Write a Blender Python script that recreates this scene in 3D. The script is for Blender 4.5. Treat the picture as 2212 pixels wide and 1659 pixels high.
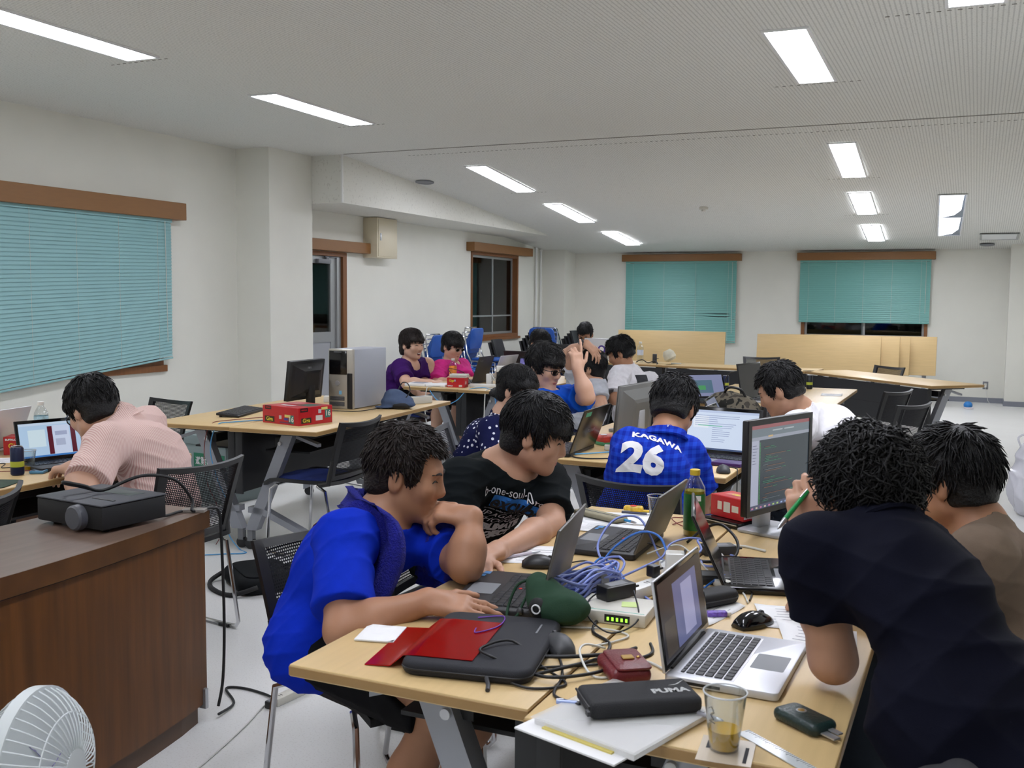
import bpy, bmesh, math, random
import numpy as np
from mathutils import Vector, Matrix
from mathutils.bvhtree import BVHTree
random.seed(7)
for _o in list(bpy.data.objects): bpy.data.objects.remove(_o)
scene = bpy.context.scene
COL = scene.collection
PI = math.pi

# ---------------------------------------------------------------- camera
YAW, PITCH, ROLL, CAMH = -0.42767, 0.08284, -0.008353, 1.5
_f = Vector((math.sin(YAW)*math.cos(PITCH), math.cos(YAW)*math.cos(PITCH), -math.sin(PITCH)))
_r = Vector((math.cos(YAW), -math.sin(YAW), 0)); _d = _f.cross(_r)
_r2 = _r*math.cos(ROLL) + _d*math.sin(ROLL); _d2 = -_r*math.sin(ROLL) + _d*math.cos(ROLL)
cam = bpy.data.cameras.new('camera'); cam_o = bpy.data.objects.new('camera', cam); COL.objects.link(cam_o)
cam.sensor_width = 17.3; cam.lens = 17.3*2200/2212; cam.clip_start = 0.05; cam.clip_end = 100
cam_o.matrix_world = Matrix(((_r2.x, -_d2.x, -_f.x, 0), (_r2.y, -_d2.y, -_f.y, 0), (_r2.z, -_d2.z, -_f.z, CAMH), (0, 0, 0, 1)))
cam.dof.use_dof = True; cam.dof.focus_distance = 4.4; cam.dof.aperture_fstop = 5.6
scene.camera = cam_o
# ---------------------------------------------------------------- world (night outside) and exposure
world = bpy.data.worlds.new('night'); scene.world = world; world.use_nodes = True
world.node_tree.nodes['Background'].inputs[0].default_value = (0.004, 0.005, 0.007, 1)
world.node_tree.nodes['Background'].inputs[1].default_value = 1.0
vs = scene.view_settings; vs.view_transform = 'Standard'; vs.look = 'None'; vs.gamma = 1.0; vs.use_curve_mapping = False
vs.exposure = 0.0
LAMP_EMIT = 30.0          # the fluorescent ceiling fixtures light the whole room

# ---------------------------------------------------------------- materials
def lin(c):
    c = c/255.0
    return c/12.92 if c <= 0.04045 else ((c+0.055)/1.055)**2.4
def rgb(r, g, b): return (lin(r), lin(g), lin(b), 1.0)
MATS = {}
def mat(name, col=(200, 200, 200), rough=0.5, metal=0.0, noise=0.0, nscale=20.0, stretch=(1, 1, 1), bump=0.0, bscale=60.0,
        spec=0.5, emit=None, estr=0.0, alpha=1.0, trans=0.0, coat=0.0, sheen=0.0, sss=0.0):
    if name in MATS: return MATS[name]
    m = bpy.data.materials.new(name); m.use_nodes = True; MATS[name] = m
    nt = m.node_tree; b = nt.nodes['Principled BSDF']
    c = rgb(*col)
    b.inputs['Base Color'].default_value = c; b.inputs['Roughness'].default_value = rough
    b.inputs['Metallic'].default_value = metal; b.inputs['Specular IOR Level'].default_value = spec
    b.inputs['Alpha'].default_value = alpha; b.inputs['Transmission Weight'].default_value = trans
    b.inputs['Coat Weight'].default_value = coat; b.inputs['Sheen Weight'].default_value = sheen
    if sss:
        b.inputs['Subsurface Weight'].default_value = sss; b.inputs['Subsurface Radius'].default_value = (0.01, 0.004, 0.002); b.inputs['Subsurface Scale'].default_value = 0.6
    if emit:
        b.inputs['Emission Color'].default_value = rgb(*emit); b.inputs['Emission Strength'].default_value = estr
    tc = nt.nodes.new('ShaderNodeTexCoord')
    if noise:
        mp = nt.nodes.new('ShaderNodeMapping'); mp.inputs['Scale'].default_value = stretch
        nt.links.new(tc.outputs['Object'], mp.inputs[0])
        n = nt.nodes.new('ShaderNodeTexNoise'); n.inputs['Scale'].default_value = nscale; n.inputs['Detail'].default_value = 5
        nt.links.new(mp.outputs[0], n.inputs['Vector'])
        mr = nt.nodes.new('ShaderNodeMapRange'); mr.inputs[1].default_value = 0.3; mr.inputs[2].default_value = 0.7
        mr.inputs[3].default_value = 1-noise; mr.inputs[4].default_value = 1+noise
        nt.links.new(n.outputs[0], mr.inputs[0])
        mx = nt.nodes.new('ShaderNodeMix'); mx.data_type = 'RGBA'; mx.blend_type = 'MULTIPLY'; mx.inputs[0].default_value = 1
        mx.inputs[6].default_value = c; nt.links.new(mr.outputs[0], mx.inputs[7]); nt.links.new(mx.outputs[2], b.inputs['Base Color'])
    if bump:
        n2 = nt.nodes.new('ShaderNodeTexNoise'); n2.inputs['Scale'].default_value = bscale; n2.inputs['Detail'].default_value = 4
        nt.links.new(tc.outputs['Object'], n2.inputs['Vector'])
        bp = nt.nodes.new('ShaderNodeBump'); bp.inputs['Strength'].default_value = bump; bp.inputs['Distance'].default_value = 0.01
        nt.links.new(n2.outputs[0], bp.inputs['Height']); nt.links.new(bp.outputs[0], b.inputs['Normal'])
    return m
def nodes(m): return m.node_tree, m.node_tree.nodes, m.node_tree.links
def mathn(nt, op, a, b=None, c=None):
    n = nt.nodes.new('ShaderNodeMath'); n.operation = op
    for i, v in enumerate((a, b, c)):
        if v is None: continue
        if isinstance(v, (int, float)): n.inputs[i].default_value = v
        else: nt.links.new(v, n.inputs[i])
    return n.outputs[0]
def mixn(nt, fac, a, b, mode='MIX'):
    n = nt.nodes.new('ShaderNodeMix'); n.data_type = 'RGBA'; n.blend_type = mode
    if isinstance(fac, (int, float)): n.inputs[0].default_value = fac
    else: nt.links.new(fac, n.inputs[0])
    for k, v in ((6, a), (7, b)):
        if isinstance(v, tuple): n.inputs[k].default_value = v
        else: nt.links.new(v, n.inputs[k])
    return n.outputs[2]

M_wall = mat('wall_paint', (224, 223, 213), 0.75, noise=0.02, nscale=2.5, bump=0.06, bscale=260)
M_pil = M_wall
M_ceil = mat('ceiling_board', (206, 205, 197), 0.9)
nt, ns, lk = nodes(M_ceil)
b = ns['Principled BSDF']; tc = ns['Texture Coordinate']
sx = ns.new('ShaderNodeSeparateXYZ'); lk.new(tc.outputs['Object'], sx.inputs[0])
fr = mathn(nt, 'FRACT', mathn(nt, 'MULTIPLY', sx.outputs[0], 40.0))
gro = mathn(nt, 'LESS_THAN', fr, 0.33)
nz = ns.new('ShaderNodeTexNoise'); nz.inputs['Scale'].default_value = 90; nz.inputs['Detail'].default_value = 6; lk.new(tc.outputs['Object'], nz.inputs['Vector'])
sp = mathn(nt, 'LESS_THAN', nz.outputs[0], 0.385)
c1 = mixn(nt, gro, rgb(226, 226, 220), rgb(204, 204, 198))
c2 = mixn(nt, mathn(nt, 'MULTIPLY', sp, 0.35), c1, rgb(120, 118, 110))
lk.new(c2, b.inputs['Base Color'])
bp = ns.new('ShaderNodeBump'); bp.inputs['Strength'].default_value = 0.6; bp.inputs['Distance'].default_value = 0.004; bp.invert = True
lk.new(gro, bp.inputs['Height']); lk.new(bp.outputs[0], b.inputs['Normal'])
M_soff = mat('soffit_board', (214, 211, 200), 0.9)
nt, ns, lk = nodes(M_soff); b = ns['Principled BSDF']; tc = ns['Texture Coordinate']
nz = ns.new('ShaderNodeTexNoise'); nz.inputs['Scale'].default_value = 55; nz.inputs['Detail'].default_value = 5
mp = ns.new('ShaderNodeMapping'); mp.inputs['Scale'].default_value = (1, 1, 0.6); lk.new(tc.outputs['Object'], mp.inputs[0]); lk.new(mp.outputs[0], nz.inputs['Vector'])
sp = mathn(nt, 'LESS_THAN', nz.outputs[0], 0.37)
lk.new(mixn(nt, mathn(nt, 'MULTIPLY', sp, 0.24), rgb(220, 219, 210), rgb(140, 135, 122)), b.inputs['Base Color'])
M_floor = mat('floor_vinyl', (202, 201, 194), 0.32, noise=0.05, nscale=3.0, bump=0.02, bscale=300)
nt, ns, lk = nodes(M_floor); b = ns['Principled BSDF']; tc = ns['Texture Coordinate']
nz = ns.new('ShaderNodeTexNoise'); nz.inputs['Scale'].default_value = 140; nz.inputs['Detail'].default_value = 3; lk.new(tc.outputs['Object'], nz.inputs['Vector'])
nz2 = ns.new('ShaderNodeTexNoise'); nz2.inputs['Scale'].default_value = 1.7; nz2.inputs['Detail'].default_value = 6; lk.new(tc.outputs['Object'], nz2.inputs['Vector'])
cA = mixn(nt, mathn(nt, 'GREATER_THAN', nz.outputs[0], 0.6), rgb(228, 228, 226), rgb(216, 215, 212))
cB = mixn(nt, mathn(nt, 'MULTIPLY', nz2.outputs[0], 0.30), cA, rgb(186, 185, 181))
lk.new(cB, b.inputs['Base Color'])
lk.new(mathn(nt, 'MULTIPLY_ADD', nz2.outputs[0], 0.04, 0.27), b.inputs['Roughness'])
M_base = mat('baseboard_vinyl', (128, 131, 140), 0.5)
M_wood = mat('brown_trim_wood', (134, 92, 48), 0.5, noise=0.04, nscale=6, stretch=(6, 1.2, 12))
M_wooddk = mat('brown_frame_wood', (122, 76, 36), 0.5, noise=0.12, nscale=6, stretch=(8, 8, 1))
M_alu = mat('aluminium_frame', (168, 170, 170), 0.4, metal=0.6)
M_glass = bpy.data.materials.new('window_glass'); M_glass.use_nodes = True; MATS['window_glass'] = M_glass
nt, ns, lk = nodes(M_glass); ns.remove(ns['Principled BSDF']); out = ns['Material Output']
g1 = ns.new('ShaderNodeBsdfTransparent'); g1.inputs[0].default_value = (0.75, 0.8, 0.8, 1); g2 = ns.new('ShaderNodeBsdfGlossy'); g2.inputs['Roughness'].default_value = 0.02
fn = ns.new('ShaderNodeFresnel'); fn.inputs[0].default_value = 1.5; mxs = ns.new('ShaderNodeMixShader')
lk.new(fn.outputs[0], mxs.inputs[0]); lk.new(g1.outputs[0], mxs.inputs[1]); lk.new(g2.outputs[0], mxs.inputs[2]); lk.new(mxs.outputs[0], out.inputs[0])
M_frost = mat('frosted_glass', (60, 62, 58), 0.35, spec=0.5, noise=0.1, nscale=200)
M_lamp = mat('lamp_diffuser', (255, 255, 255), 0.5, emit=(240, 243, 255), estr=LAMP_EMIT)
M_lampd = mat('lamp_diffuser_louvred', (255, 255, 255), 0.5, emit=(240, 243, 255), estr=LAMP_EMIT*0.35)
M_lampframe = mat('lamp_frame', (225, 226, 226), 0.5)
M_white = mat('white_plastic', (226, 226, 222), 0.4)
M_offwhite = mat('offwhite_plastic', (208, 205, 194), 0.45)
M_black = mat('black_plastic', (24, 24, 26), 0.42)
M_blackm = mat('black_matte', (20, 20, 22), 0.7)
M_blackg = mat('black_gloss', (12, 12, 14), 0.12)
M_dgrey = mat('dark_grey_plastic', (52, 53, 56), 0.5)
M_grey = mat('grey_plastic', (120, 122, 126), 0.5)
M_silver = mat('silver_metal', (190, 192, 196), 0.32, metal=0.75)
M_silverp = mat('silver_paint', (172, 174, 178), 0.38, metal=0.35)
M_chrome = mat('chrome', (215, 216, 220), 0.12, metal=1.0)
M_red = mat('red_card', (186, 26, 34), 0.35, noise=0.05)
M_paper = mat('white_paper', (232, 232, 232), 0.8, noise=0.02, nscale=8)
M_blind = mat('blind_teal', (116, 176, 168), 0.45)
M_blindL = mat('blind_teal_pale', (138, 182, 184), 0.5)
M_table = mat('table_laminate', (206, 177, 126), 0.42, noise=0.045, nscale=7, stretch=(0.6, 9, 9))
M_tedge = mat('table_edge', (158, 124, 76), 0.45, noise=0.04, nscale=9)

# ---------------------------------------------------------------- mesh helpers
class MB:
    def __init__(s): s.v = []; s.f = []; s.c = []; s.col = None
    def _add(s, vs_, fs):
        o = len(s.v); s.v += [tuple(v) for v in vs_]; s.f += [tuple(i+o for i in f) for f in fs]; s.c += [s.col]*len(fs); return s
    def color(s, c): s.col = c; return s
    def box(s, x0, x1, y0, y1, z0, z1, m=None):
        vs_ = [Vector((x, y, z)) for z in (z0, z1) for y in (y0, y1) for x in (x0, x1)]
        if m: vs_ = [m @ v for v in vs_]
        return s._add(vs_, [(0, 2, 3, 1), (4, 5, 7, 6), (0, 1, 5, 4), (2, 6, 7, 3), (0, 4, 6, 2), (1, 3, 7, 5)])
    def rbox(s, x0, x1, y0, y1, z0, z1, r=0.003, seg=2, m=None, corner=None):
        """box with rounded vertical corners (radius corner) and chamfered rims r"""
        cr = corner if corner is not None else r; n = 5 if cr > r else 3
        def ring(inset, z):
            pts = []
            R = max(cr-inset, 1e-4)
            for (cx, cy, a0) in ((x1-cr, y1-cr, 0), (x0+cr, y1-cr, PI/2), (x0+cr, y0+cr, PI), (x1-cr, y0+cr, 1.5*PI)):
                for k in range(n):
                    a = a0+PI/2*k/(n-1); pts.append(Vector((cx+R*math.cos(a), cy+R*math.sin(a), z)))
            return pts
        rings = []
        for k in range(seg+1):
            a = PI/2*k/seg; rings.append(ring(r*(1-math.sin(a)), z0+r*(1-math.cos(a))))
        for k in range(seg+1):
            a = PI/2*k/seg; rings.append(ring(r*(1-math.cos(a)), z1-r*(1-math.sin(a))))
        return s.loft(rings, m=m)
    def loft(s, rings, closed=True, cap=True, m=None):
        n = len(rings[0]); vs_ = [Vector(p) for r in rings for p in r]
        if m: vs_ = [m @ v for v in vs_]
        fs = []
        for i in range(len(rings)-1):
            for j in range(n if closed else n-1):
                k = (j+1) % n
                fs.append((i*n+j, i*n+k, (i+1)*n+k, (i+1)*n+j))
        if cap and closed:
            fs.append(tuple(range(n))[::-1]); fs.append(tuple((len(rings)-1)*n+j for j in range(n)))
        return s._add(vs_, fs)
    def tube(s, pts, r, n=8, m=None, closed=False):
        P = [Vector(p) for p in pts]; rings = []
        if isinstance(r, (int, float)): r = [r]*len(P)
        t0 = (P[1]-P[0]).normalized(); up = Vector((0, 0, 1)) if abs(t0.z) < 0.9 else Vector((1, 0, 0))
        nrm = t0.cross(up).normalized()
        for i, p in enumerate(P):
            t = ((P[min(i+1, len(P)-1)]-P[max(i-1, 0)])).normalized()
            nrm = (nrm - t*nrm.dot(t)); nrm = nrm.normalized() if nrm.length > 1e-6 else t.orthogonal().normalized()
            bn = t.cross(nrm)
            rings.append([p+(nrm*math.cos(2*PI*k/n)+bn*math.sin(2*PI*k/n))*r[i] for k in range(n)])
        return s.loft(rings, m=m)
    def lathe(s, prof, n=20, m=None, cap=True):
        rings = [[Vector((r*math.cos(2*PI*k/n), r*math.sin(2*PI*k/n), z)) for k in range(n)] for r, z in prof]
        return s.loft(rings, m=m, cap=cap)
    def prism(s, poly, z0, z1, m=None):
        return s.loft([[Vector((x, y, z0)) for x, y in poly], [Vector((x, y, z1)) for x, y in poly]], m=m)
    def quad(s, a, b_, c, d, m=None):
        vs_ = [Vector(p) for p in (a, b_, c, d)]
        if m: vs_ = [m @ v for v in vs_]
        return s._add(vs_, [(0, 1, 2, 3)])
    def ellipsoid(s, c, rad, n=12, k=8, m=None):
        rings = []
        for i in range(k+1):
            a = -PI/2+PI*i/k; rr = max(math.cos(a), 0.02)
            rings.append([Vector((c[0]+rad[0]*rr*math.cos(2*PI*j/n), c[1]+rad[1]*rr*math.sin(2*PI*j/n), c[2]+rad[2]*math.sin(a))) for j in range(n)])
        return s.loft(rings, m=m)
    def mesh(s, name, smooth=False, fix=True):
        me = bpy.data.meshes.new(name); me.from_pydata(s.v, [], s.f); me.update()
        if any(c is not None for c in s.c):
            at_ = me.color_attributes.new('col', 'FLOAT_COLOR', 'CORNER'); vals = []
            for p, c in zip(me.polygons, s.c): vals += list(c or (1, 1, 1, 1))*p.loop_total
            at_.data.foreach_set('color', vals)
        if fix:
            bm = bmesh.new(); bm.from_mesh(me); bmesh.ops.recalc_face_normals(bm, faces=bm.faces); bm.to_mesh(me); bm.free()
        if smooth:
            me.shade_smooth()
            if smooth is not True: me.set_sharp_from_angle(angle=smooth)
        return me
SM = math.radians(38)
def link(name, me, m=None, parent=None, loc=None, rot=None, scale=None, **props):
    o = bpy.data.objects.new(name, me); COL.objects.link(o)
    if me is not None and m is not None and hasattr(me, 'materials') and len(me.materials) == 0: me.materials.append(m)
    if parent is not None: o.parent = parent
    if loc is not None: o.location = loc
    if rot is not None: o.rotation_euler = rot if not isinstance(rot, (int, float)) else (0, 0, rot)
    if scale is not None: o.scale = scale
    for k, v in props.items(): o[k] = v
    return o
def part(name, mb, m, parent=None, smooth=SM, **kw):
    return link(name, mb.mesh(name, smooth), m, parent, **kw)
def thing(name, label, cat, loc=(0, 0, 0), rot=0, group=None):
    o = link(name, None, loc=loc, rot=rot); o['label'] = label; o['category'] = cat
    if group: o['group'] = group
    o.empty_display_size = 0.1
    return o
def tag(o, label, cat, group=None):
    o['label'] = label; o['category'] = cat
    if group: o['group'] = group
    return o
def struct(name, mb, m, parent=None, smooth=False, **kw):
    o = part(name, mb, m, parent, smooth, **kw)
    if parent is None: o['kind'] = 'structure'
    return o
def copy_tree(o, parent=None):
    c = o.copy(); COL.objects.link(c); c.parent = parent
    if parent is not None: c.matrix_parent_inverse = o.matrix_parent_inverse.copy()
    for ch in list(o.children): copy_tree(ch, c)
    return c
M_vcol = bpy.data.materials.new('printed_colour'); M_vcol.use_nodes = True
nt, ns, lk = nodes(M_vcol); a_ = ns.new('ShaderNodeAttribute'); a_.attribute_name = 'col'; lk.new(a_.outputs['Color'], ns['Principled BSDF'].inputs['Base Color'])
ns['Principled BSDF'].inputs['Roughness'].default_value = 0.4
def screen_mat(name, strength):
    m = bpy.data.materials.new(name); m.use_nodes = True; nt, ns, lk = nodes(m); a_ = ns.new('ShaderNodeAttribute'); a_.attribute_name = 'col'
    b = ns['Principled BSDF']; b.inputs['Base Color'].default_value = (0.01, 0.01, 0.012, 1); b.inputs['Roughness'].default_value = 0.25
    lk.new(a_.outputs['Color'], b.inputs['Emission Color']); b.inputs['Emission Strength'].default_value = strength
    return m
M_screen = screen_mat('screen_glow', 0.85)
def text_mesh(txt, size=0.1, bold=0.0, extrude=0.0, align='CENTER', shear=0.0, space=1.0, name='lettering'):
    cu = bpy.data.curves.new(name, 'FONT'); cu.body = txt; cu.size = size; cu.align_x = align; cu.align_y = 'CENTER'
    cu.extrude = extrude; cu.offset = bold; cu.shear = shear; cu.space_character = space; cu.resolution_u = 3
    o = bpy.data.objects.new(name, cu); COL.objects.link(o)
    dg = bpy.context.evaluated_depsgraph_get(); me = bpy.data.meshes.new_from_object(o.evaluated_get(dg))
    bpy.data.objects.remove(o); bpy.data.curves.remove(cu); me.name = name
    me.materials.clear()
    return me
def frame(o, xd, yd):
    """matrix with columns xd, yd, xd x yd at o"""
    xd = Vector(xd).normalized(); yd = Vector(yd); yd = (yd-xd*yd.dot(xd)).normalized(); zd = xd.cross(yd)
    return Matrix(((xd.x, yd.x, zd.x, o[0]), (xd.y, yd.y, zd.y, o[1]), (xd.z, yd.z, zd.z, o[2]), (0, 0, 0, 1)))
def text_on(txt, parent, o, xd, yd, size, m, bold=0.0, shear=0.0, space=1.0, name='lettering', width=None, align='CENTER'):
    me = text_mesh(txt, size, bold, 0.0, align, shear, space, name)
    mw = frame(o, xd, yd)
    if width:
        xs = [v.co.x for v in me.vertices]; w = max(xs)-min(xs); sc = width/max(w, 1e-6)
        me.transform(Matrix.Diagonal((sc, 1, 1, 1)))
    me.transform(mw)
    return link(name, me, m, parent)

# ================================================================ the room
XL, XC, XR, YF, YB, ZC, YFOLD, ZF = -6.94, -6.52, 0.95, 16.97, -2.6, 3.0, 9.10, 2.30
WT = 0.16
def zceil(y): return ZC if y < YFOLD else ZC+(ZF-ZC)*(y-YFOLD)/(YF-YFOLD)
struct('floor', MB().box(XL-WT, XR+WT, YB-WT, YF+WT, -0.1, 0), M_floor)
mb = MB()
mb.box(XL-WT, XR+WT, YB-WT, YFOLD, ZC, ZC+0.12)
mb.loft([[Vector((x, YFOLD, ZC)), Vector((x, YFOLD, ZC+0.12)), Vector((x, YF+WT, ZF+0.12)), Vector((x, YF+WT, ZF))] for x in (XL-WT, XR+WT)])
ceil = struct('ceiling', mb, M_ceil)
# fold batten: flat joint strip across the ceiling where it starts to slope, and dotted board joints
M_joint = mat('ceiling_joint', (150, 148, 140), 0.9)
part('ceiling_joint', MB().box(-6.1, XR, YFOLD-0.012, YFOLD+0.012, ZC-0.004, ZC-0.001), M_joint, ceil, False)
def wall_strips(axis, const0, const1, u0, u1, top, openings):
    """wall of boxes round the openings; axis 'y' = wall runs along y"""
    mb = MB(); us = sorted(openings)
    def bx(a, b_, z0, z1):
        if b_-a < 1e-4 or z1-z0 < 1e-4: return
        if axis == 'y': mb.box(const0, const1, a, b_, z0, z1)
        else: mb.box(a, b_, const0, const1, z0, z1)
    cur = u0
    for (a, b_, z0, z1) in us:
        bx(cur, a, 0, top); bx(a, b_, 0, z0); bx(a, b_, z1, top); cur = b_
    bx(cur, u1, 0, top)
    return mb
W1 = (4.75, 7.32, 0.86, 2.26); W2 = (13.70, 15.42, 0.90, 2.22); DR = (9.22, 10.38, 0.0, 2.04)
W3 = (-5.50, -3.68, 0.86, 2.2); W4 = (-2.60, -0.70, 0.90, 2.2)
struct('wall_left', wall_strips('y', XL-WT, XL, YB-WT, YF+WT, ZC+0.05, [W1, W2, DR]), M_wall)
struct('wall_far', wall_strips('x', YF, YF+WT, XL-WT, XR+WT, 2.45, [W3, W4]), M_wall)
struct('wall_right', MB().box(XR, XR+WT, YB-WT, YF+WT, 0, ZC+0.05), M_wall)
struct('wall_back', MB().box(XL-WT, XR+WT, YB-WT, YB, 0, ZC+0.05), M_wall)
struct('wall_pilaster_left', MB().box(XL, XC, 8.39, 9.115, 0, ZC), M_wall)
struct('wall_pilaster_corner', MB().box(XL, XC, 16.46, YF, 0, 2.36), M_wall)
struct('wall_pilaster_right', MB().box(0.40, XR, 16.50, YF, 0, 2.36), M_wall)
# soffit casing along the left wall
mb = MB(); y0, y1 = 9.117, 14.75
mb.loft([[Vector((x, y0, 2.50)), Vector((x, y0, ZC)), Vector((x, y1, zceil(y1)+0.03)), Vector((x, y1, 2.49))] for x in (XL+0.001, -6.135)])
sof = struct('wall_soffit', mb, M_soff)
part('corner_bead', MB().box(-6.15, -6.129, 9.111, 9.125, 2.50, ZC-0.001), M_white, sof, False)
# baseboards
struct('baseboard_far', MB().box(XC, 0.40, YF-0.012, YF, 0, 0.075), M_base)
struct('baseboard_right', MB().box(0.388, XR, 16.488, 16.5, 0, 0.075).box(0.388, 0.40, 16.5, YF-0.012, 0, 0.075).box(XR-0.012, XR, YB, 16.488, 0, 0.075), M_base)
struct('baseboard_left', MB().box(XL, XL+0.012, YB, 8.38, 0, 0.075).box(XL, XL+0.012, 10.44, 16.45, 0, 0.075).box(XL+0.012, XC+0.012, 8.378, 8.39, 0, 0.075).box(XC, XC+0.012, 8.39, 9.127, 0, 0.075).box(XL+0.012, XC+0.012, 16.448, 16.46, 0, 0.075).box(XC, XC+0.012, 16.46, YF-0.012, 0, 0.075), M_base)
# ---- valances (wooden blind boxes)
def valance(name, x0, x1, y0, y1, z0, z1):
    return struct(name, MB().rbox(x0, x1, y0, y1, z0, z1, 0.003, 1), M_wood)
valance('trim_1', XL+0.001, XL+0.13, 4.6, 7.53, 2.215, 2.372)
valance('trim_2', XL+0.001, XL+0.11, 9.13, 10.82, 2.045, 2.172)
valance('trim_3', XL+0.001, XL+0.14, 13.55, 15.72, 2.215, 2.345)
valance('trim_4', -5.62, -3.58, YF-0.13, YF-0.001, 2.165, 2.283)
valance('trim_5', -2.675, -0.62, YF-0.13, YF-0.001, 2.162, 2.285)
# ---- windows
def window(name, axis, o, rect, bars=(), split=None, wood=0.05, panes=None):
    """recessed sliding window: wooden frame, aluminium sashes, glass"""
    a, b_, z0, z1 = rect
    def bx(u0, u1, d0, d1, q0, q1, mb):
        if axis == 'y': mb.box(o-d1, o-d0, u0, u1, q0, q1)
        else: mb.box(u0, u1, o+d0, o+d1, q0, q1)
    mb = MB()
    for (u0, u1, q0, q1) in ((a, a+wood, z0, z1), (b_-wood, b_, z0, z1), (a+wood, b_-wood, z0, z0+wood), (a+wood, b_-wood, z1-wood, z1)):
        bx(u0, u1, -0.012, 0.10, q0, q1, mb)
    w = struct(name, mb, M_wooddk)
    a2, b2, q0, q1 = a+wood, b_-wood, z0+wood, z1-wood; mid = (a2+b2)/2
    for i, (u0, u1, dd) in enumerate(((a2, mid+0.03, 0.05), (mid-0.03, b2, 0.075))):
        mb = MB(); t = 0.035
        for (p0, p1, r0, r1) in ((u0, u0+t, q0, q1), (u1-t, u1, q0, q1), (u0+t, u1-t, q0, q0+t), (u0+t, u1-t, q1-t, q1)): bx(p0, p1, dd, dd+0.022, r0, r1, mb)
        for zb in bars: bx(u0+t, u1-t, dd+0.002, dd+0.02, zb-0.012, zb+0.012, mb)
        s_ = part('sash', mb, M_alu, w, False)
        g = MB(); bx(u0+t, u1-t, dd+0.009, dd+0.013, q0+t, q1-t, g)
        part('pane', g, M_glass if not panes else panes[i], s_, False)
    return w
window('window_1', 'y', XL, W1)
window('window_2', 'y', XL, W2, bars=(1.24,))
window('window_3', 'x', YF, W3)
window('window_4', 'x', YF, W4)
part_w = bpy.data.objects['window_1']
part('window_sill', MB().box(XL, XL+0.03, 4.70, 7.35, 0.80, 0.86), M_wooddk, part_w, False)
part('window_sill', MB().box(XL, XL+0.04, 13.66, 15.46, 0.86, 0.90), M_wooddk, bpy.data.objects['window_2'], False)
M_night = mat('night_screen', (58, 58, 54), 0.8)
part('insect_screen', MB().box(XL-0.13, XL-0.125, 13.76, 14.58, 0.96, 2.16), M_night, bpy.data.objects['window_2'], False)
# ---- glass door with aluminium frame and closer
mb = MB()
for (u0, u1, q0, q1) in ((9.22, 9.26, 0, 2.04), (10.30, 10.38, 0, 2.04), (9.26, 10.30, 1.99, 2.04)): mb.box(XL-0.10, XL+0.014, u0, u1, q0, q1)
dr = struct('door_1', mb, M_wooddk)
mb = MB()
for (u0, u1, q0, q1) in ((9.28, 9.38, 0.02, 1.985), (10.10, 10.20, 0.02, 1.985), (9.38, 10.10, 0.98, 1.10), (9.38, 10.10, 1.90, 1.985), (9.38, 10.10, 0.02, 0.14)): mb.box(XL-0.07, XL-0.03, u0, u1, q0, q1)
leaf = part('door_leaf', mb, M_alu, dr, False)
part('pane', MB().box(XL-0.055, XL-0.048, 9.38, 10.10, 1.10, 1.90), M_glass, leaf, False)
part('lower_panel', MB().box(XL-0.06, XL-0.04, 9.38, 10.10, 0.14, 0.98), M_silverp, leaf, False)
part('door_frame', MB().box(XL-0.09, XL-0.005, 10.20, 10.235, 0, 1.99).box(XL-0.09, XL-0.02, 10.245, 10.30, 0, 1.99).box(XL-0.09, XL-0.02, 9.26, 9.28, 0, 1.99), M_alu, dr, False)
part('door_closer', MB().rbox(XL-0.03, XL+0.02, 9.80, 10.05, 1.90, 1.95, 0.006).rbox(XL-0.02, XL+0.012, 9.97, 10.02, 1.95, 1.975, 0.004).box(XL-0.01, XL+0.006, 9.95, 10.22, 1.975, 1.983), M_grey, dr)
# dark exterior space behind door and windows (unlit balcony wall)
M_ext = mat('night_exterior', (18, 18, 17), 0.9)
struct('wall_exterior_left', MB().box(XL-1.6, XL-1.5, 3.5, 17.5, -0.1, 3.2), M_ext)
struct('wall_exterior_far', MB().box(-7.2, 1.2, YF+1.6, YF+1.7, -0.1, 3.2), M_ext)
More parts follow.
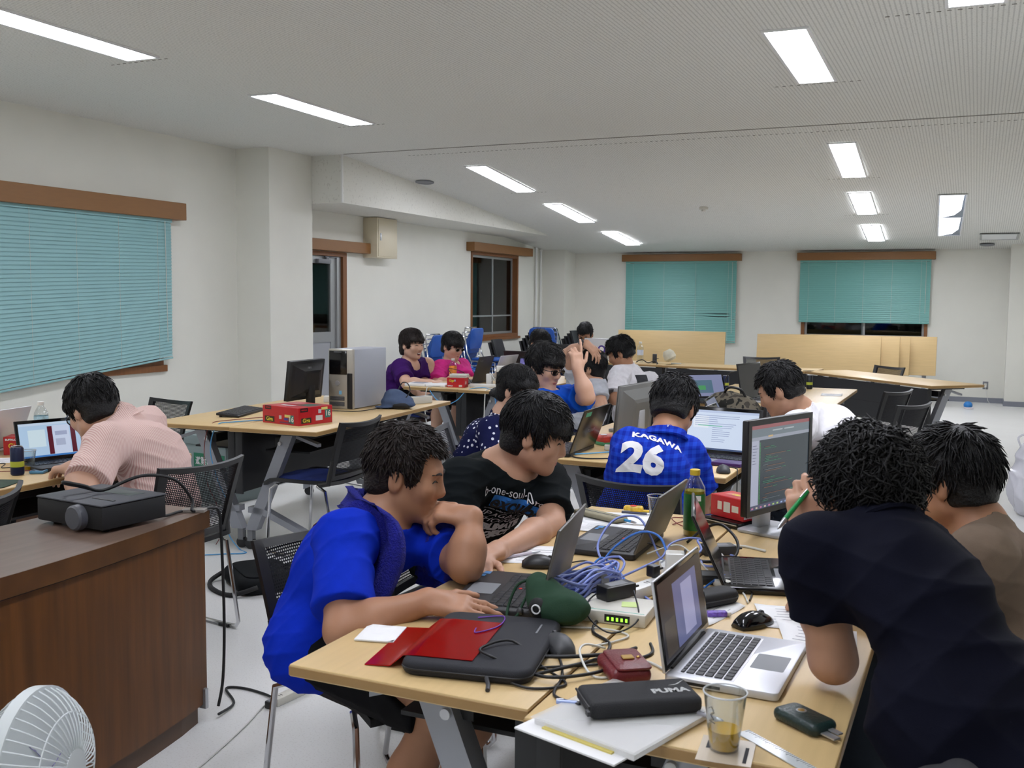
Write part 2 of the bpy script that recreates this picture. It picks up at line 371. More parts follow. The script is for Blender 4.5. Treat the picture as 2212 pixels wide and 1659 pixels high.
# ---- venetian blinds
def slat_mesh(L, drop=None, h=0.031):
    mb = MB(); n = 3; rings = []
    xs = [0, L] if drop is None else [L*i/12 for i in range(13)]
    for x in xs:
        dz = 0 if drop is None else drop(x/L)
        rings.append([Vector((x, -0.0042+0.0084*t/n+0.0018*math.sin(PI*t/n), dz-h/2+h*t/n)) for t in range(n+1)])
    top = [[Vector(p) for p in r] for r in rings]
    bot = [[Vector(p)+Vector((0, 0.0006, 0)) for p in r[::-1]] for r in rings]
    return mb.loft([a+c for a, c in zip(top, bot)]).mesh('slat', SM)
def blind(label, origin, axis, L, ztop, zbot, tilt_last=0, tilt=0.0, m=None, cords=4, bent=None, pitch=0.03, sh=0.031):
    """blind hanging from origin (x or y start); local X along the window"""
    rot = PI/2 if axis == 'y' else 0
    t = thing('venetian_blind', label, 'blind', origin, rot, 'teal venetian blinds')
    sgn = -1 if axis == 'y' else -1
    part('head_rail', MB().box(0, L, -0.014, 0.014, ztop-0.03, ztop), m, t, False)
    me = slat_mesh(L, None, sh); me.materials.append(m); n = int((ztop-0.035-zbot)/pitch)
    for i in range(n):
        z = ztop-0.05-i*pitch; o = None
        f = 0.0
        if tilt_last and i >= n-tilt_last: f = (i-(n-tilt_last)+1)/tilt_last
        if bent and i in bent:
            mm = slat_mesh(L, bent[i]); mm.materials.append(m); o = link('slat', mm, None, t, (0, 0, z))
        else: o = link('slat', me, None, t, (0, 0, z))
        if f:
            a = tilt*f; o.rotation_euler = (0, a, 0); o.location.z = z+L*math.sin(a)*1.0 + 0.0
    mbr = MB().rbox(0, L, -0.012, 0.012, -0.009, 0.009, 0.004)
    r = part('bottom_rail', mbr, m, t); r.location = (0, 0, zbot)
    if tilt: r.rotation_euler = (0, tilt, 0); r.location.z = zbot+L*math.sin(tilt)
    for k in range(cords):
        x = L*(0.07+0.86*k/(cords-1)); zz = zbot+ (L-x)*math.sin(tilt) if tilt else zbot
        part('cord', MB().tube([(x, sgn*0.014, ztop-0.02), (x, sgn*0.014, zz)], 0.0013, 5), M_offwhite, t)
    part('tilt_wand', MB().tube([(L*0.965, sgn*0.018, ztop-0.02), (L*0.968, sgn*0.02, zbot+0.15)], 0.003, 6), M_offwhite, t)
    return t
def tb(k): return lambda u: (0 if u < 0.45 else -k*((u-0.45)/0.45)**2 if u < 0.9 else -k+k*1.6*(u-0.9)/0.1)
blind('pale teal slatted blind with a slanting bottom rail hanging over the left wall window', (XL+0.065, 4.70, 0), 'y', 2.69, 2.215, 0.93, 40, -0.094, M_blindL, 6, None, 0.03, 0.037)
blind('teal slatted blind with a torn bent slat behind the single leaning tabletop', (-5.56, YF-0.065, 0), 'x', 1.91, 2.165, 0.82, 0, 0, M_blind, 4,
      {27: tb(-0.012), 28: tb(0.012), 29: tb(0.035), 30: tb(0.02)})
blind('teal slatted blind stopped above bare dark glass near the right corner', (-2.63, YF-0.065, 0), 'x', 1.95, 2.162, 1.185, 0, 0, M_blind, 5)
# ---- ceiling light fixtures
def fixture(name, label, cx, y0, y1, w=0.225, rotz=0.0, panels=1, parts=True):
    yc = (y0+y1)/2; sl = math.atan2(zceil(y1)-zceil(y0), y1-y0); L = y1-y0
    t = thing(name, label, 'ceiling light', (cx, yc, zceil(yc)), 0, 'recessed fluorescent fixtures')
    t.rotation_euler = (sl, 0, rotz)
    mb = MB(); h = L/2; e = 0.018
    for (a, b_, c, d) in ((-w/2-e, w/2+e, -h-e, -h), (-w/2-e, w/2+e, h, h+e), (-w/2-e, -w/2, -h, h), (w/2, w/2+e, -h, h)): mb.box(a, b_, c, d, -0.012, -0.001)
    part('frame', mb, M_lampframe, t, False)
    if panels == 1: part('diffuser', MB().box(-w/2, w/2, -h, h, -0.009, -0.002), M_lamp, t, False)
    else:
        part('reflector', MB().box(-w/2, w/2, -h, h, -0.004, -0.002), M_reflector, t, False)
        for k in range(2):
            q0 = -h+k*h+0.01; q1 = q0+h-0.03
            poly = [(-w/2+0.005, q0), (w/2-0.02, q0), (w/2-0.03, q0+0.62*h), (w/2-0.10, q0+0.86*h), (-w/2+0.005, q1)]
            part('diffuser', MB().prism(poly, -0.011, -0.005), M_lampd, t, False)
        part('cross_bar', MB().box(-w/2, w/2, -0.012, 0.006, -0.014, -0.004), M_lampframe, t, False)
    return t
M_reflector = mat('lamp_reflector', (120, 140, 165), 0.25, metal=0.8)
for (lab, cx, y0, y1) in (
    ('long ceiling light cut off by the left edge of the photo', -4.85, 3.62, 5.0),
    ('long ceiling light above the tall silver computer tower', -4.89, 6.22, 7.58),
    ('ceiling light nearest the soffit corner in the left row', -4.99, 9.91, 11.35),
    ('ceiling light in the middle of the left sloping row', -5.04, 12.22, 13.6),
    ('smallest farthest ceiling light of the left sloping row', -5.08, 14.56, 15.86),
    ('large wide ceiling light at upper right', -1.05, 5.86, 7.29),
    ('ceiling light just beyond the ceiling fold in the right row', -1.21, 9.76, 11.26),
    ('ceiling light in the middle of the right sloping row', -1.29, 12.14, 13.52),
    ('smallest farthest ceiling light of the right sloping row', -1.37, 14.44, 15.82)):
    fixture('ceiling_light', lab, cx, y0, y1, rotz=0.03 if y0 > 8 else 0.02)
fixture('ceiling_light', 'two-panel louvred ceiling light beside the ceiling hatch', -0.36, 12.44, 15.43, 0.27, 0.035, 2)
fixture('ceiling_light', 'ceiling light whose corner touches the top right edge of the photo', -0.06, 4.3, 5.72, 0.25, 0.02, 1)
for (cx, y0, w_) in ((-4.85, 1.1, 'left row, just outside the photo'), (-4.85, -1.4, 'left row, farthest behind the viewpoint'), (-1.05, 3.4, 'right row, just outside the photo'), (-1.05, 1.0, 'right row, above the viewpoint'), (-1.05, -1.4, 'right row, farthest behind the viewpoint')):
    fixture('ceiling_light', 'ceiling light of the '+w_, cx, y0, y0+1.4)
# board joints dotted next to the fixtures
for cx, y, L in ((-4.95, 5.08, 0.5), (-4.95, 7.67, 0.5), (-1.05, 7.39, 0.62), (-0.06, 5.82, 0.9), (-5.0, 11.44, 0.5), (-1.21, 11.36, 0.6), (-1.29, 13.62, 0.6), (-2.3, YFOLD+0.22, 6.3)):
    mb = MB(); n = int(L/0.05)
    for k in range(n):
        x = cx-L/2+k*0.05; z = zceil(y); mb.box(x, x+0.022, y-0.004, y+0.004, z-0.003, z-0.0005)
    part('board_joint', mb, M_joint, ceil, False)
def disc(name, label, cat, x, y, r, m):
    t = thing(name, label, cat, (x, y, zceil(y))); t.rotation_euler = (math.atan2(ZF-ZC, YF-YFOLD) if y > YFOLD else 0, 0, 0)
    part('rim', MB().lathe([(r, -0.001), (r, -0.012), (r*0.9, -0.016), (r*0.78, -0.012), (r*0.78, -0.004)], 28), m, t)
    part('grille', MB().lathe([(r*0.77, -0.004), (r*0.77, -0.010), (r*0.3, -0.012), (0.002, -0.012)], 28), M_grey, t)
disc('ceiling_speaker', 'round grey ceiling speaker next to the soffit', 'speaker', -5.97, 10.58, 0.11, M_grey)
disc('ceiling_speaker', 'round grey ceiling speaker below the ceiling hatch at right', 'speaker', 0.08, 16.39, 0.10, M_grey)
t = thing('smoke_detector', 'small pale smoke detector in the middle of the sloping ceiling', 'smoke detector', (-3.2, 12.8, zceil(12.8)))
part('base', MB().lathe([(0.055, 0.01), (0.055, -0.02), (0.05, -0.024), (0.002, -0.024)], 20), M_offwhite, t)
part('sensor', MB().lathe([(0.03, -0.024), (0.028, -0.04), (0.018, -0.046), (0.002, -0.046)], 16), M_offwhite, t)
t = thing('ceiling_hatch', 'rectangular access hatch frame in the sloping ceiling at right', 'hatch', (0.22, 15.64, zceil(15.64))); t.rotation_euler = (math.atan2(ZF-ZC, YF-YFOLD), 0, 0)
part('frame', MB().box(-0.245, 0.245, -0.27, -0.245, -0.010, -0.001).box(-0.245, 0.245, 0.245, 0.27, -0.010, -0.001).box(-0.245, -0.215, -0.245, 0.245, -0.010, -0.001).box(0.215, 0.245, -0.245, 0.245, -0.010, -0.001), M_alu, t, False)
part('panel', MB().box(-0.215, 0.215, -0.245, 0.245, -0.006, -0.001), M_lampframe, t, False)
# ---- electrical box, pipes, outlet, wall cord
t = thing('electrical_box', 'cream metal electrical box high on the left wall beside the door', 'electrical box', (XL+0.001, 11.0, 2.0))
M_cream = mat('cream_enamel', (214, 204, 178), 0.4)
part('cabinet', MB().rbox(0, 0.20, -0.24, 0.24, 0, 0.49, 0.004), M_cream, t)
dd = part('door', MB().rbox(0.20, 0.208, -0.215, 0.215, 0.02, 0.465, 0.002), M_cream, t)
part('latch', MB().rbox(0.208, 0.216, -0.185, -0.155, 0.21, 0.30, 0.002), M_silver, dd)
for i, y in enumerate((16.10, 16.30)):
    t = thing('wall_pipe', ('thin white conduit pipe left of its twin in the far left corner', 'thin white conduit pipe right of its twin in the far left corner')[i], 'pipe', (XL+0.04, y, 0.0), 0, 'conduit pipes in the corner')
    part('tube', MB().tube([(0, 0, 0), (0, 0, zceil(y)+0.01)], 0.016, 10), M_white, t)
    part('collar', MB().lathe([(0.03, zceil(y)-0.025), (0.03, zceil(y)-0.005), (0.017, zceil(y)-0.001)], 12), M_white, t)
t = thing('wall_outlet', 'grey wall outlet plate with a white plug on the far wall', 'outlet', (0.147, YF, 0.262))
part('plate', MB().rbox(-0.038, 0.038, -0.008, 0, -0.058, 0.058, 0.003), M_grey, t)
part('socket', MB().rbox(-0.018, 0.018, -0.012, -0.008, -0.03, 0.03, 0.002), M_offwhite, t)
part('plug', MB().rbox(-0.016, 0.012, -0.04, -0.012, -0.03, -0.002, 0.004), M_white, t)
o = part('outlet_lead', MB().tube([(0.145, YF-0.03, 0.24), (0.17, YF-0.02, 0.12), (0.19, YF-0.015, 0.03), (0.22, 16.7, 0.006), (0.30, 16.44, 0.006), (0.55, 16.3, 0.006), (0.8, 16.25, 0.006)], 0.004, 6), M_white)
tag(o, 'thin white cord dropping from the far wall outlet to the floor', 'cord')

# ================================================================ tables
ZT = 0.75
M_panel = mat('modesty_panel', (30, 31, 34), 0.55)
M_leg = mat('table_leg_paint', (150, 153, 160), 0.42, metal=0.3)
def make_table(L, W, label, loc, rot, panel=True, lever=True):
    t = thing('folding_table', label, 'table', (loc[0], loc[1], 0), rot, 'flip-top tables')
    part('tabletop', MB().rbox(0, L, 0, W, ZT-0.026, ZT, 0.003, 2), M_table, t)
    part('edge_band', MB().rbox(-0.001, L+0.001, -0.001, W+0.001, ZT-0.024, ZT-0.003, 0.002, 1), M_tedge, t)
    for sx in (0, 1):
        x = 0.16 if sx == 0 else L-0.16; d = 0.028
        q = W/0.56
        mb = MB()
        # slanted column (flat bar) from below the top towards the back caster
        mb.loft([[Vector((x+a, y*q-0.035+bb, z)) for a, bb in ((-d, 0), (d, 0), (d, 0.075), (-d, 0.075))] for y, z in ((0.045, 0.12), (0.30, ZT-0.03))])
        lg = part('leg', mb, M_leg, t, False)
        # foot beam to the front
        part('foot_beam', MB().loft([[Vector((x+a, y*q, z+bb)) for a, bb in ((-d, 0), (d, 0), (d, hh), (-d, hh))] for y, z, hh in ((0.03, 0.225, 0.035), (0.13, 0.215, 0.04), (0.50, 0.06, 0.035), (0.535, 0.045, 0.05))]), M_leg, lg, False)
        part('caster_fork', MB().box(x-0.018, x+0.018, 0.03*q-0.015, 0.03*q+0.02, 0.05, 0.12), M_grey, lg, False)
        for dy in (0.03*q, 0.50*q):
            m = Matrix.Translation((x-0.018, dy, 0.034)) @ Matrix.Rotation(PI/2, 4, 'Y')
            part('caster_wheel', MB().lathe([(0.012, 0), (0.032, 0.002), (0.034, 0.008), (0.034, 0.028), (0.032, 0.034), (0.012, 0.036)], 18, m), M_black, lg)
        part('pivot_bolt', MB().lathe([(0.012, 0), (0.012, 0.075), (0.006, 0.078)], 10, Matrix.Translation((x-0.037, 0.25*q, ZT-0.10)) @ Matrix.Rotation(PI/2, 4, 'Y')), M_silver, lg)
        part('top_bracket', MB().box(x-0.03, x+0.03, 0.12*q, 0.46*q, ZT-0.05, ZT-0.026), M_panel, t, False)
        if lever: part('fold_lever', MB().loft([[Vector((x+a+(0.03 if sx == 0 else -0.03), y*q, z+bb)) for a, bb in ((-0.022, 0), (0.022, 0), (0.022, 0.018), (-0.022, 0.018))] for y, z in ((0.33, ZT-0.07), (0.47, ZT-0.115))]), M_leg, t, False)
    part('crossbar', MB().box(0.16, L-0.16, 0.20*W/0.56, 0.25*W/0.56, ZT-0.12, ZT-0.07), M_panel, t, False)
    part('wire_shelf', MB().box(0.22, L-0.22, 0.10, 0.40, ZT-0.165, ZT-0.155), M_panel, t, False)
    if panel:
        p = part('modesty_panel', MB().rbox(0.06, L-0.06, 0.004, 0.018, ZT-0.40, ZT-0.035, 0.002, 1), M_panel, t)
        part('panel_seam', MB().box(0.06, L-0.06, 0.0025, 0.006, ZT-0.225, ZT-0.22), M_blackm, p, False)
        for x in (0.06, L-0.06): part('panel_end', MB().rbox(x-0.006, x+0.006, 0.002, 0.05, ZT-0.40, ZT-0.035, 0.002, 1), M_panel, p)
    return t
Q = PI/2
T_fgL = make_table(1.80, 0.535, 'foreground table at the blue shirt man with the red clear file', (-0.722, 1.665), Q)
T_fgR = make_table(1.86, 0.535, 'foreground table carrying the silver laptop and the tea cup', (-0.714, 3.49), -Q)
make_table(1.86, 0.53, 'table under the dark brown laptop with the green sticker', (-1.485, 4.44), Q)
make_table(1.86, 0.53, 'table under the purple-trimmed laptop of the blue check shirt', (-1.478, 6.14), -Q)
make_table(1.90, 0.575, 'table on the left below the monitor and silver computer tower, nearer the wall', (-3.925, 4.66), Q+0.087)
make_table(1.92, 0.575, 'table carrying the large red box and the silver computer tower', (-3.50, 6.475), -Q+0.087)
bpy.data.objects['folding_table.005'].location = (-3.915+0.0, 4.655, 0); bpy.data.objects['folding_table.005'].location = (-3.916-1.92*math.sin(0.087), 4.648+1.92*math.cos(0.087), 0)
make_table(1.86, 0.53, 'table where the striped pink shirt man types', (-3.945, 3.78), -Q)
make_table(1.86, 0.55, 'table at the left edge with the silver laptop and water bottle', (-3.955, 1.96), Q)
make_table(1.86, 0.53, 'table in front of the purple shirt person', (-3.92, 7.52), Q)
make_table(1.86, 0.53, 'table with the tangle of white plugs beside the purple shirt persons table', (-3.912, 9.36), -Q)
make_table(1.88, 0.53, 'table with the white power strip behind the checked shirt', (-1.46, 7.38), Q)
make_table(1.88, 0.53, 'table with bare corner beside the white shirt man', (-1.452, 9.22), -Q)
# far tables facing the room with dark modesty panels; back (panel) side toward the camera
make_table(1.86, 0.56, 'far table bearing the silver laptop with the round sticker', (-5.12, 11.83), -0.16)
make_table(1.72, 0.56, 'far table with a clear top and dark front panel, before the single leaning tabletop', (-3.33, 11.52), -0.10)
make_table(2.02, 0.60, 'slanting far table with dark front panel at right', (-1.74, 11.42), -0.815)

# folded tables with upright tops standing along the far wall
def folded_table(label, x0, x1, y, ztop, lean=0.10, h=0.56):
    t = thing('folded_table', label, 'table', (x0, y, 0), 0, 'folded tables along the far wall'); L = x1-x0
    m = Matrix.Translation((0, 0, ztop)) @ Matrix.Rotation(-lean, 4, 'X')
    part('tabletop', MB().rbox(0, L, 0, 0.026, -h, 0, 0.003, 2, m), M_table, t)
    part('edge_band', MB().rbox(-0.001, L+0.001, 0.003, 0.023, -h-0.001, 0.001, 0.002, 1, m), M_tedge, t)
    for x in (0.16, L-0.16):
        lg = part('leg', MB().loft([[Vector((x+a, yy+bb, z)) for a, bb in ((-0.028, 0), (0.028, 0), (0.028, 0.06), (-0.028, 0.06))] for yy, z in ((0.02, 0.08), (0.14, 0.72))]), M_leg, t, False)
        part('foot_beam', MB().box(x-0.028, x+0.028, -0.02, 0.45, 0.06, 0.10), M_leg, lg, False)
        for dy in (0.0, 0.42):
            part('caster_wheel', MB().lathe([(0.012, 0), (0.032, 0.002), (0.034, 0.028), (0.012, 0.034)], 16, Matrix.Translation((x-0.017, dy, 0.034)) @ Matrix.Rotation(PI/2, 4, 'Y')), M_black, lg)
    part('crossbar', MB().box(0.16, L-0.16, 0.09, 0.13, 0.60, 0.65), M_panel, t, False)
folded_table('single pale tabletop standing upright in front of the torn blind', -5.19, -3.48, 15.45, 1.035)
folded_table('frontmost of the upright tabletops below the right far window', -2.99, -1.24, 15.40, 1.018)
folded_table('second of the upright tabletops below the right far window', -2.75, -1.00, 15.56, 1.016)
folded_table('third of the upright tabletops below the right far window', -2.65, -0.87, 15.72, 1.012)
folded_table('rearmost of the upright tabletops, nearest the outlet', -2.30, -0.52, 15.88, 1.012)

# ================================================================ chairs
def hole_mat(name, col, pitch, rad):
    m = bpy.data.materials.new(name); m.use_nodes = True; nt, ns, lk = nodes(m); b = ns['Principled BSDF']
    b.inputs['Base Color'].default_value = rgb(*col); b.inputs['Roughness'].default_value = 0.6; b.inputs['Specular IOR Level'].default_value = 0.2
    uv = ns.new('ShaderNodeUVMap'); sx = ns.new('ShaderNodeSeparateXYZ'); lk.new(uv.outputs[0], sx.inputs[0])
    row = mathn(nt, 'FLOOR', mathn(nt, 'DIVIDE', sx.outputs[1], pitch))
    off = mathn(nt, 'MULTIPLY', mathn(nt, 'FLOORED_MODULO', row, 2.0), 0.5)
    u = mathn(nt, 'SUBTRACT', mathn(nt, 'FRACT', mathn(nt, 'ADD', mathn(nt, 'DIVIDE', sx.outputs[0], pitch), off)), 0.5)
    v = mathn(nt, 'SUBTRACT', mathn(nt, 'FRACT', mathn(nt, 'DIVIDE', sx.outputs[1], pitch)), 0.5)
    d = mathn(nt, 'SQRT', mathn(nt, 'ADD', mathn(nt, 'MULTIPLY', u, u), mathn(nt, 'MULTIPLY', v, v)))
    solid = mathn(nt, 'GREATER_THAN', d, rad)
    lk.new(solid, b.inputs['Alpha'])
    return m
M_mesh = hole_mat('perforated_black', (26, 26, 29), 0.0085, 0.31)
M_meshg = hole_mat('perforated_grey', (74, 74, 78), 0.0085, 0.29)
M_cush = mat('blue_seat_fabric', (24, 44, 112), 0.8, noise=0.1, nscale=150, bump=0.2, bscale=500)
M_cushv = mat('blue_vinyl', (34, 82, 160), 0.35, noise=0.04, nscale=10)
def back_pt(u, v, w=0.46, z0=0.46, h=0.33):
    """u -1..1 across, v 0..1 up; returns local point of the curved back"""
    ww = (w/2)*(0.90+0.10*v); y = -0.215-0.10*v-0.02*v*v+0.045*u*u*(0.4+0.6*v)
    z = z0+h*v+0.012*u*u*v
    return Vector((u*ww, y, z))
def chair_proto(grey=False, name='office_chair'):
    t = thing(name, 'tmp', 'chair', (0, 0, 0), 0, 'mesh back chairs')
    mfr = M_dgrey if grey else M_black; mms = M_meshg if grey else M_mesh
    # perforated panel (UV in metres)
    nu, nv = 14, 12; vs_ = []; uvs = []; fs = []
    for j in range(nv+1):
        for i in range(nu+1):
            p = back_pt(-0.86+1.72*i/nu, 0.07+0.86*j/nv); vs_.append(p); uvs.append((p.x, p.z))
    for j in range(nv):
        for i in range(nu):
            a = j*(nu+1)+i; fs.append((a, a+1, a+nu+2, a+nu+1))
    me = bpy.data.meshes.new('mesh_back'); me.from_pydata(vs_, [], fs); uvl = me.uv_layers.new(name='UVMap')
    for lp in me.loops: uvl.data[lp.index].uv = uvs[lp.vertex_index]
    me.shade_smooth(); back = link('mesh_back', me, mms, t)
    # frame: closed loop strip with thickness
    mb = MB(); loop = []
    for i in range(15): loop.append((-1+2*i/14, 1.0))
    for i in range(1, 13): loop.append((1, 1-i/12))
    for i in range(1, 15): loop.append((1-2*i/14, 0.0))
    for i in range(1, 12): loop.append((-1, i/12))
    rings = []
    for (u, v) in loop:
        o = back_pt(u, v); iu = max(-0.84, min(0.84, u)); iv = max(0.08, min(0.93, v)); i_ = back_pt(iu, iv)
        n = Vector((0, 0.011, 0.002)); rings.append([o-n, o+n*0.6, i_+n, i_-n])
    rings.append(rings[0]); mb.loft(rings, cap=False)
    part('back_frame', mb, mfr, t)
    # uprights joining back and seat
    for s_ in (-1, 1):
        b0 = back_pt(s_*0.97, 0.12); b1 = Vector((s_*0.215, -0.20, 0.445)); b2 = Vector((s_*0.215, -0.14, 0.432))
        part('back_support', MB().tube([back_pt(s_*0.97, 0.35), b0, b1, b2], [0.012, 0.016, 0.018, 0.014], 8), mfr, t)
    # seat shell: dished with waterfall front
    nx, ny = 10, 10; rings = []
    def sp(i, j, dz):
        u = -1+2*i/nx; v = j/ny; y = -0.215+0.455*v; w = 0.225*(0.95+0.05*math.sin(PI*v))
        z = 0.445+0.012*u*u-0.014*math.sin(PI*v)*(1-u*u)+(-0.03*((v-0.82)/0.18)**2 if v > 0.82 else 0)
        return Vector((u*w, y, z+dz))
    for j in range(ny+1):
        rings.append([sp(i, j, 0.0) for i in range(nx+1)]+[sp(i, j, -0.022) for i in range(nx, -1, -1)])
    part('seat_shell', MB().loft(rings), mfr, t)
    rings = []
    for j in range(1, ny):
        f = 0.88*math.sin(PI*min(1, max(0, (j-0.2)/(ny-0.4))))**0.25
        rings.append([sp(nx/2+(i-nx/2)*f, j, 0.004+0.016*(1-(2*i/nx-1)**4)) for i in range(nx+1)]+[sp(nx/2+(i-nx/2)*f, j, -0.002) for i in range(nx, -1, -1)])
    part('seat_cushion', MB().loft(rings), M_cush, t)
    # chrome sled legs
    for s_ in (-1, 1):
        x = s_*0.225
        pts = [(x*0.9, -0.12, 0.425), (x, -0.185, 0.40), (x, -0.225, 0.20), (x, -0.255, 0.035), (x, -0.24, 0.014), (x, -0.20, 0.011), (x, 0.14, 0.011), (x, 0.19, 0.014), (x, 0.21, 0.035), (x, 0.200, 0.20), (x*0.98, 0.185, 0.39), (x*0.9, 0.15, 0.418)]
        part('leg', MB().tube(pts, 0.0095, 8), M_chrome, t)
        for y in (-0.17, 0.12): part('foot_glide', MB().box(x-0.014, x+0.014, y-0.03, y+0.03, 0, 0.014), M_black, t, False)
    part('leg_brace', MB().tube([(-0.2, 0.15, 0.415), (0.2, 0.15, 0.415)], 0.008, 8), M_chrome, t)
    return t
CH = chair_proto(); CHG = chair_proto(True)
CHAIRS = [   # label, x, y, facing angle (0 = facing +y), grey
 ('black mesh chair under the man in the blue shirt with towel', -1.52, 2.43, -Q-0.35, 0),
 ('black mesh chair under the man in the black printed shirt', -1.62, 3.20, -Q, 0),
 ('empty black mesh chair with blue seat tucked at the red box table', -3.53, 4.98, Q+0.05, 0),
 ('black mesh chair behind the striped pink shirt', -3.27, 3.40, Q-0.12, 0),
 ('black mesh chair by the left wall behind the pink shirt mans head', -5.05, 5.05, PI-0.2, 0),
 ('black mesh chair cut off by the left edge near the projector', -3.42, 2.36, Q+0.5, 0),
 ('grey mesh chair behind the woman in the dotted blouse', -2.36, 4.98, -Q+0.40, 1),
 ('black mesh chair right behind the number 26 shirt', -1.175, 4.07, -0.18, 0),
 ('side-on black mesh chair farther of the two at right, blue seat showing', -0.82, 8.78, Q-0.4, 0),
 ('side-on black mesh chair nearer of the two at right', -0.64, 7.72, Q-0.45, 0),
 ('black mesh chair behind the far table below the leaning tops', -2.42, 12.78, PI+0.2, 0),
 ('black mesh chair behind the slanting far table', -1.06, 11.72, PI-0.75, 0),
 ('grey chair back below the raised-arm hoodie person', -2.98, 7.75, Q-0.15, 1),
 ('grey chair back beside the white and black shirt', -3.02, 8.52, Q+0.1, 1),
 ('chair under the purple shirt person', -4.72, 8.02, -Q+0.1, 0),
 ('chair under the pink shirt person', -4.66, 8.86, -Q, 0),
 ('chair under the white-shirted man at right', -0.56, 5.34, Q, 0),
 ('chair beneath the taupe shirt person at right', 0.16, 2.84, Q+0.1, 0),
 ('black chair holding the white cap, under the white and black shirt', -2.72, 9.35, Q-0.5, 0),
 ('low dark chair with a bag on it before the far tables', -2.42, 9.75, -Q+0.4, 0),
 ('chair under the far man with spectacles', -4.64, 13.05, PI, 0),
 ('black mesh chair half hidden behind the code monitor with blue seat', -0.30, 3.75, Q-0.4, 0),
]
for i, (lab, x, y, a, g) in enumerate(CHAIRS):
    src = CHG if g else CH; fresh = not src.get('used')
    o = src if fresh else copy_tree(src); src['used'] = 1
    o.location = (x, y, 0); o.rotation_euler = (0, 0, a); o['label'] = lab
for o in list(bpy.data.objects):
    if 'used' in o.keys(): del o['used']

# stacks of blue vinyl chairs and black chairs along the left wall
def blue_chair_proto():
    t = thing('stacking_chair', 'tmp', 'chair', (0, 0, 0), 0, 'stacked blue chairs')
    part('seat', MB().rbox(-0.205, 0.205, -0.19, 0.21, 0.42, 0.455, 0.014, 3, corner=0.05), M_cushv, t)
    m = Matrix.Translation((0, -0.235, 0.57)) @ Matrix.Rotation(PI/2-0.16, 4, 'X')
    rings = []
    part('backrest', MB().rbox(-0.19, 0.19, 0.0, 0.29, -0.014, 0.014, 0.010, 3, m, corner=0.06), M_cushv, t)
    fr = [(-0.20, 0.19, 0.01), (-0.205, 0.18, 0.40), (-0.215, -0.18, 0.415), (-0.215, -0.235, 0.52), (-0.205, -0.285, 0.80), (-0.17, -0.295, 0.86), (0.17, -0.295, 0.86), (0.205, -0.285, 0.80), (0.215, -0.235, 0.52), (0.215, -0.18, 0.415), (0.205, 0.18, 0.40), (0.20, 0.19, 0.01)]
    part('frame', MB().tube(fr, 0.010, 8), M_chrome, t)
    for s_ in (-1, 1): part('rear_leg', MB().tube([(s_*0.214, -0.16, 0.41), (s_*0.205, -0.26, 0.01)], 0.010, 8), M_chrome, t)
    return t
BC = blue_chair_proto(); first = True
for (x, y, n, a, nm) in ((-6.15, 11.45, 4, -Q, 'stack left of pink shirt'), (-6.2, 12.0, 3, -Q, 'stack behind pink shirt'), (-6.2, 12.55, 5, -Q, 'stack right of pink shirt'), (-5.55, 13.1, 5, PI, 'stack beside black chairs')):
    for k in range(n):
        o = BC if first else copy_tree(BC); first = False
        o.location = (x+0.035*k*math.cos(a+Q), y+0.035*k*math.sin(a+Q), 0.062*k); o.rotation_euler = (0, 0, a)
        o['label'] = 'blue vinyl chair, ' + (('lowest', 'second', 'third', 'fourth', 'fifth')[k] if k < n-1 else 'topmost') + ' of the ' + nm
M_bvinyl = mat('black_chair_vinyl', (34, 35, 40), 0.5, noise=0.08, nscale=40)
def black_chair_proto():
    t = thing('black_chair', 'tmp', 'chair', (0, 0, 0), 0, 'black chairs stacked by the wall')
    rings = []
    for j in range(9):
        v = j/8; rings.append([Vector(((-1+2*i/8)*(0.205+0.01*math.sin(PI*v)), -0.22-0.11*v+0.03*(-1+2*i/8)**2+dy, 0.50+0.36*v)) for i in range(9) for dy in (0,)] + [Vector(((1-2*i/8)*(0.205+0.01*math.sin(PI*v)), -0.22-0.11*v+0.03*(-1+2*i/8)**2-0.03, 0.50+0.36*v)) for i in range(9)])
    part('backrest', MB().loft(rings), M_bvinyl, t)
    part('seat', MB().rbox(-0.21, 0.21, -0.20, 0.22, 0.42, 0.46, 0.015, 3, corner=0.05), M_bvinyl, t)
    for s_ in (-1, 1):
        part('leg', MB().tube([(s_*0.2, -0.25, 0.60), (s_*0.21, -0.2, 0.44), (s_*0.21, -0.27, 0.01)], 0.011, 7), M_black, t)
        part('leg', MB().tube([(s_*0.2, 0.15, 0.42), (s_*0.21, 0.20, 0.01)], 0.011, 7), M_black, t)
    return t
KC = black_chair_proto(); first = True
for (x, y, n, a, nm) in ((-6.25, 13.75, 2, -Q+0.1, 'black stack under the sliding window'), (-6.1, 14.55, 5, -Q, 'left tall black stack'), (-6.1, 15.15, 5, -Q, 'right tall black stack'), (-5.9, 15.8, 4, -Q, 'rear black stack by the pipes')):
    for k in range(n):
        o = KC if first else copy_tree(KC); first = False
        o.location = (x+0.05*k, y, 0.045*k); o.rotation_euler = (0, 0, a)
        o['label'] = 'black upholstered chair, ' + (('lowest', 'second', 'third', 'fourth')[k] if k < n-1 else 'topmost') + ' of the ' + nm

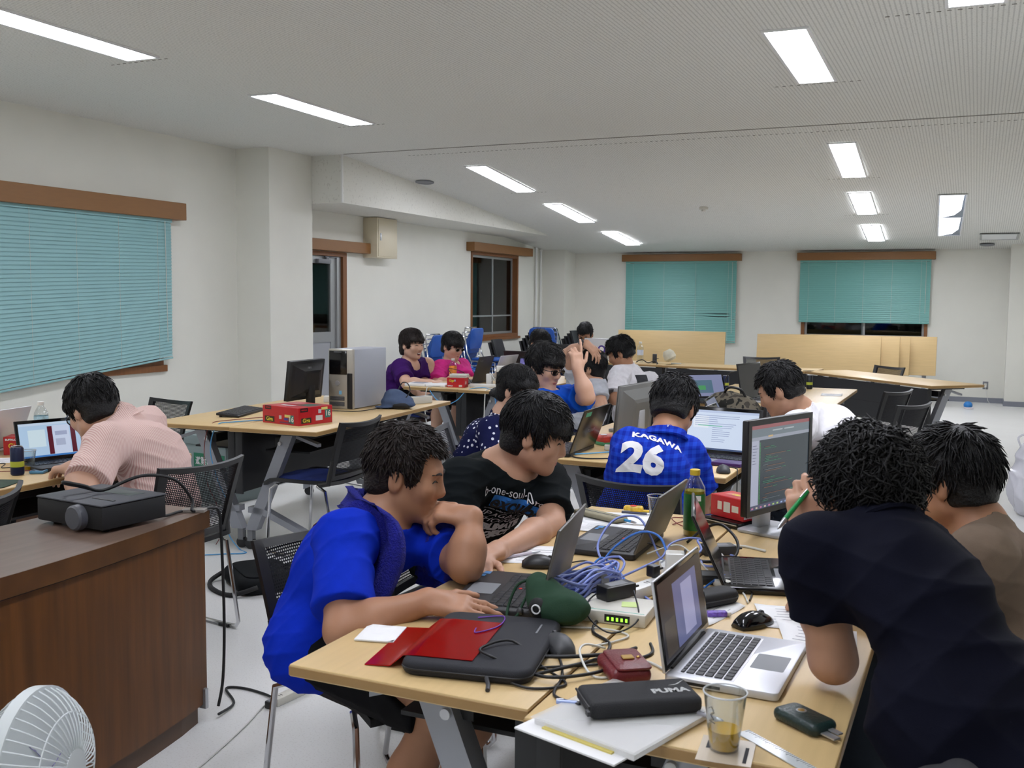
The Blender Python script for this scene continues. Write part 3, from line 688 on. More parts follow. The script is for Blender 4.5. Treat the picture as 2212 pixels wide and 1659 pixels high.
# ================================================================ people: smooth bodies meshed from distance fields
class Field:
    def __init__(s, lo, hi, h):
        s.h = h; s.lo = np.array(lo, np.float32); s.n = np.maximum(((np.array(hi)-s.lo)/h).astype(int)+2, 4)
        s.F = np.full(s.n, 0.2, np.float32)
        s.ax = [s.lo[i]+h*np.arange(s.n[i], dtype=np.float32) for i in range(3)]
    def _sl(s, lo, hi, pad):
        a = np.clip(((np.array(lo)-pad-s.lo)/s.h).astype(int), 0, s.n-1); b = np.clip(((np.array(hi)+pad-s.lo)/s.h).astype(int)+2, 1, s.n)
        return a, np.maximum(b, a+1)
    def op(s, f, lo, hi, k=0.02, sub=False):
        a, b = s._sl(lo, hi, k+0.03); sl = tuple(slice(a[i], b[i]) for i in range(3))
        X = s.ax[0][sl[0]][:, None, None]; Y = s.ax[1][sl[1]][None, :, None]; Z = s.ax[2][sl[2]][None, None, :]
        d = f(X, Y, Z).astype(np.float32); A = s.F[sl]
        if sub:
            d = -d; hh = np.maximum(k-np.abs(A-d), 0)/k; s.F[sl] = np.maximum(A, d)+hh*hh*k*0.25
        else:
            hh = np.maximum(k-np.abs(A-d), 0)/k; s.F[sl] = np.minimum(A, d)-hh*hh*k*0.25
    def cone(s, a, b, r1, r2, k=0.03, sub=False):
        a = np.array(a, float); b = np.array(b, float); ba = b-a; L2 = max(float(ba@ba), 1e-9); r = max(r1, r2)
        def f(X, Y, Z):
            x = X-a[0]; y = Y-a[1]; z = Z-a[2]
            t = np.clip((x*ba[0]+y*ba[1]+z*ba[2])/L2, 0, 1)
            return np.sqrt((x-t*ba[0])**2+(y-t*ba[1])**2+(z-t*ba[2])**2)-(r1+(r2-r1)*t)
        s.op(f, np.minimum(a, b)-r, np.maximum(a, b)+r, k, sub)
    def ell(s, c, rad, R=None, k=0.03, sub=False):
        c = np.array(c, float); R = np.eye(3) if R is None else R; r = np.array(rad, float); m = r.max()
        def f(X, Y, Z):
            x = X-c[0]; y = Y-c[1]; z = Z-c[2]
            q = [x*R[i][0]+y*R[i][1]+z*R[i][2] for i in range(3)]
            k0 = np.sqrt(sum((q[i]/r[i])**2 for i in range(3))); k1 = np.sqrt(sum((q[i]/r[i]**2)**2 for i in range(3)))
            return k0*(k0-1)/np.maximum(k1, 1e-6)
        s.op(f, c-m, c+m, k, sub)
    def box(s, c, half, R, rd=0.005, k=0.01, sub=False):
        c = np.array(c, float); hf = np.array(half, float)-rd; m = np.linalg.norm(half)
        def f(X, Y, Z):
            x = X-c[0]; y = Y-c[1]; z = Z-c[2]
            q = [np.abs(x*R[i][0]+y*R[i][1]+z*R[i][2])-hf[i] for i in range(3)]
            out = np.sqrt(sum(np.maximum(v, 0)**2 for v in q)); ins = np.minimum(np.maximum(np.maximum(q[0], q[1]), q[2]), 0)
            return out+ins-rd
        s.op(f, c-m, c+m, k, sub)
    def cut(s, p, n, k=0.006, lo=None, hi=None):
        """remove the half space in direction n from p (inside optional bounds)"""
        p = np.array(p, float); n = np.array(n, float); n /= np.linalg.norm(n)
        lo = s.lo if lo is None else np.array(lo); hi = s.lo+s.h*s.n if hi is None else np.array(hi)
        a, b = s._sl(lo, hi, 0); sl = tuple(slice(a[i], b[i]) for i in range(3))
        X = s.ax[0][sl[0]][:, None, None]; Y = s.ax[1][sl[1]][None, :, None]; Z = s.ax[2][sl[2]][None, None, :]
        d = ((X-p[0])*n[0]+(Y-p[1])*n[1]+(Z-p[2])*n[2]).astype(np.float32); A = s.F[sl]
        hh = np.maximum(k-np.abs(A-d), 0)/k; s.F[sl] = np.maximum(A, d)+hh*hh*k*0.25
    def mesh(s, name, fold=0.0, fscale=14.0, seed=0, smooth_it=1):
        F = s.F; b = F < 0
        F[0], F[-1], F[:, 0], F[:, -1], F[:, :, 0], F[:, :, -1] = 0.2, 0.2, 0.2, 0.2, 0.2, 0.2; b = F < 0
        c8 = sum(b[i:b.shape[0]-1+i, j:b.shape[1]-1+j, k:b.shape[2]-1+k].astype(np.int8) for i in (0, 1) for j in (0, 1) for k in (0, 1))
        act = (c8 > 0) & (c8 < 8); I = np.argwhere(act); N = len(I)
        idx = np.full(act.shape, -1, np.int32); idx[act] = np.arange(N, dtype=np.int32)
        corners = [(i, j, k) for i in (0, 1) for j in (0, 1) for k in (0, 1)]
        V = {c: F[I[:, 0]+c[0], I[:, 1]+c[1], I[:, 2]+c[2]] for c in corners}
        acc = np.zeros((N, 3), np.float32); cnt = np.zeros(N, np.float32)
        for c in corners:
            for ax in range(3):
                if c[ax]: continue
                e = list(c); e[ax] = 1; e = tuple(e); va, vb = V[c], V[e]; m = (va < 0) != (vb < 0)
                t = np.where(m, va/np.where(m, va-vb, 1), 0)
                p = np.array(c, np.float32)[None, :].repeat(N, 0); p[:, ax] = t
                acc += p*m[:, None]; cnt += m
        verts = (I+acc/np.maximum(cnt, 1)[:, None])*s.h+s.lo
        faces = []
        for ax in range(3):
            o1, o2 = [(1, 2), (2, 0), (0, 1)][ax]
            sl0 = [slice(None)]*3; sl1 = [slice(None)]*3; sl0[ax] = slice(0, -1); sl1[ax] = slice(1, None)
            A = b[tuple(sl0)]; B = b[tuple(sl1)]; E = np.argwhere(A != B)
            if not len(E): continue
            E = E[(E[:, o1] > 0) & (E[:, o2] > 0)]
            fl = b[E[:, 0], E[:, 1], E[:, 2]]
            q = []
            for (u, v) in ((1, 1), (0, 1), (0, 0), (1, 0)):
                d = E.copy(); d[:, o1] -= u; d[:, o2] -= v; q.append(idx[d[:, 0], d[:, 1], d[:, 2]])
            q = np.stack(q, 1); q[~fl] = q[~fl][:, ::-1]; faces.append(q)
        faces = np.concatenate(faces); faces = faces[(faces >= 0).all(1)]
        for _ in range(smooth_it):
            a = np.zeros_like(verts); c = np.zeros(N, np.float32)
            for i in range(4):
                np.add.at(a, faces[:, i], verts[faces[:, (i+1) % 4]]+verts[faces[:, (i+3) % 4]]); np.add.at(c, faces[:, i], 2)
            verts = 0.5*verts+0.5*a/np.maximum(c, 1)[:, None]
        if fold:
            n = np.cross(verts[faces[:, 2]]-verts[faces[:, 0]], verts[faces[:, 3]]-verts[faces[:, 1]]); vn = np.zeros_like(verts)
            for i in range(4): np.add.at(vn, faces[:, i], n)
            vn /= np.maximum(np.linalg.norm(vn, axis=1), 1e-9)[:, None]
            rs = np.random.RandomState(seed); disp = np.zeros(N)
            for o in range(5):
                d = rs.normal(size=3); d[2] += 0.8*np.sign(d[2]); d /= np.linalg.norm(d); fr = fscale*(0.6+1.2*rs.rand()); w = rs.normal(size=3)*5; w2 = rs.normal(size=3)*6
                ph = verts@d*fr+rs.rand()*6+2.2*np.sin(verts@w+rs.rand()*6)
                mask = np.clip(0.5+0.9*np.sin(verts@w2+rs.rand()*6), 0, 1)
                disp += mask*(1-np.abs(np.sin(ph)))**1.6
            verts = verts+vn*((disp/5-0.18)*fold*3.2)[:, None]
        return np_mesh(name, verts, faces)
def np_mesh(name, verts, faces):
    me = bpy.data.meshes.new(name); N = len(verts); M_ = len(faces); k = faces.shape[1]
    me.vertices.add(N); me.vertices.foreach_set('co', verts.astype(np.float32).ravel())
    me.loops.add(M_*k); me.loops.foreach_set('vertex_index', faces.astype(np.int32).ravel())
    me.polygons.add(M_); me.polygons.foreach_set('loop_start', np.arange(0, M_*k, k, dtype=np.int32)); me.polygons.foreach_set('loop_total', np.full(M_, k, np.int32))
    me.update(calc_edges=True); me.shade_smooth(); return me
def V3(p): return np.array(p, float)
def unit(v): v = V3(v); return v/max(np.linalg.norm(v), 1e-9)
M_skin = mat('skin', (188, 144, 118), 0.5, noise=0.06, nscale=12, spec=0.35)
M_skin2 = mat('skin_fair', (206, 164, 140), 0.5, noise=0.06, nscale=12, spec=0.35)
M_skin3 = mat('skin_tan', (168, 122, 94), 0.5, noise=0.06, nscale=12, spec=0.35)
def hair_mat(name, c):
    m = mat(name, c, 0.5, noise=0.35, nscale=60, spec=0.28, bump=0.5, bscale=140); return m
M_hair = hair_mat('hair_black', (17, 16, 17)); M_hairb = hair_mat('hair_brown_black', (30, 22, 19))
M_eye = mat('eye_dark', (16, 12, 11), 0.25); M_brow = mat('eyebrow', (26, 21, 19), 0.7); M_lip = mat('lips', (172, 100, 90), 0.45)
M_teeth = mat('teeth', (230, 226, 215), 0.3); M_mouth = mat('mouth_inside', (60, 20, 20), 0.6); M_nail = mat('nail', (222, 176, 158), 0.3)
def head_frame(p):
    f = unit(p['hf']); u = V3(p.get('hu', (0, 0, 1))); u = unit(u-f*(u@f)); r = np.cross(f, u)
    return np.array([r, f, u])
def hand(fd, w, d, nrm, side, s, curl, pts):
    """palm and five fingers; d = finger direction, nrm = back-of-hand normal, side = +1 when the thumb is on nrm x d side"""
    d = unit(d); nrm = unit(V3(nrm)-d*(V3(nrm)@d)); y = np.cross(nrm, d)*side
    R = np.array([d, y, nrm]); L = lambda a, b, c: w+s*(d*a+y*b+nrm*c)
    fd.box(L(0.052, 0.0, 0.0), (0.046*s, 0.040*s, 0.0135*s), R, 0.012*s, 0.012)
    fd.cone(L(0.0, 0, 0), L(0.03, 0, 0), 0.027*s, 0.026*s, 0.02)
    kn = ((0.094, 0.030, 0.044, 0.026, 0.022), (0.099, 0.0095, 0.048, 0.030, 0.023), (0.094, -0.011, 0.045, 0.028, 0.022), (0.085, -0.030, 0.034, 0.020, 0.019))
    tips = []
    for q, (a, b_, l1, l2, l3) in enumerate(kn):
        c = curl[q] if isinstance(curl, (list, tuple)) else curl
        p0 = L(a-0.008, b_, 0.0); ang = 0.0; pr = p0; sp = 0.10*(1.5-q)*(1-min(c, 1)*0.8)
        for li, (ln, bend) in enumerate(((l1, 0.55), (l2, 0.75), (l3, 0.5))):
            ang += bend*c*1.35
            dv = unit(d*math.cos(ang)-nrm*math.sin(ang)+y*sp*math.cos(ang)); pn = pr+dv*ln*s
            fd.cone(pr, pn, (0.0092-0.0008*li)*s, (0.0086-0.0008*li)*s, 0.006 if li else 0.008); pr = pn
        tips.append((pr, dv, unit(nrm*math.cos(ang)+d*math.sin(ang))))
    c = curl[4] if isinstance(curl, (list, tuple)) else curl*0.5
    t0 = L(0.022, 0.030, -0.004); v1 = unit(d*(0.75)+y*(0.75-0.5*c)-nrm*0.25*c); t1 = t0+v1*0.044*s
    v2 = unit(d*(0.9)+y*(0.35-0.75*c)-nrm*0.35*c); t2 = t1+v2*0.030*s; t3 = t2+v2*0.022*s
    fd.cone(L(0.02, 0.014, -0.002), t1, 0.017*s, 0.0105*s, 0.014); fd.cone(t1, t2, 0.0105*s, 0.0098*s, 0.006); fd.cone(t2, t3, 0.0095*s, 0.008*s, 0.006)
    pts.append(tips)
def person(name_label, p, h=0.007, skin=None, hair=None):
    s = p.get('s', 1.07); T = thing('person', name_label, 'person', (0, 0, 0), 0, 'people working in the room')
    skin = skin or M_skin; hairm = hair or M_hair
    J = {k: V3(v) for k, v in p.items() if isinstance(v, (tuple, list)) and len(v) == 3 and k not in ('hair_p',) and isinstance(v[0], (int, float))}
    allp = [J[k] for k in J if k not in ('hf', 'hu', 'hnL', 'hnR', 'hdL', 'hdR', 'cf')]
    lo = np.min(allp, 0)-0.24*s; hi = np.max(allp, 0)+0.24*s
    fd = Field(lo, hi, h)
    R = head_frame(p); hc = J['head']; H = lambda x, y, z: hc+s*(R[0]*x+R[1]*y+R[2]*z)
    N, SL, SR, PV = J['neck'], J['SL'], J['SR'], J['pelvis']
    fw = unit(np.cross((0, 0, 1), unit(SR-SL))) if 'cf' not in J else unit(J['cf'])   # chest forward: right x up
    side = unit(SR-SL); mid = (SL+SR)/2; up = unit(mid-PV); fwd = unit(np.cross(up, side)); 
    if fwd@fw < 0: fwd = -fwd
    g = p.get('girth', 1.0)
    Rb = np.array([side, fwd, up]); tl = np.linalg.norm(mid-PV)
    waist = PV*0.62+mid*0.38-fwd*0.02*s+V3(p.get('hunch', (0, 0, 0)))*0.6; chest = PV*0.28+mid*0.72-fwd*0.01*s+V3(p.get('hunch', (0, 0, 0)))
    def torso(F, inf, k=0.06):
        F.ell(PV, (0.165*s*g+inf, 0.12*s*g+inf, 0.12*s+inf), Rb, k)
        F.ell(waist, (0.145*s*g+inf, 0.105*s*g+inf, min(0.16*s, 0.42*tl)+inf), Rb, k)
        F.ell(chest, (0.165*s*g+inf, 0.112*s*g+inf, min(0.17*s, 0.36*tl)+inf), Rb, k)
        F.cone(SL+side*0.02*s, SR-side*0.02*s, 0.062*s+inf, 0.062*s+inf, k)
        F.cone(mid-up*0.02*s, N, 0.085*s+inf, 0.060*s+inf*0.6, 0.05)
    torso(fd, 0.0)
    fd.cone(N, H(0, -0.02, -0.04), 0.058*s, 0.056*s, 0.03)
    # head
    fd.ell(H(0, -0.012, 0.03), (0.077*s, 0.098*s, 0.092*s), R, 0.02)
    fd.ell(H(0, 0.022, -0.04), (0.064*s, 0.072*s, 0.080*s), R, 0.03)
    fd.cone(H(-0.045, 0.0, -0.062), H(-0.012, 0.068, -0.098), 0.026*s, 0.019*s, 0.03); fd.cone(H(0.045, 0.0, -0.062), H(0.012, 0.068, -0.098), 0.026*s, 0.019*s, 0.03)
    fd.cone(H(-0.034, 0.076, 0.024), H(0.034, 0.076, 0.024), 0.013*s, 0.013*s, 0.02)
    for e in (-1, 1):
        fd.ell(H(0.040*e, 0.062, -0.026), (0.026*s, 0.024*s, 0.026*s), R, 0.025)
        fd.ell(H(0.033*e, 0.098, 0.003), (0.019*s, 0.0175*s, 0.011*s), R, 0.010, True)
        fd.ell(H(0.032*e, 0.0735, 0.0015), (0.0135*s, 0.010*s, 0.0095*s), R, 0.006)
        fd.ell(H(0.080*e, -0.012, -0.012), (0.011*s, 0.020*s, 0.034*s), R, 0.008)
        fd.ell(H(0.092*e, -0.004, -0.008), (0.007*s, 0.010*s, 0.018*s), R, 0.006, True)
    fd.cone(H(0, 0.083, 0.012), H(0, 0.102, -0.030), 0.009*s, 0.0135*s, 0.018)
    for e in (-1, 1): fd.cone(H(0.010*e, 0.092, -0.034), H(0.014*e, 0.088, -0.036), 0.009*s, 0.007*s, 0.010)
    sm = p.get('smile')
    if sm: fd.ell(H(0, 0.098, -0.070), (0.024*s, 0.02*s, 0.012*s), R, 0.006, True)
    else:
        fd.cone(H(-0.020, 0.084, -0.066), H(0.020, 0.084, -0.066), 0.0085*s, 0.0085*s, 0.012)
        fd.ell(H(0, 0.102, -0.069), (0.022*s, 0.008*s, 0.0018*s), R, 0.003, True)
    # arms and hands
    tips = []
    for c in 'LR':
        S, E, W = J['S'+c], J['E'+c], J['W'+c]
        fd.cone(S, E, 0.056*s*g**0.5, 0.045*s, 0.04); fd.cone(E, E*0.65+W*0.35, 0.043*s, 0.045*s, 0.02); fd.cone(E*0.65+W*0.35, W, 0.045*s, 0.028*s, 0.03)
        hd = J.get('hd'+c, unit(W-E)); hn = J.get('hn'+c, V3((0, 0, 1)))
        dd = unit(hd); nn = unit(hn-dd*(hn@dd)); yy = np.cross(nn, dd)
        sg = 1 if c == 'L' else -1
        hand(fd, W, hd, hn, -sg, s, p.get('curl'+c, 0.45), tips)
    # legs
    if 'KL' in J:
        for c in 'LR':
            HP = PV+side*(0.09*s if c == 'R' else -0.09*s); K, A = J['K'+c], J['A'+c]
            fd.cone(HP, K, 0.082*s*g, 0.058*s, 0.05); fd.cone(K, K*0.6+A*0.4, 0.056*s, 0.054*s, 0.02); fd.cone(K*0.6+A*0.4, A, 0.052*s, 0.036*s, 0.03)
            toe = J.get('T'+c, A+fwd*0.15-V3((0, 0, 0.05)))
            fd.cone(A-V3((0, 0, 0.02)), toe, 0.036*s, 0.028*s, 0.03)
            td = unit(toe-A); tl_ = unit(np.cross(td, (0, 0, 1)))
            for q in range(5):
                b0 = toe+tl_*(q-2)*0.017*s; fd.cone(b0, b0+td*(0.045-0.005*abs(q-1.5))*s, 0.0105*s, 0.0095*s, 0.008)
    def ys(x, z, d=0.09):
        yy = np.linspace(0.14, 0.03, 111); q = np.array([H(x, y, z) for y in yy]); f = samp(fd, q[:, 0], q[:, 1], q[:, 2]); i = np.argmax(f < 0)
        return yy[i] if i > 0 else d
    body = link('body', fd.mesh('body'), skin, T)
    if p.get('nails'):
        for hi_ in p['nails']:
            for (pt, dv, nv) in tips[hi_]:
                part('fingernail', MB().ellipsoid((0, 0, 0), (0.006*s, 0.0052*s, 0.0018*s), 8, 6, frame(pt+nv*0.0068*s+dv*0.001, dv, np.cross(nv, dv))), M_nail, T)
    # facial features
    HM = Matrix([[R[0][i]*s, R[1][i]*s, R[2][i]*s, hc[i]] for i in range(3)]+[[0, 0, 0, 1]])
    for e in (-1, 1):
        part('eye', MB().tube([HM @ Vector((e*x, ys(e*x, z)+0.0008, z)) for x, z in ((0.018, -0.001), (0.025, 0.0018), (0.032, 0.0028), (0.040, 0.0016), (0.047, -0.0015))], [0.0014*s, 0.0027*s, 0.0031*s, 0.0024*s, 0.0012*s], 6), M_eye, T)
        part('eyebrow', MB().tube([HM @ Vector((e*x, ys(e*x, z)+0.0018, z)) for x, z in ((0.014, 0.0205), (0.024, 0.0245), (0.036, 0.0255), (0.050, 0.0205))], [0.0028*s, 0.0040*s, 0.0036*s, 0.0016*s], 6), M_brow, T)
    if sm:
        part('mouth', MB().ellipsoid((0, 0.080, -0.070), (0.022, 0.010, 0.011), 12, 8, HM), M_mouth, T)
        part('teeth', MB().ellipsoid((0, 0.087, -0.064), (0.018, 0.006, 0.0045), 12, 6, HM), M_teeth, T)
    zu, zl = (-0.0655, -0.0735) if not sm else (-0.057, -0.083)
    part('lips', MB().tube([HM @ Vector((x, ys(x, zu)-0.0015, zu-abs(x)*0.08)) for x in (-0.022, -0.011, 0, 0.011, 0.022)], [0.0012*s, 0.0034*s, 0.0038*s, 0.0034*s, 0.0012*s], 6).tube([HM @ Vector((x, ys(x, zl)-0.0015, zl+abs(x)*0.10)) for x in (-0.020, -0.01, 0, 0.01, 0.020)], [0.0012*s, 0.004*s, 0.0046*s, 0.004*s, 0.0012*s], 6), M_lip, T)
    # hair
    hp = dict(fringe=0.045, nape=-0.075, vol=0.012, locks=260, len=0.055, lift=0.010, curl=0.0, side=-0.02, front=0.045, seed=3, w=0.0024); hp.update(p.get('hairp', {}))
    make_hair(T, HM, R, hc, s, hp, hairm, max(0.0045, min(h, 0.006)))
    if p.get('glasses'): glasses(T, HM, s, p['glasses'])
    # clothes
    sh = p.get('shirt')
    ret = {'T': T, 'H': HM, 'tips': tips}
    if sh:
        col, slv = sh['mat'], sh.get('sleeve', 0.72); hf = p.get('hc', h)
        lo2 = np.min([SL, SR, PV, J['EL'], J['ER'], N], 0)-0.24*s; hi2 = np.max([SL, SR, PV, J['EL'], J['ER'], N], 0)+0.2*s
        fs = Field(lo2, hi2, hf); inf = sh.get('inf', 0.014); torso(fs, inf); fs.cone(PV-side*0.085*s, PV+side*0.085*s, 0.105*s+inf, 0.105*s+inf, 0.05)
        for c in 'LR':
            S, E, W = J['S'+c], J['E'+c], J['W'+c]; e = S+(E-S)*min(slv, 1.0)
            if slv <= 1.0:
                ax_ = unit(E-S); tmp = Field(np.minimum(S, E)-0.17*s, np.maximum(S, E)+0.17*s, hf)
                rr = sh.get('cuff', 0.068)
                tmp.cone(S, S+(E-S)*1.1, 0.064*s+inf*0.5, rr*s+inf*0.3, 0.02); tmp.cut(e, ax_)
                fs.op(lambda X, Y, Z, t=tmp: samp(t, X, Y, Z), np.minimum(S, E)-0.10*s, np.maximum(S, E)+0.10*s, 0.05)
            else:
                fs.cone(S, E, 0.062*s+inf*0.5, 0.052*s+inf*0.5, 0.05); w2 = E+(W-E)*(slv-1.0)
                ax_ = unit(W-E); tmp = Field(np.minimum(W, E)-0.15*s, np.maximum(W, E)+0.15*s, hf); tmp.cone(E, E+(W-E)*1.1, 0.052*s+inf*0.5, 0.040*s+inf*0.5); tmp.cut(w2, ax_)
                fs.op(lambda X, Y, Z, t=tmp: samp(t, X, Y, Z), np.minimum(E, W)-0.08*s, np.maximum(E, W)+0.08*s, 0.02)
        # neck opening
        nd = unit(H(0, -0.02, -0.04)-N); nr = sh.get('neck', 0.072)*s
        fs.cone(N-nd*0.012*s+fwd*sh.get('scoop', 0.012)*s, N+nd*0.25*s+fwd*sh.get('scoop', 0.012)*s, nr, nr*1.5, 0.008, True)
        if sh.get('vneck'): fs.cone(N+fwd*0.03*s, N+fwd*0.10*s-up*sh['vneck']*s, 0.045*s, 0.012*s, 0.01, True)
        if sh.get('hemd', 0.13) > 0.2: fs.ell(PV-up*0.14*s, (0.170*s*g+inf, 0.13*s*g+inf, 0.17*s+inf), Rb, 0.05)
        if sh.get('hem', True): fs.cut(PV-up*sh.get('hemd', 0.13)*s, -up)
        me = fs.mesh('shirt', sh.get('fold', 0.006), sh.get('fscale', 15)*2.6, sh.get('seed', 1))
        so = link('shirt', me, col, T); ret['shirt'] = so
        ret['bvh'] = BVHTree.FromPolygons([v.co.copy() for v in me.vertices], [tuple(q.vertices) for q in me.polygons])
        if sh.get('collar'):
            rings = []
            for k in range(17):
                a = -PI*0.86+2*PI*0.86*k/16+PI/2+PI
                rr = nr*1.02; o = N+nd*(-0.004*s)+fwd*sh.get('scoop', 0.012)*s+(side*math.cos(a)+fwd*math.sin(a))*rr
                ou = (side*math.cos(a)+fwd*math.sin(a)); rings.append([o-ou*0.002-nd*0.01*s, o+ou*0.003+nd*0.032*s, o+ou*0.012+nd*0.03*s, o+ou*0.026-nd*0.006*s, o+ou*0.020-nd*0.012*s])
            part('collar', MB().loft([[Vector(q) for q in r] for r in rings]), sh.get('collarm', col), T)
    pa = p.get('pants')
    if pa and 'KL' in J:
        lo3 = np.min([PV, J['KL'], J['KR'], J['AL'], J['AR']], 0)-0.2*s; hi3 = np.max([PV, J['KL'], J['KR'], J['AL'], J['AR']], 0)+0.2*s
        fp = Field(lo3, hi3, max(h, 0.008)); inf = 0.004
        fp.ell(PV, (0.165*s*g+inf, 0.12*s*g+inf, 0.12*s+inf), Rb, 0.05)
        for c in 'LR':
            HP = PV+side*(0.09*s if c == 'R' else -0.09*s); K, A = J['K'+c], J['A'+c]
            if pa.get('short'):
                tmp = Field(np.minimum(HP, K)-0.2*s, np.maximum(HP, K)+0.2*s, fp.h); tmp.cone(HP, HP+(K-HP)*1.2, 0.095*s*g, 0.085*s); tmp.cut(HP+(K-HP)*pa['short'], unit(K-HP))
                fp.op(lambda X, Y, Z, t=tmp: samp(t, X, Y, Z), np.minimum(HP, K)-0.12*s, np.maximum(HP, K)+0.12*s, 0.04)
            else:
                fp.cone(HP, K, 0.092*s*g, 0.074*s, 0.04); fp.cone(K, A, 0.072*s, 0.055*s, 0.03)
        fp.cut(PV+up*0.11*s, up)
        link('trousers', fp.mesh('trousers', 0.006, 45, 5), pa['mat'], T)
    return ret
def samp(t, X, Y, Z):
    """trilinear lookup of field t at grid points"""
    gx, gy, gz = [np.clip((a-t.lo[i])/t.h, 0, t.n[i]-1.001) for i, a in enumerate((X, Y, Z))]
    ix, iy, iz = gx.astype(int), gy.astype(int), gz.astype(int); fx, fy, fz = gx-ix, gy-iy, gz-iz
    F = t.F; o = 0
    for a in (0, 1):
        for b in (0, 1):
            for c in (0, 1):
                o = o+F[ix+a, iy+b, iz+c]*((fx if a else 1-fx)*(fy if b else 1-fy)*(fz if c else 1-fz))
    return o
def make_hair(T, HM, R, hc, s, hp, m, h):
    W = lambda x, y, z: hc+s*(R[0]*x+R[1]*y+R[2]*z)
    fd = Field(hc-0.20*s, hc+0.20*s, h); v = hp['vol']
    fd.ell(W(0, -0.014, 0.034), ((0.077+v)*s, (0.099+v)*s, (0.091+v)*s), R, 0.02)
    if hp['nape'] < -0.03: fd.ell(W(0, -0.055, -0.030+hp['nape']*0.2), ((0.066+v*0.6)*s, (0.047+v*0.6)*s, (0.055-hp['nape']*0.25)*s), R, 0.03)
    if hp.get('bun'): fd.ell(W(*hp['bun'][:3]), (hp['bun'][3]*s,)*3, R, 0.02)
    if hp.get('bangs'): fd.ell(W(0, 0.058, 0.045), ((0.070+v*0.5)*s, (0.040+v*0.4)*s, 0.042*s), R, 0.02)
    bb = 0.30
    fz = hp['fringe']
    fd.box(W(0, hp['front']+bb, fz-bb), (bb*s, bb*s, bb*s), R, 0.01*s, 0.012, True)
    fd.box(W(0, -0.004+bb, hp['side']-bb), (bb*s, bb*s, bb*s), R, 0.008*s, 0.012, True)
    fd.box(W(0, 0, hp['nape']-bb), (bb*s, bb*s, bb*s), R, 0.01*s, 0.012, True)
    for e in (-1, 1): fd.ell(W(0.088*e, -0.008, -0.016), (0.022*s, 0.022*s, 0.028*s), R, 0.01, True)
    if hp.get('part'): fd.ell(W(0.06, 0.09, 0.085), (0.035*s, 0.03*s, 0.03*s), R, 0.02, True)
    me0 = fd.mesh('hair', 0.003, 60, hp['seed'])
    # tapered locks
    rs = random.Random(hp['seed']); mb = MB(); crown = Vector((0, -0.035, 0.12)); A = Vector((0.077+v, 0.099+v, 0.091+v)); cc = Vector((0, -0.014, 0.034)); n = 0; tries = 0
    while n < hp['locks'] and tries < 20000:
        tries += 1
        d = Vector((rs.gauss(0, 1), rs.gauss(0, 1), rs.gauss(0.25, 1))).normalized(); p = cc+Vector((d.x*A.x, d.y*A.y, d.z*A.z))*0.97
        if p.y > hp['front']-0.01 and p.z < fz+0.004: continue
        if p.y > -0.01 and p.z < hp['side']+0.01: continue
        if p.z < hp['nape']+0.02: continue
        if abs(p.x) > 0.06 and abs(p.y+0.008) < 0.026 and p.z < 0.012: continue
        nr = Vector((d.x/A.x, d.y/A.y, d.z/A.z)).normalized(); t = (p-crown)
        if p.z > 0.06 and p.y > -0.03: t = t+Vector((rs.uniform(-0.03, 0.03), 0.08, 0))
        t = (t-nr*t.dot(nr)).normalized(); t = (t+nr.cross(t)*rs.uniform(-0.5, 0.5)*(1+hp['curl']*3+(1.6 if p.z > 0.095 else 0))).normalized()
        ln = hp['len']*rs.uniform(0.6, 1.25); lf = hp['lift']*rs.uniform(0.0, 1.0)**2*1.6; bi = nr.cross(t)
        if p.y > 0.03: ln = min(ln, max(0.018, (p.z-fz+0.012)*1.15))
        c1 = hp['curl']*rs.uniform(-1, 1); ph = rs.uniform(0, 6)
        pts = []
        for k in range(5):
            u = k/4; q = p+t*ln*u+nr*(0.001+lf*u)+bi*(c1*0.02*math.sin(ph+u*4.2))+nr*hp['curl']*0.010*math.sin(ph*2+u*5)-nr*(0.5*ln*ln*u*u/0.11)
            pts.append(HM @ q)
        w = hp['w']*s*rs.uniform(0.7, 1.3); mb.tube(pts, [w*0.7, w, w, w*0.7, w*0.12], 4); n += 1
    bm = bmesh.new(); bm.from_mesh(me0); tmp = mb.mesh('locks', True); bm.from_mesh(tmp); bm.to_mesh(me0); bm.free(); bpy.data.meshes.remove(tmp); me0.shade_smooth()
    link('hair', me0, m, T)
def glasses(T, HM, s, kind):
    fm = {'black': M_blackg, 'red': mat('glasses_dark_red', (60, 14, 18), 0.3), 'metal': M_grey}[kind]; th = 0.0022 if kind == 'black' else 0.0014
    g = MB()
    for e in (-1, 1):
        loop = [(e*(0.033+0.023*math.cos(a)*(1 if abs(math.cos(a)) < 0.8 else 0.98)), 0.108-0.010*abs(math.cos(a) if math.cos(a)*1 > 0 else 0), -0.002+0.015*math.sin(a)) for a in [2*PI*k/16 for k in range(17)]]
        g.tube([HM @ Vector(q) for q in loop], th*s, 6)
        g.tube([HM @ Vector(q) for q in ((e*0.056, 0.100, 0.004), (e*0.074, 0.075, 0.004), (e*0.082, 0.0, 0.004), (e*0.084, -0.012, -0.004))], th*0.9*s, 6)
    g.tube([HM @ Vector(q) for q in ((-0.011, 0.109, 0.002), (0, 0.114, 0.004), (0.011, 0.109, 0.002))], th*s, 6)
    part('glasses', g, fm, T)
    for e in (-1, 1):
        part('lens', MB().loft([[HM @ Vector((e*(0.033+0.021*math.cos(2*PI*k/14)), y, -0.002+0.0135*math.sin(2*PI*k/14))) for k in range(14)] for y in (0.104, 0.1055)]), M_glass, T)
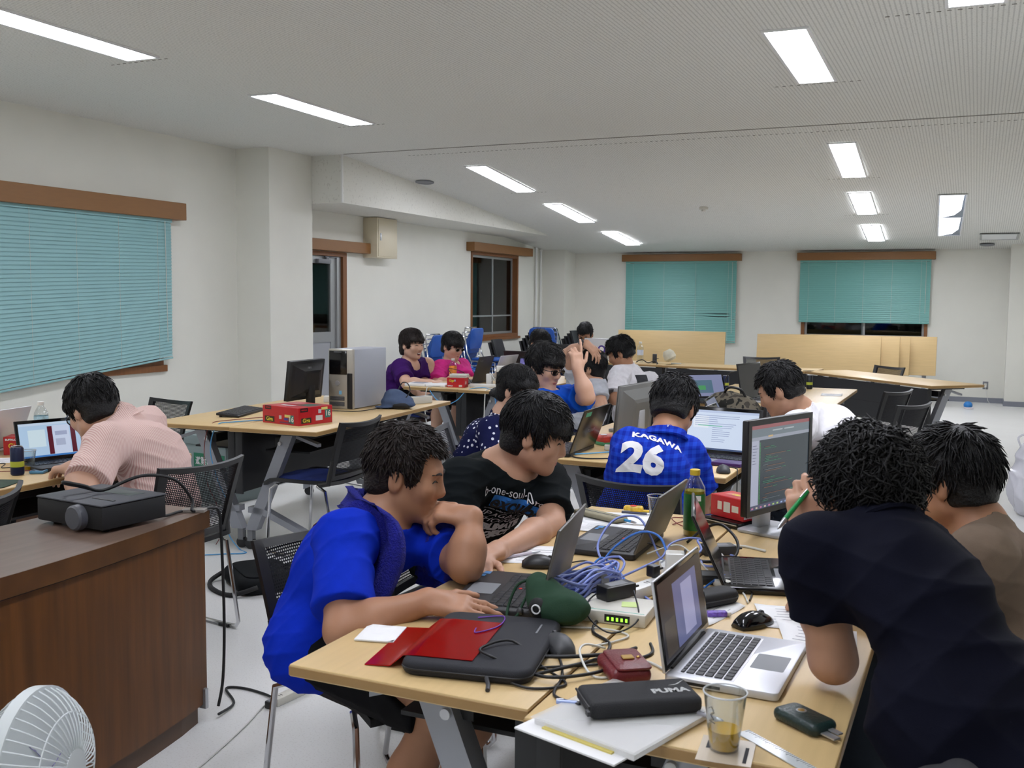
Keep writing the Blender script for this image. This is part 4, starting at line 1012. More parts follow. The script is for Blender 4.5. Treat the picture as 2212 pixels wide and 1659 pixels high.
def print_on(T, bvh, me, o, xd, yd, m, name='lettering', off=0.0025, sub=0.012):
    """press a flat lettering mesh (local XY) onto the cloth: each vertex is dropped along -(xd x yd)"""
    bm = bmesh.new(); bm.from_mesh(me); bmesh.ops.triangulate(bm, faces=bm.faces)
    for _ in range(6):
        es = [e for e in bm.edges if e.calc_length() > sub]
        if not es: break
        bmesh.ops.subdivide_edges(bm, edges=es, cuts=1); bmesh.ops.triangulate(bm, faces=[f for f in bm.faces if len(f.verts) > 3])
    M_ = frame(o, xd, yd); nz = M_.to_3x3().col[2]; dead = []
    for v in bm.verts:
        w = M_ @ v.co; hit = bvh.ray_cast(w+nz*0.45, -nz, 0.9)
        if hit[0] is None: dead.append(v)
        else: v.co = hit[0]+nz*off*0.4+hit[1]*off*(1 if hit[1].dot(nz) > 0 else -1)*0.8
    bmesh.ops.delete(bm, geom=dead, context='VERTS'); bm.to_mesh(me); bm.free()
    return link(name, me, m, T)

# joints of every person, in metres
PEOPLE = {
 'striped': dict(s=1.1, head=(-3.527, 3.287, 1.003), hf=(-0.86, 0.12, -0.5), neck=(-3.409, 3.338, 0.962), SL=(-3.266, 3.109, 0.884), SR=(-3.540, 3.625, 0.896), EL=(-3.186, 2.911, 0.73), WL=(-3.303, 2.974, 0.804), ER=(-3.714, 3.580, 0.675), WR=(-3.589, 3.314, 0.756), hdL=(-0.85, 0.25, -0.1), hdR=(-0.9, -0.1, -0.1), pelvis=(-3.238, 3.379, 0.567), KL=(-3.750, 3.150, 0.52), KR=(-3.750, 3.550, 0.52), AL=(-3.700, 3.100, 0.09), AR=(-3.700, 3.550, 0.09), hunch=(0.07, 0, 0)),
 'towel': dict(s=1.0, head=(-1.389, 2.368, 1.029), hf=(0.93, 0.3, -0.22), neck=(-1.444, 2.310, 0.912), SL=(-1.461, 2.558, 0.819), SR=(-1.416, 2.101, 0.897), ER=(-1.307, 1.937, 0.732), WR=(-1.150, 2.058, 0.79), hdR=(0.93, 0.3, -0.12), hnR=(0.12, -0.25, 0.95), EL=(-1.190, 2.328, 0.806), WL=(-1.208, 2.396, 0.919), hdL=(-0.62, -0.22, 0.1), hnL=(0.25, -0.2, 0.9), girth=0.9, pelvis=(-1.598, 2.274, 0.559), KL=(-1.150, 2.420, 0.5), KR=(-1.150, 2.120, 0.5), AL=(-1.320, 2.450, 0.09), AR=(-1.300, 2.020, 0.13), hunch=(-0.065, 0, 0.01)),
 'blackt': dict(s=0.99, girth=1.14, head=(-1.307, 3.069, 1.058), hf=(0.93, 0.22, -0.34), neck=(-1.464, 3.074, 0.934), SL=(-1.323, 3.200, 0.875), SR=(-1.500, 2.880, 0.914), EL=(-1.235, 3.031, 0.767), WL=(-1.224, 2.596, 0.781), hdL=(-0.15, -0.95, -0.05), hnL=(-0.1, 0, 1.000), ER=(-1.424, 2.721, 0.724), WR=(-1.252, 2.517, 0.776), hdR=(0.4, -0.7, 0), pelvis=(-1.660, 3.220, 0.6), KL=(-1.200, 3.300, 0.5), KR=(-1.200, 3.000, 0.5), AL=(-1.300, 3.300, 0.09), AR=(-1.300, 3.000, 0.09), hunch=(-0.06, 0, 0)),
 'dotted': dict(s=1.0, head=(-2.253, 5.016, 1.012), hf=(0.92, -0.05, -0.3), neck=(-2.331, 5.001, 0.876), SL=(-2.314, 5.220, 0.776), SR=(-2.316, 4.814, 0.809), EL=(-2.173, 5.107, 0.643), WL=(-2.015, 5.019, 0.709), ER=(-2.241, 4.689, 0.636), WR=(-2.002, 4.858, 0.69), hdL=(0.9, 0.1, 0), hdR=(0.9, 0.2, 0), pelvis=(-2.460, 5.000, 0.6), KL=(-2.000, 5.000, 0.52), KR=(-2.000, 4.800, 0.52), AL=(-2.050, 5.000, 0.09), AR=(-2.050, 4.800, 0.09), hunch=(-0.05, 0, 0)),
 'bluet': dict(s=1.05, head=(-2.325, 5.576, 1.104), hf=(0.9, -0.3, -0.26), neck=(-2.353, 5.604, 0.951), SL=(-2.275, 5.800, 0.894), SR=(-2.332, 5.390, 0.91), EL=(-2.058, 5.572, 0.935), WL=(-2.113, 5.561, 1.090), hdL=(-0.12, 0.1, 0.9), hnL=(0.75, -0.5, -0.1), ER=(-2.284, 5.231, 0.75), WR=(-2.133, 5.242, 0.719), hdR=(0.9, 0.3, 0), pelvis=(-2.406, 5.654, 0.552), KL=(-2.000, 6.000, 0.52), KR=(-2.000, 5.700, 0.52), AL=(-2.050, 6.000, 0.09), AR=(-2.050, 5.700, 0.09), hunch=(-0.04, 0, 0)),
 'purple': dict(s=1.08, head=(-4.715, 8.124, 1.081), hf=(0.95, -0.22, -0.1), neck=(-4.757, 8.145, 0.925), SL=(-4.761, 8.359, 0.87), SR=(-4.755, 7.976, 0.871), ER=(-4.594, 7.818, 0.749), WR=(-4.370, 7.811, 0.763), hdR=(0.97, 0.1, 0), EL=(-4.676, 8.271, 0.696), WL=(-4.463, 8.151, 0.731), hdL=(0.97, -0.1, 0), pelvis=(-4.865, 8.177, 0.608), KL=(-4.708, 8.406, 0.883), AL=(-4.641, 8.340, 0.667), TL=(-4.544, 8.327, 0.642), KR=(-4.389, 8.060, 0.573), AR=(-4.445, 8.060, 0.245), hunch=(-0.05, 0, 0)),
 'pink': dict(s=1.05, head=(-4.631, 8.765, 1.042), hf=(0.93, -0.3, -0.3), neck=(-4.673, 8.787, 0.886), SL=(-4.652, 9.012, 0.828), SR=(-4.641, 8.521, 0.843), ER=(-4.571, 8.320, 0.706), WR=(-4.361, 8.255, 0.754), hdR=(0.9, 0.2, 0), EL=(-4.472, 8.752, 0.715), WL=(-4.384, 8.410, 0.759), hdL=(0.3, -0.8, 0.3), pelvis=(-4.724, 8.789, 0.565), KL=(-4.500, 8.779, 0.549), KR=(-4.422, 8.484, 0.547), AL=(-4.507, 8.747, 0.226), AR=(-4.429, 8.453, 0.242), hunch=(-0.03, 0, 0)),
 'behind': dict(s=1.05, head=(-4.136, 9.763, 1.045), hf=(0.75, -0.35, -0.62), neck=(-4.205, 9.829, 0.915), SL=(-4.172, 10.057, 0.821), SR=(-4.236, 9.588, 0.844), ER=(-4.200, 9.371, 0.693), WR=(-3.994, 9.135, 0.708), EL=(-4.031, 9.886, 0.664), WL=(-3.986, 9.467, 0.685), pelvis=(-4.263, 9.876, 0.508), KL=(-4.000, 10.300, 0.52), KR=(-4.000, 10.000, 0.52), AL=(-4.000, 10.300, 0.09), AR=(-4.000, 10.000, 0.09)),
 'farman': dict(s=1.16, head=(-4.656, 12.504, 1.055), hf=(0.12, -0.84, -0.55), neck=(-4.680, 12.646, 0.916), SL=(-4.521, 12.656, 0.841), SR=(-4.851, 12.615, 0.833), ER=(-4.871, 12.373, 0.691), WR=(-4.623, 12.160, 0.746), EL=(-4.387, 12.484, 0.702), WL=(-4.451, 12.238, 0.736), pelvis=(-4.660, 12.950, 0.6), KL=(-4.450, 12.550, 0.55), KR=(-4.800, 12.550, 0.55), AL=(-4.450, 12.550, 0.09), AR=(-4.800, 12.550, 0.09)),
 'hood': dict(s=1.04, head=(-2.733, 7.474, 0.982), hf=(-0.86, -0.05, 0.05), hu=(0.15, -0.1, 1.000), neck=(-2.766, 7.506, 0.896), SL=(-2.671, 7.435, 0.85), SR=(-2.902, 7.660, 0.839), ER=(-2.908, 7.403, 1.074), WR=(-2.738, 7.378, 1.166), hdR=(0.75, -0.1, -0.62), hnR=(0.5, -0.3, 0.7), EL=(-2.591, 7.346, 0.682), WL=(-2.751, 7.624, 0.899), hdL=(0.2, 0, -0.5), pelvis=(-2.816, 7.567, 0.605), KL=(-3.450, 7.750, 0.52), KR=(-3.450, 8.100, 0.52), AL=(-3.400, 7.750, 0.09), AR=(-3.400, 8.100, 0.09)),
 'wb': dict(s=1.06, head=(-2.734, 8.198, 1.059), hf=(-0.85, -0.1, -0.42), neck=(-2.686, 8.208, 0.939), SL=(-2.653, 7.942, 0.883), SR=(-2.710, 8.466, 0.863), EL=(-2.632, 7.771, 0.708), WL=(-2.737, 7.892, 0.746), ER=(-2.759, 8.483, 0.689), WR=(-2.816, 8.238, 0.706), hdL=(-0.8, 0.2, 0.2), hdR=(-0.8, 0, 0.2), pelvis=(-2.649, 8.244, 0.548), KL=(-3.200, 8.600, 0.52), KR=(-3.200, 8.900, 0.52), AL=(-3.200, 8.600, 0.09), AR=(-3.200, 8.900, 0.09), hunch=(0.05, 0, 0)),
 'kagawa': dict(s=1.06, girth=0.93, head=(-1.178, 4.273, 1.037), hf=(0.02, 0.82, -0.58), neck=(-1.178, 4.153, 0.93), SL=(-1.324, 4.104, 0.882), SR=(-1.096, 4.227, 0.841), EL=(-1.425, 4.292, 0.663), WL=(-1.399, 4.529, 0.719), ER=(-1.059, 4.314, 0.65), WR=(-1.185, 4.660, 0.721), hdL=(0.3, 0.9, 0), hdR=(0.1, 0.95, 0), pelvis=(-1.217, 4.017, 0.6), KL=(-1.350, 4.600, 0.5), KR=(-1.050, 4.600, 0.5), AL=(-1.350, 4.500, 0.09), AR=(-1.050, 4.500, 0.09), hunch=(0, -0.07, 0.02)),
 'white': dict(s=1.03, head=(-0.874, 5.098, 1.067), hf=(-0.9, 0.05, -0.48), neck=(-0.779, 5.165, 0.967), SL=(-0.761, 4.947, 0.9), SR=(-0.737, 5.562, 0.882), EL=(-0.8, 4.803, 0.729), WL=(-0.918, 4.972, 0.752), ER=(-0.848, 5.439, 0.681), WR=(-0.962, 5.335, 0.723), hdL=(-0.9, 0.1, 0), hdR=(-0.9, 0, 0), pelvis=(-0.568, 5.342, 0.644), KL=(-0.95, 5.000, 0.52), KR=(-0.95, 5.400, 0.52), AL=(-0.9, 5.000, 0.09), AR=(-0.9, 5.400, 0.09), hunch=(0.06, 0, 0.02)),
 'navy': dict(s=0.98, girth=0.76, head=(-0.197, 2.190, 1.107), hf=(-0.66, 0.74, -0.1), neck=(-0.156, 2.116, 1.055), SL=(-0.266, 2.007, 1.020), SR=(-0.104, 2.156, 0.995), EL=(-0.227, 2.006, 0.811), WL=(-0.314, 2.258, 0.987), hdL=(-0.16, 0.05, 0.98), hnL=(0.2, -0.95, 0.1), ER=(-0.086, 2.429, 0.754), WR=(-0.233, 2.477, 0.808), hdR=(-0.8, 0.2, 0), pelvis=(0.026, 1.887, 0.775), KL=(0.12, 1.450, 0.48), KR=(0.38, 1.550, 0.48), AL=(0.1, 1.350, 0.09), AR=(0.36, 1.450, 0.09), hunch=(0.03, -0.03, 0.03)),
 'taupe': dict(s=1.03, head=(-0.05, 2.934, 1.031), hf=(-0.9, 0.36, -0.16), neck=(0.029, 2.916, 0.924), SL=(0.031, 2.714, 0.877), SR=(0.026, 3.171, 0.826), EL=(-0.064, 2.791, 0.746), WL=(-0.149, 3.006, 0.743), hdL=(-0.8, 0.5, 0), ER=(-0.095, 3.191, 0.691), WR=(-0.183, 3.154, 0.717), hdR=(-0.8, 0.3, 0), pelvis=(0.128, 2.861, 0.558), KL=(-0.22, 2.620, 0.55), KR=(-0.22, 2.950, 0.55), AL=(-0.2, 2.600, 0.09), AR=(-0.2, 2.950, 0.09), hunch=(0.05, 0, 0)),
}
def cloth(name, col=(128, 128, 128), **k): return mat(name, col, 0.85, noise=0.06, nscale=30, bump=0.15, bscale=700, spec=0.12, **k)
C_blue = cloth('tshirt_royal_blue', (10, 44, 178)); C_black = cloth('tshirt_black', (15, 20, 22)); C_blue2 = cloth('tshirt_blue', (16, 78, 186))
C_purple = cloth('tshirt_purple', (60, 24, 92)); C_pink = cloth('tshirt_pink', (206, 50, 132)); C_white = cloth('tshirt_white', (222, 220, 224))
C_teal = cloth('shirt_grey_teal', (70, 84, 90)); C_greyh = cloth('hoodie_grey', (176, 178, 184)); C_navy = cloth('polo_navy', (9, 11, 26)); C_taupe = cloth('tshirt_taupe', (122, 106, 92))
C_shorts = cloth('shorts_black', (18, 18, 20)); C_jeans = cloth('jeans_dark', (38, 44, 52)); C_grayp = cloth('trousers_grey', (70, 70, 74))
C_pinks = cloth('shirt_pink_striped', (232, 192, 184)); nt, ns, lk = nodes(C_pinks); b = ns['Principled BSDF']; tc = ns['Texture Coordinate']
sx = ns.new('ShaderNodeSeparateXYZ'); lk.new(tc.outputs['Object'], sx.inputs[0])
u = mathn(nt, 'ADD', mathn(nt, 'MULTIPLY', sx.outputs[1], 125.0), mathn(nt, 'MULTIPLY', sx.outputs[0], 30.0))
st = mathn(nt, 'GREATER_THAN', mathn(nt, 'FRACT', u), 0.55); lk.new(mixn(nt, st, rgb(232, 208, 200), rgb(212, 170, 162)), b.inputs['Base Color'])
C_dots = cloth('blouse_navy_dotted', (22, 26, 66)); nt, ns, lk = nodes(C_dots); b = ns['Principled BSDF']; tc = ns['Texture Coordinate']
vo = ns.new('ShaderNodeTexVoronoi'); vo.inputs['Scale'].default_value = 34; vo.inputs['Randomness'].default_value = 0.55; lk.new(tc.outputs['Object'], vo.inputs['Vector'])
dt = mathn(nt, 'LESS_THAN', vo.outputs['Distance'], 0.26); lk.new(mixn(nt, dt, rgb(22, 26, 66), rgb(220, 222, 232)), b.inputs['Base Color'])
C_check = cloth('football_shirt_check', (24, 60, 190)); nt, ns, lk = nodes(C_check); b = ns['Principled BSDF']; tc = ns['Texture Coordinate']
sx = ns.new('ShaderNodeSeparateXYZ'); lk.new(tc.outputs['Object'], sx.inputs[0])
su = mathn(nt, 'ADD', mathn(nt, 'MULTIPLY', sx.outputs[0], 1.0), mathn(nt, 'MULTIPLY', sx.outputs[1], 0.15))
ck1 = mathn(nt, 'GREATER_THAN', mathn(nt, 'FRACT', mathn(nt, 'MULTIPLY', su, 33.0)), 0.5); ck2 = mathn(nt, 'GREATER_THAN', mathn(nt, 'FRACT', mathn(nt, 'MULTIPLY', sx.outputs[2], 33.0)), 0.5)
cks = mathn(nt, 'MULTIPLY', mathn(nt, 'ADD', ck1, ck2), 0.5); lk.new(mixn(nt, cks, rgb(14, 38, 150), rgb(28, 68, 190)), b.inputs['Base Color'])
M_print = mat('print_white', (228, 228, 230), 0.7); M_printb = mat('print_blue', (44, 122, 206), 0.7); M_printr = mat('print_orange', (214, 66, 60), 0.7); M_printk = mat('print_black', (20, 22, 30), 0.7); M_printy = mat('print_yellow', (226, 210, 60), 0.6); M_printg = mat('print_green', (40, 130, 70), 0.6)

def setup(key, **k): d = dict(PEOPLE[key]); d.update(k); return d
R_ = {}
R_['towel'] = person('man in royal blue t-shirt with a towel round his neck, hand at his chin', setup('towel', shirt=dict(mat=C_blue, sleeve=0.80, cuff=0.078, hemd=0.10, inf=0.012, fold=0.0065), pants=dict(mat=C_shorts, short=0.95),
    curlR=[0.22, 0.18, 0.22, 0.30, 0.2], curlL=[0.95, 1.0, 1.05, 1.1, 0.3], nails=(1,), hairp=dict(fringe=0.072, front=0.052, nape=-0.072, side=-0.028, vol=0.014, locks=1575, len=0.034, lift=0.010, seed=11)), 0.005, M_skin3, M_hairb)
R_['blackt'] = person('man in a black t-shirt with white and blue lettering leaning on the table', setup('blackt', shirt=dict(mat=C_black, sleeve=0.74, cuff=0.074, neck=0.078, scoop=0.022, fold=0.006, seed=4), pants=dict(mat=C_shorts),
    curlL=0.5, curlR=0.6, hairp=dict(fringe=0.030, front=0.048, nape=-0.085, side=-0.045, vol=0.020, locks=1575, len=0.07, lift=0.008, bangs=1, seed=12)), 0.0055, M_skin, M_hair)
R_['kagawa'] = person('man seen from behind in a blue checked football shirt numbered 26', setup('kagawa', shirt=dict(mat=C_check, sleeve=0.80, cuff=0.078, neck=0.07, collar=1, fold=0.007, fscale=12, seed=6), pants=dict(mat=C_jeans),
    hairp=dict(fringe=0.05, nape=-0.070, side=-0.025, vol=0.016, locks=1125, len=0.05, lift=0.012, seed=13)), 0.007, M_skin3, M_hair)
R_['navy'] = person('curly-haired man in a navy polo leaning over the table, holding a green pen', setup('navy', shirt=dict(mat=C_navy, sleeve=0.60, cuff=0.070, neck=0.068, collar=1, fold=0.010, fscale=11, seed=8, hemd=0.30), pants=dict(mat=C_grayp),
    curlL=[0.75, 0.85, 0.95, 1.0, 0.55], nails=(0,), hairp=dict(fringe=0.045, nape=-0.085, side=-0.03, vol=0.020, locks=2600, len=0.060, lift=0.016, curl=0.9, seed=14)), 0.005, M_skin, M_hair)
R_['taupe'] = person('man in a taupe t-shirt seated at the right edge', setup('taupe', shirt=dict(mat=C_taupe, sleeve=0.86, cuff=0.080, neck=0.074, scoop=0.02, vneck=0.05, fold=0.007, fscale=11, seed=9), pants=dict(mat=C_jeans),
    hairp=dict(fringe=0.030, front=0.04, nape=-0.065, side=-0.015, vol=0.017, locks=1950, len=0.055, lift=0.014, bangs=1, seed=15)), 0.0055, M_skin3, M_hair)
R_['striped'] = person('man with glasses in a striped pink shirt typing at the left table', setup('striped', shirt=dict(mat=C_pinks, sleeve=0.80, cuff=0.085, neck=0.07, collar=1, fold=0.009, fscale=13, seed=10, inf=0.022), pants=dict(mat=C_jeans), glasses='black',
    curlL=0.6, hairp=dict(fringe=0.030, nape=-0.075, side=-0.02, vol=0.018, locks=1125, len=0.06, lift=0.007, bangs=1, seed=16)), 0.0065, M_skin2, M_hair)
R_['white'] = person('man in a plain white t-shirt bending left at the middle right table', setup('white', shirt=dict(mat=C_white, sleeve=0.80, cuff=0.08, neck=0.072, fold=0.008, fscale=10, seed=21), pants=dict(mat=C_jeans),
    hairp=dict(fringe=0.058, front=0.05, nape=-0.065, side=-0.02, vol=0.013, locks=1125, len=0.045, lift=0.010, seed=17)), 0.0065, M_skin, M_hair)
R_['dotted'] = person('woman with glasses in a navy dotted blouse, hair tied back', setup('dotted', shirt=dict(mat=C_dots, sleeve=1.5, neck=0.072, fold=0.006, seed=22), pants=dict(mat=C_jeans), glasses='red',
    hairp=dict(fringe=0.030, nape=-0.085, side=-0.05, vol=0.017, locks=750, len=0.08, lift=0.004, bangs=1, seed=18, bun=(0.0, -0.115, -0.075, 0.042))), 0.0075, M_skin2, M_hair)
R_['bluet'] = person('man with black glasses in a bright blue t-shirt raising a pointing hand', setup('bluet', shirt=dict(mat=C_blue2, sleeve=0.80, cuff=0.085, neck=0.074, scoop=0.02, fold=0.007, seed=23), pants=dict(mat=C_jeans), glasses='black',
    curlL=[0.12, 0.9, 1.0, 1.1, 0.05], hairp=dict(fringe=0.032, nape=-0.09, side=-0.05, vol=0.020, locks=975, len=0.07, lift=0.010, bangs=1, seed=19)), 0.0065, M_skin2, M_hair)
R_['purple'] = person('laughing person in a purple t-shirt with one bare knee drawn up', setup('purple', shirt=dict(mat=C_purple, sleeve=0.75, cuff=0.085, neck=0.078, scoop=0.03, fold=0.007, seed=24), pants=dict(mat=C_shorts, short=0.80), smile=1,
    hairp=dict(fringe=0.032, nape=-0.10, side=-0.05, vol=0.018, locks=750, len=0.07, lift=0.006, bangs=1, seed=20)), 0.008, M_skin2, M_hairb)
R_['pink'] = person('person with glasses in a hot pink t-shirt', setup('pink', shirt=dict(mat=C_pink, sleeve=0.85, cuff=0.085, neck=0.075, scoop=0.03, vneck=0.06, fold=0.007, seed=25), pants=dict(mat=C_shorts, short=0.9), glasses='metal',
    hairp=dict(fringe=0.022, nape=-0.08, side=-0.045, vol=0.018, locks=600, len=0.07, lift=0.004, bangs=1, seed=21)), 0.008, M_skin2, M_hair)
R_['hood'] = person('person in a pale grey hoodie with an arm bent over the head', setup('hood', shirt=dict(mat=C_greyh, sleeve=0.62, cuff=0.08, neck=0.080, fold=0.009, fscale=12, seed=26, inf=0.02), pants=dict(mat=C_jeans),
    curlR=0.5, hairp=dict(fringe=0.03, nape=-0.09, side=-0.05, vol=0.018, locks=600, len=0.06, lift=0.005, seed=22)), 0.0075, M_skin, M_hair)
R_['wb'] = person('person in a white and black jersey looking down to the left', setup('wb', shirt=dict(mat=C_white, sleeve=0.85, cuff=0.09, neck=0.07, fold=0.007, seed=27, inf=0.02), pants=dict(mat=C_shorts),
    hairp=dict(fringe=0.035, nape=-0.06, side=-0.03, vol=0.018, locks=900, len=0.06, lift=0.014, bangs=1, seed=23)), 0.0075, M_skin3, M_hair)
R_['behind'] = person('bent person in a white t-shirt half hidden behind a black laptop lid', setup('behind', shirt=dict(mat=C_white, sleeve=0.8, neck=0.074, fold=0.006, seed=28), pants=dict(mat=C_jeans),
    hairp=dict(fringe=0.04, nape=-0.07, side=-0.02, vol=0.018, locks=675, len=0.05, lift=0.014, seed=24)), 0.009, M_skin, M_hair)
R_['farman'] = person('far man with spectacles in a grey-green jacket at the back of the room', setup('farman', shirt=dict(mat=C_teal, sleeve=1.6, neck=0.072, fold=0.006, seed=29, collar=1), pants=dict(mat=C_jeans), glasses='black',
    hairp=dict(fringe=0.055, nape=-0.06, side=-0.02, vol=0.012, locks=600, len=0.04, lift=0.008, seed=25)), 0.009, M_skin3, M_hair)

# ================================================================ lettering and marks on the clothes
def frame_at(w, xd, yd): return (w, xd, yd)
def stamp(key, txt, o, xd, yd, size, m, **k):
    r = R_[key]; off = k.pop('off', 0.0025); me = text_mesh(txt, size, **k); return print_on(r['T'], r['bvh'], me, o, xd, yd, m, off=off)
def patch(key, w, h, o, xd, yd, m, name='print_panel', off=0.0015, poly=None):
    mb = MB(); nx, ny = max(2, int(w/0.012)), max(2, int(h/0.012))
    for i in range(nx):
        for j in range(ny): mb.quad((-w/2+w*i/nx, -h/2+h*j/ny, 0), (-w/2+w*(i+1)/nx, -h/2+h*j/ny, 0), (-w/2+w*(i+1)/nx, -h/2+h*(j+1)/ny, 0), (-w/2+w*i/nx, -h/2+h*(j+1)/ny, 0))
    return print_on(R_[key]['T'], R_[key]['bvh'], mb.mesh(name, fix=False), o, xd, yd, m, name, off)
def body_axes(key):
    P_ = PEOPLE[key]; SL, SR, PV = V3(P_['SL']), V3(P_['SR']), V3(P_['pelvis']); side = unit(SR-SL); mid = (SL+SR)/2; up = unit(mid-PV); fwd = unit(np.cross(up, side)); up = unit(np.cross(side, fwd))
    return mid, side, up, fwd
mid, sd, up, fw = body_axes('kagawa')
_o = mid-fw*0.25
_xs = sd-up*0.22
stamp('kagawa', 'KAGAWA', _o-up*0.004-sd*0.042, _xs, up+sd*0.30, 0.047, M_print, bold=0.002)
stamp('kagawa', '26', _o-up*0.105-sd*0.108, sd-up*0.10, up+sd*0.22, 0.170, M_print, bold=0.008)
patch('kagawa', 0.016, 0.015, _o+up*0.075-sd*0.0, sd, up, M_print, 'club_mark')
mid, sd, up, fw = body_axes('blackt')
_o = mid+fw*0.25-sd*0.0-up*0.0; _x = -sd
for txt, dv, sz, m_, kw in (('b-one-soul-project', 0.046, 0.036, M_print, {}), ('excubo', 0.006, 0.062, M_black, dict(shear=0.25, bold=0.002)), ('products under license by b one soul projects', -0.025, 0.0105, M_print, {}), ('UPAGAINST', -0.054, 0.040, M_print, {}), ('THOUGHT', -0.090, 0.036, M_print, dict(shear=0.35)), ('SUBLIMATE', -0.126, 0.039, M_print, dict(bold=0.003)), ('PROJECT', -0.162, 0.038, M_print, dict(bold=0.003))):
    if txt == 'excubo': patch('blackt', 0.175, 0.046, _o+up*0.008, _x, up, M_printb, 'print_panel', 0.002)
    stamp('blackt', txt, _o+up*dv, _x, up, sz, m_, off=0.0045 if txt == 'excubo' else 0.003, **kw)
mid, sd, up, fw = body_axes('towel'); _o = mid-fw*0.25
stamp('towel', 'O', _o-up*0.06+sd*0.03, sd, up, 0.10, M_printr); stamp('towel', 'n', _o-up*0.16+sd*0.06, sd, up, 0.06, M_printr)
mid, sd, up, fw = body_axes('taupe'); patch('taupe', 0.075, 0.06, V3(PEOPLE['pelvis'] if False else PEOPLE['taupe']['pelvis'])*0.45+mid*0.55+fw*0.1-sd*0.2+up*0.0, fw, up, mat('patch_red', (176, 30, 40), 0.8), 'red_patch')
mid, sd, up, fw = body_axes('wb'); _o = mid-fw*0.25
_n = unit(V3((0.75, -0.66, 0))); _xd = V3((0.66, 0.75, 0)); _o = mid+_n*0.25+_xd*0.045
patch('wb', 0.13, 0.36, _o-up*0.16, _xd, up, M_printk, 'black_back_panel')
for k in range(9): patch('wb', 0.03, 0.02, _o-up*(0.06+0.030*k)+_xd*(-0.02+0.02*(k % 3)), _xd, up, (M_print, M_printy, M_printb)[k % 3], 'print_mark', 0.004)
# wristwatch on the raised arm, hair scrunchie
W_, E_ = V3(PEOPLE['hood']['WR']), V3(PEOPLE['hood']['ER']); ax_ = unit(W_-E_); c0 = W_-ax_*0.02
t = thing('wristwatch', 'black wristwatch on the arm bent over the head', 'watch', (0, 0, 0))
fm = frame(c0, np.cross(ax_, (0, 0, 1)), np.cross(ax_, np.cross(ax_, (0, 0, 1))))
part('strap', MB().lathe([(0.030, -0.014), (0.035, -0.014), (0.035, 0.014), (0.030, 0.014)], 20, fm), M_black, t)
part('dial', MB().lathe([(0.002, 0.031), (0.024, 0.031), (0.024, 0.044), (0.020, 0.047), (0.002, 0.047)], 18, frame(c0, ax_, np.cross((0, -0.7, 0.7), ax_))), M_dgrey, t)
hm = R_['dotted']['H']; c0 = hm @ Vector((0.0, -0.085, -0.062))
mb = MB(); rs = random.Random(5)
for k in range(46):
    a = 2*PI*k/46; r = 0.032+0.006*math.sin(k*2.4); mb.ellipsoid((c0.x+r*math.cos(a)*0.6+rs.uniform(-.006, .006), c0.y+r*math.cos(a)*0.5, c0.z+r*math.sin(a)), (0.012, 0.012, 0.013), 8, 5)
tag(part('hair_scrunchie', mb, cloth('scrunchie_blue', (110, 140, 200))), 'pale blue scrunchie tying the womans hair', 'scrunchie')

# towel round the neck of the man in blue
C_towel = mat('terry_blue', (20, 26, 140), 0.95, noise=0.2, nscale=120, bump=0.9, bscale=260)
Pb = PEOPLE['towel']; mid, sd, up, fw = body_axes('towel'); Nn = V3(Pb['neck'])
def drape(pts, name, m):
    """pts: (centre, width direction, width, thickness)"""
    rings = []; rs = random.Random(3)
    for i, (c, wd, w, th) in enumerate(pts):
        wd = unit(wd); nx_ = pts[min(i+1, len(pts)-1)][0]-pts[max(i-1, 0)][0]; tn = unit(nx_); nn = unit(np.cross(tn, wd)); ring = []
        for k in range(12):
            u = -1+2*k/11; ring.append(Vector(c+wd*u*w/2+nn*(th/2+0.008*math.sin(u*5.2+i*0.35))))
        for k in range(11, -1, -1):
            u = -1+2*k/11; ring.append(Vector(c+wd*u*w/2+nn*(-th/2+0.008*math.sin(u*5.2+i*0.35))))
        rings.append(ring)
    return MB().loft(rings)
dn = V3((0, 0, -1)); f0 = unit(V3((fw[0], fw[1], 0)))
TWP = [(__p0, __w, __ww, 0.022) for __p0, __w, __ww in (
    (Nn-sd*0.125+f0*0.215-up*0.205, sd*0.5+f0*1.0, 0.125), (Nn-sd*0.12+f0*0.20-up*0.12, sd*0.5+f0*1.0, 0.125), (Nn-sd*0.115+f0*0.135-up*0.04, sd*0.4+f0, 0.12), (Nn-sd*0.100+f0*0.05+up*0.012, sd*0.2+f0*1.0-up*0.2, 0.11), (Nn-sd*0.075-f0*0.055+up*0.022, f0*0.6-sd*0.8+up*0.5, 0.10),
    (Nn-f0*0.105+up*0.030, up*0.85-f0*0.5, 0.10), (Nn+sd*0.085-f0*0.05+up*0.035, f0*0.5+sd*0.7+up*0.5, 0.12), (Nn+sd*0.135+f0*0.055+up*0.01, f0*1.0+sd*0.30, 0.155), (Nn+sd*0.155+f0*0.115-up*0.080, f0*1.0+sd*0.05, 0.165), (Nn+sd*0.160+f0*0.135-up*0.17, f0*1.0, 0.17), (Nn+sd*0.160+f0*0.150-up*0.27, f0*1.0, 0.165))]
def smooth_path(P_, n):
    out = []
    for i in range(len(P_)-1):
        p0, p1, p2, p3 = [P_[max(0, min(len(P_)-1, j))] for j in (i-1, i, i+1, i+2)]
        for k in range(n):
            t_ = k/n; f = lambda a, b_, c, d: 0.5*((2*b_)+(c-a)*t_+(2*a-5*b_+4*c-d)*t_*t_+(3*b_-a-3*c+d)*t_**3)
            out.append(tuple(f(p0[q], p1[q], p2[q], p3[q]) for q in range(len(p1))))
    out.append(P_[-1]); return out
t = thing('towel', 'royal blue terry towel hung round the neck of the man in blue', 'towel')
_tw = drape(smooth_path(TWP, 4), 'towel', C_towel); _bv = R_['towel']['bvh']
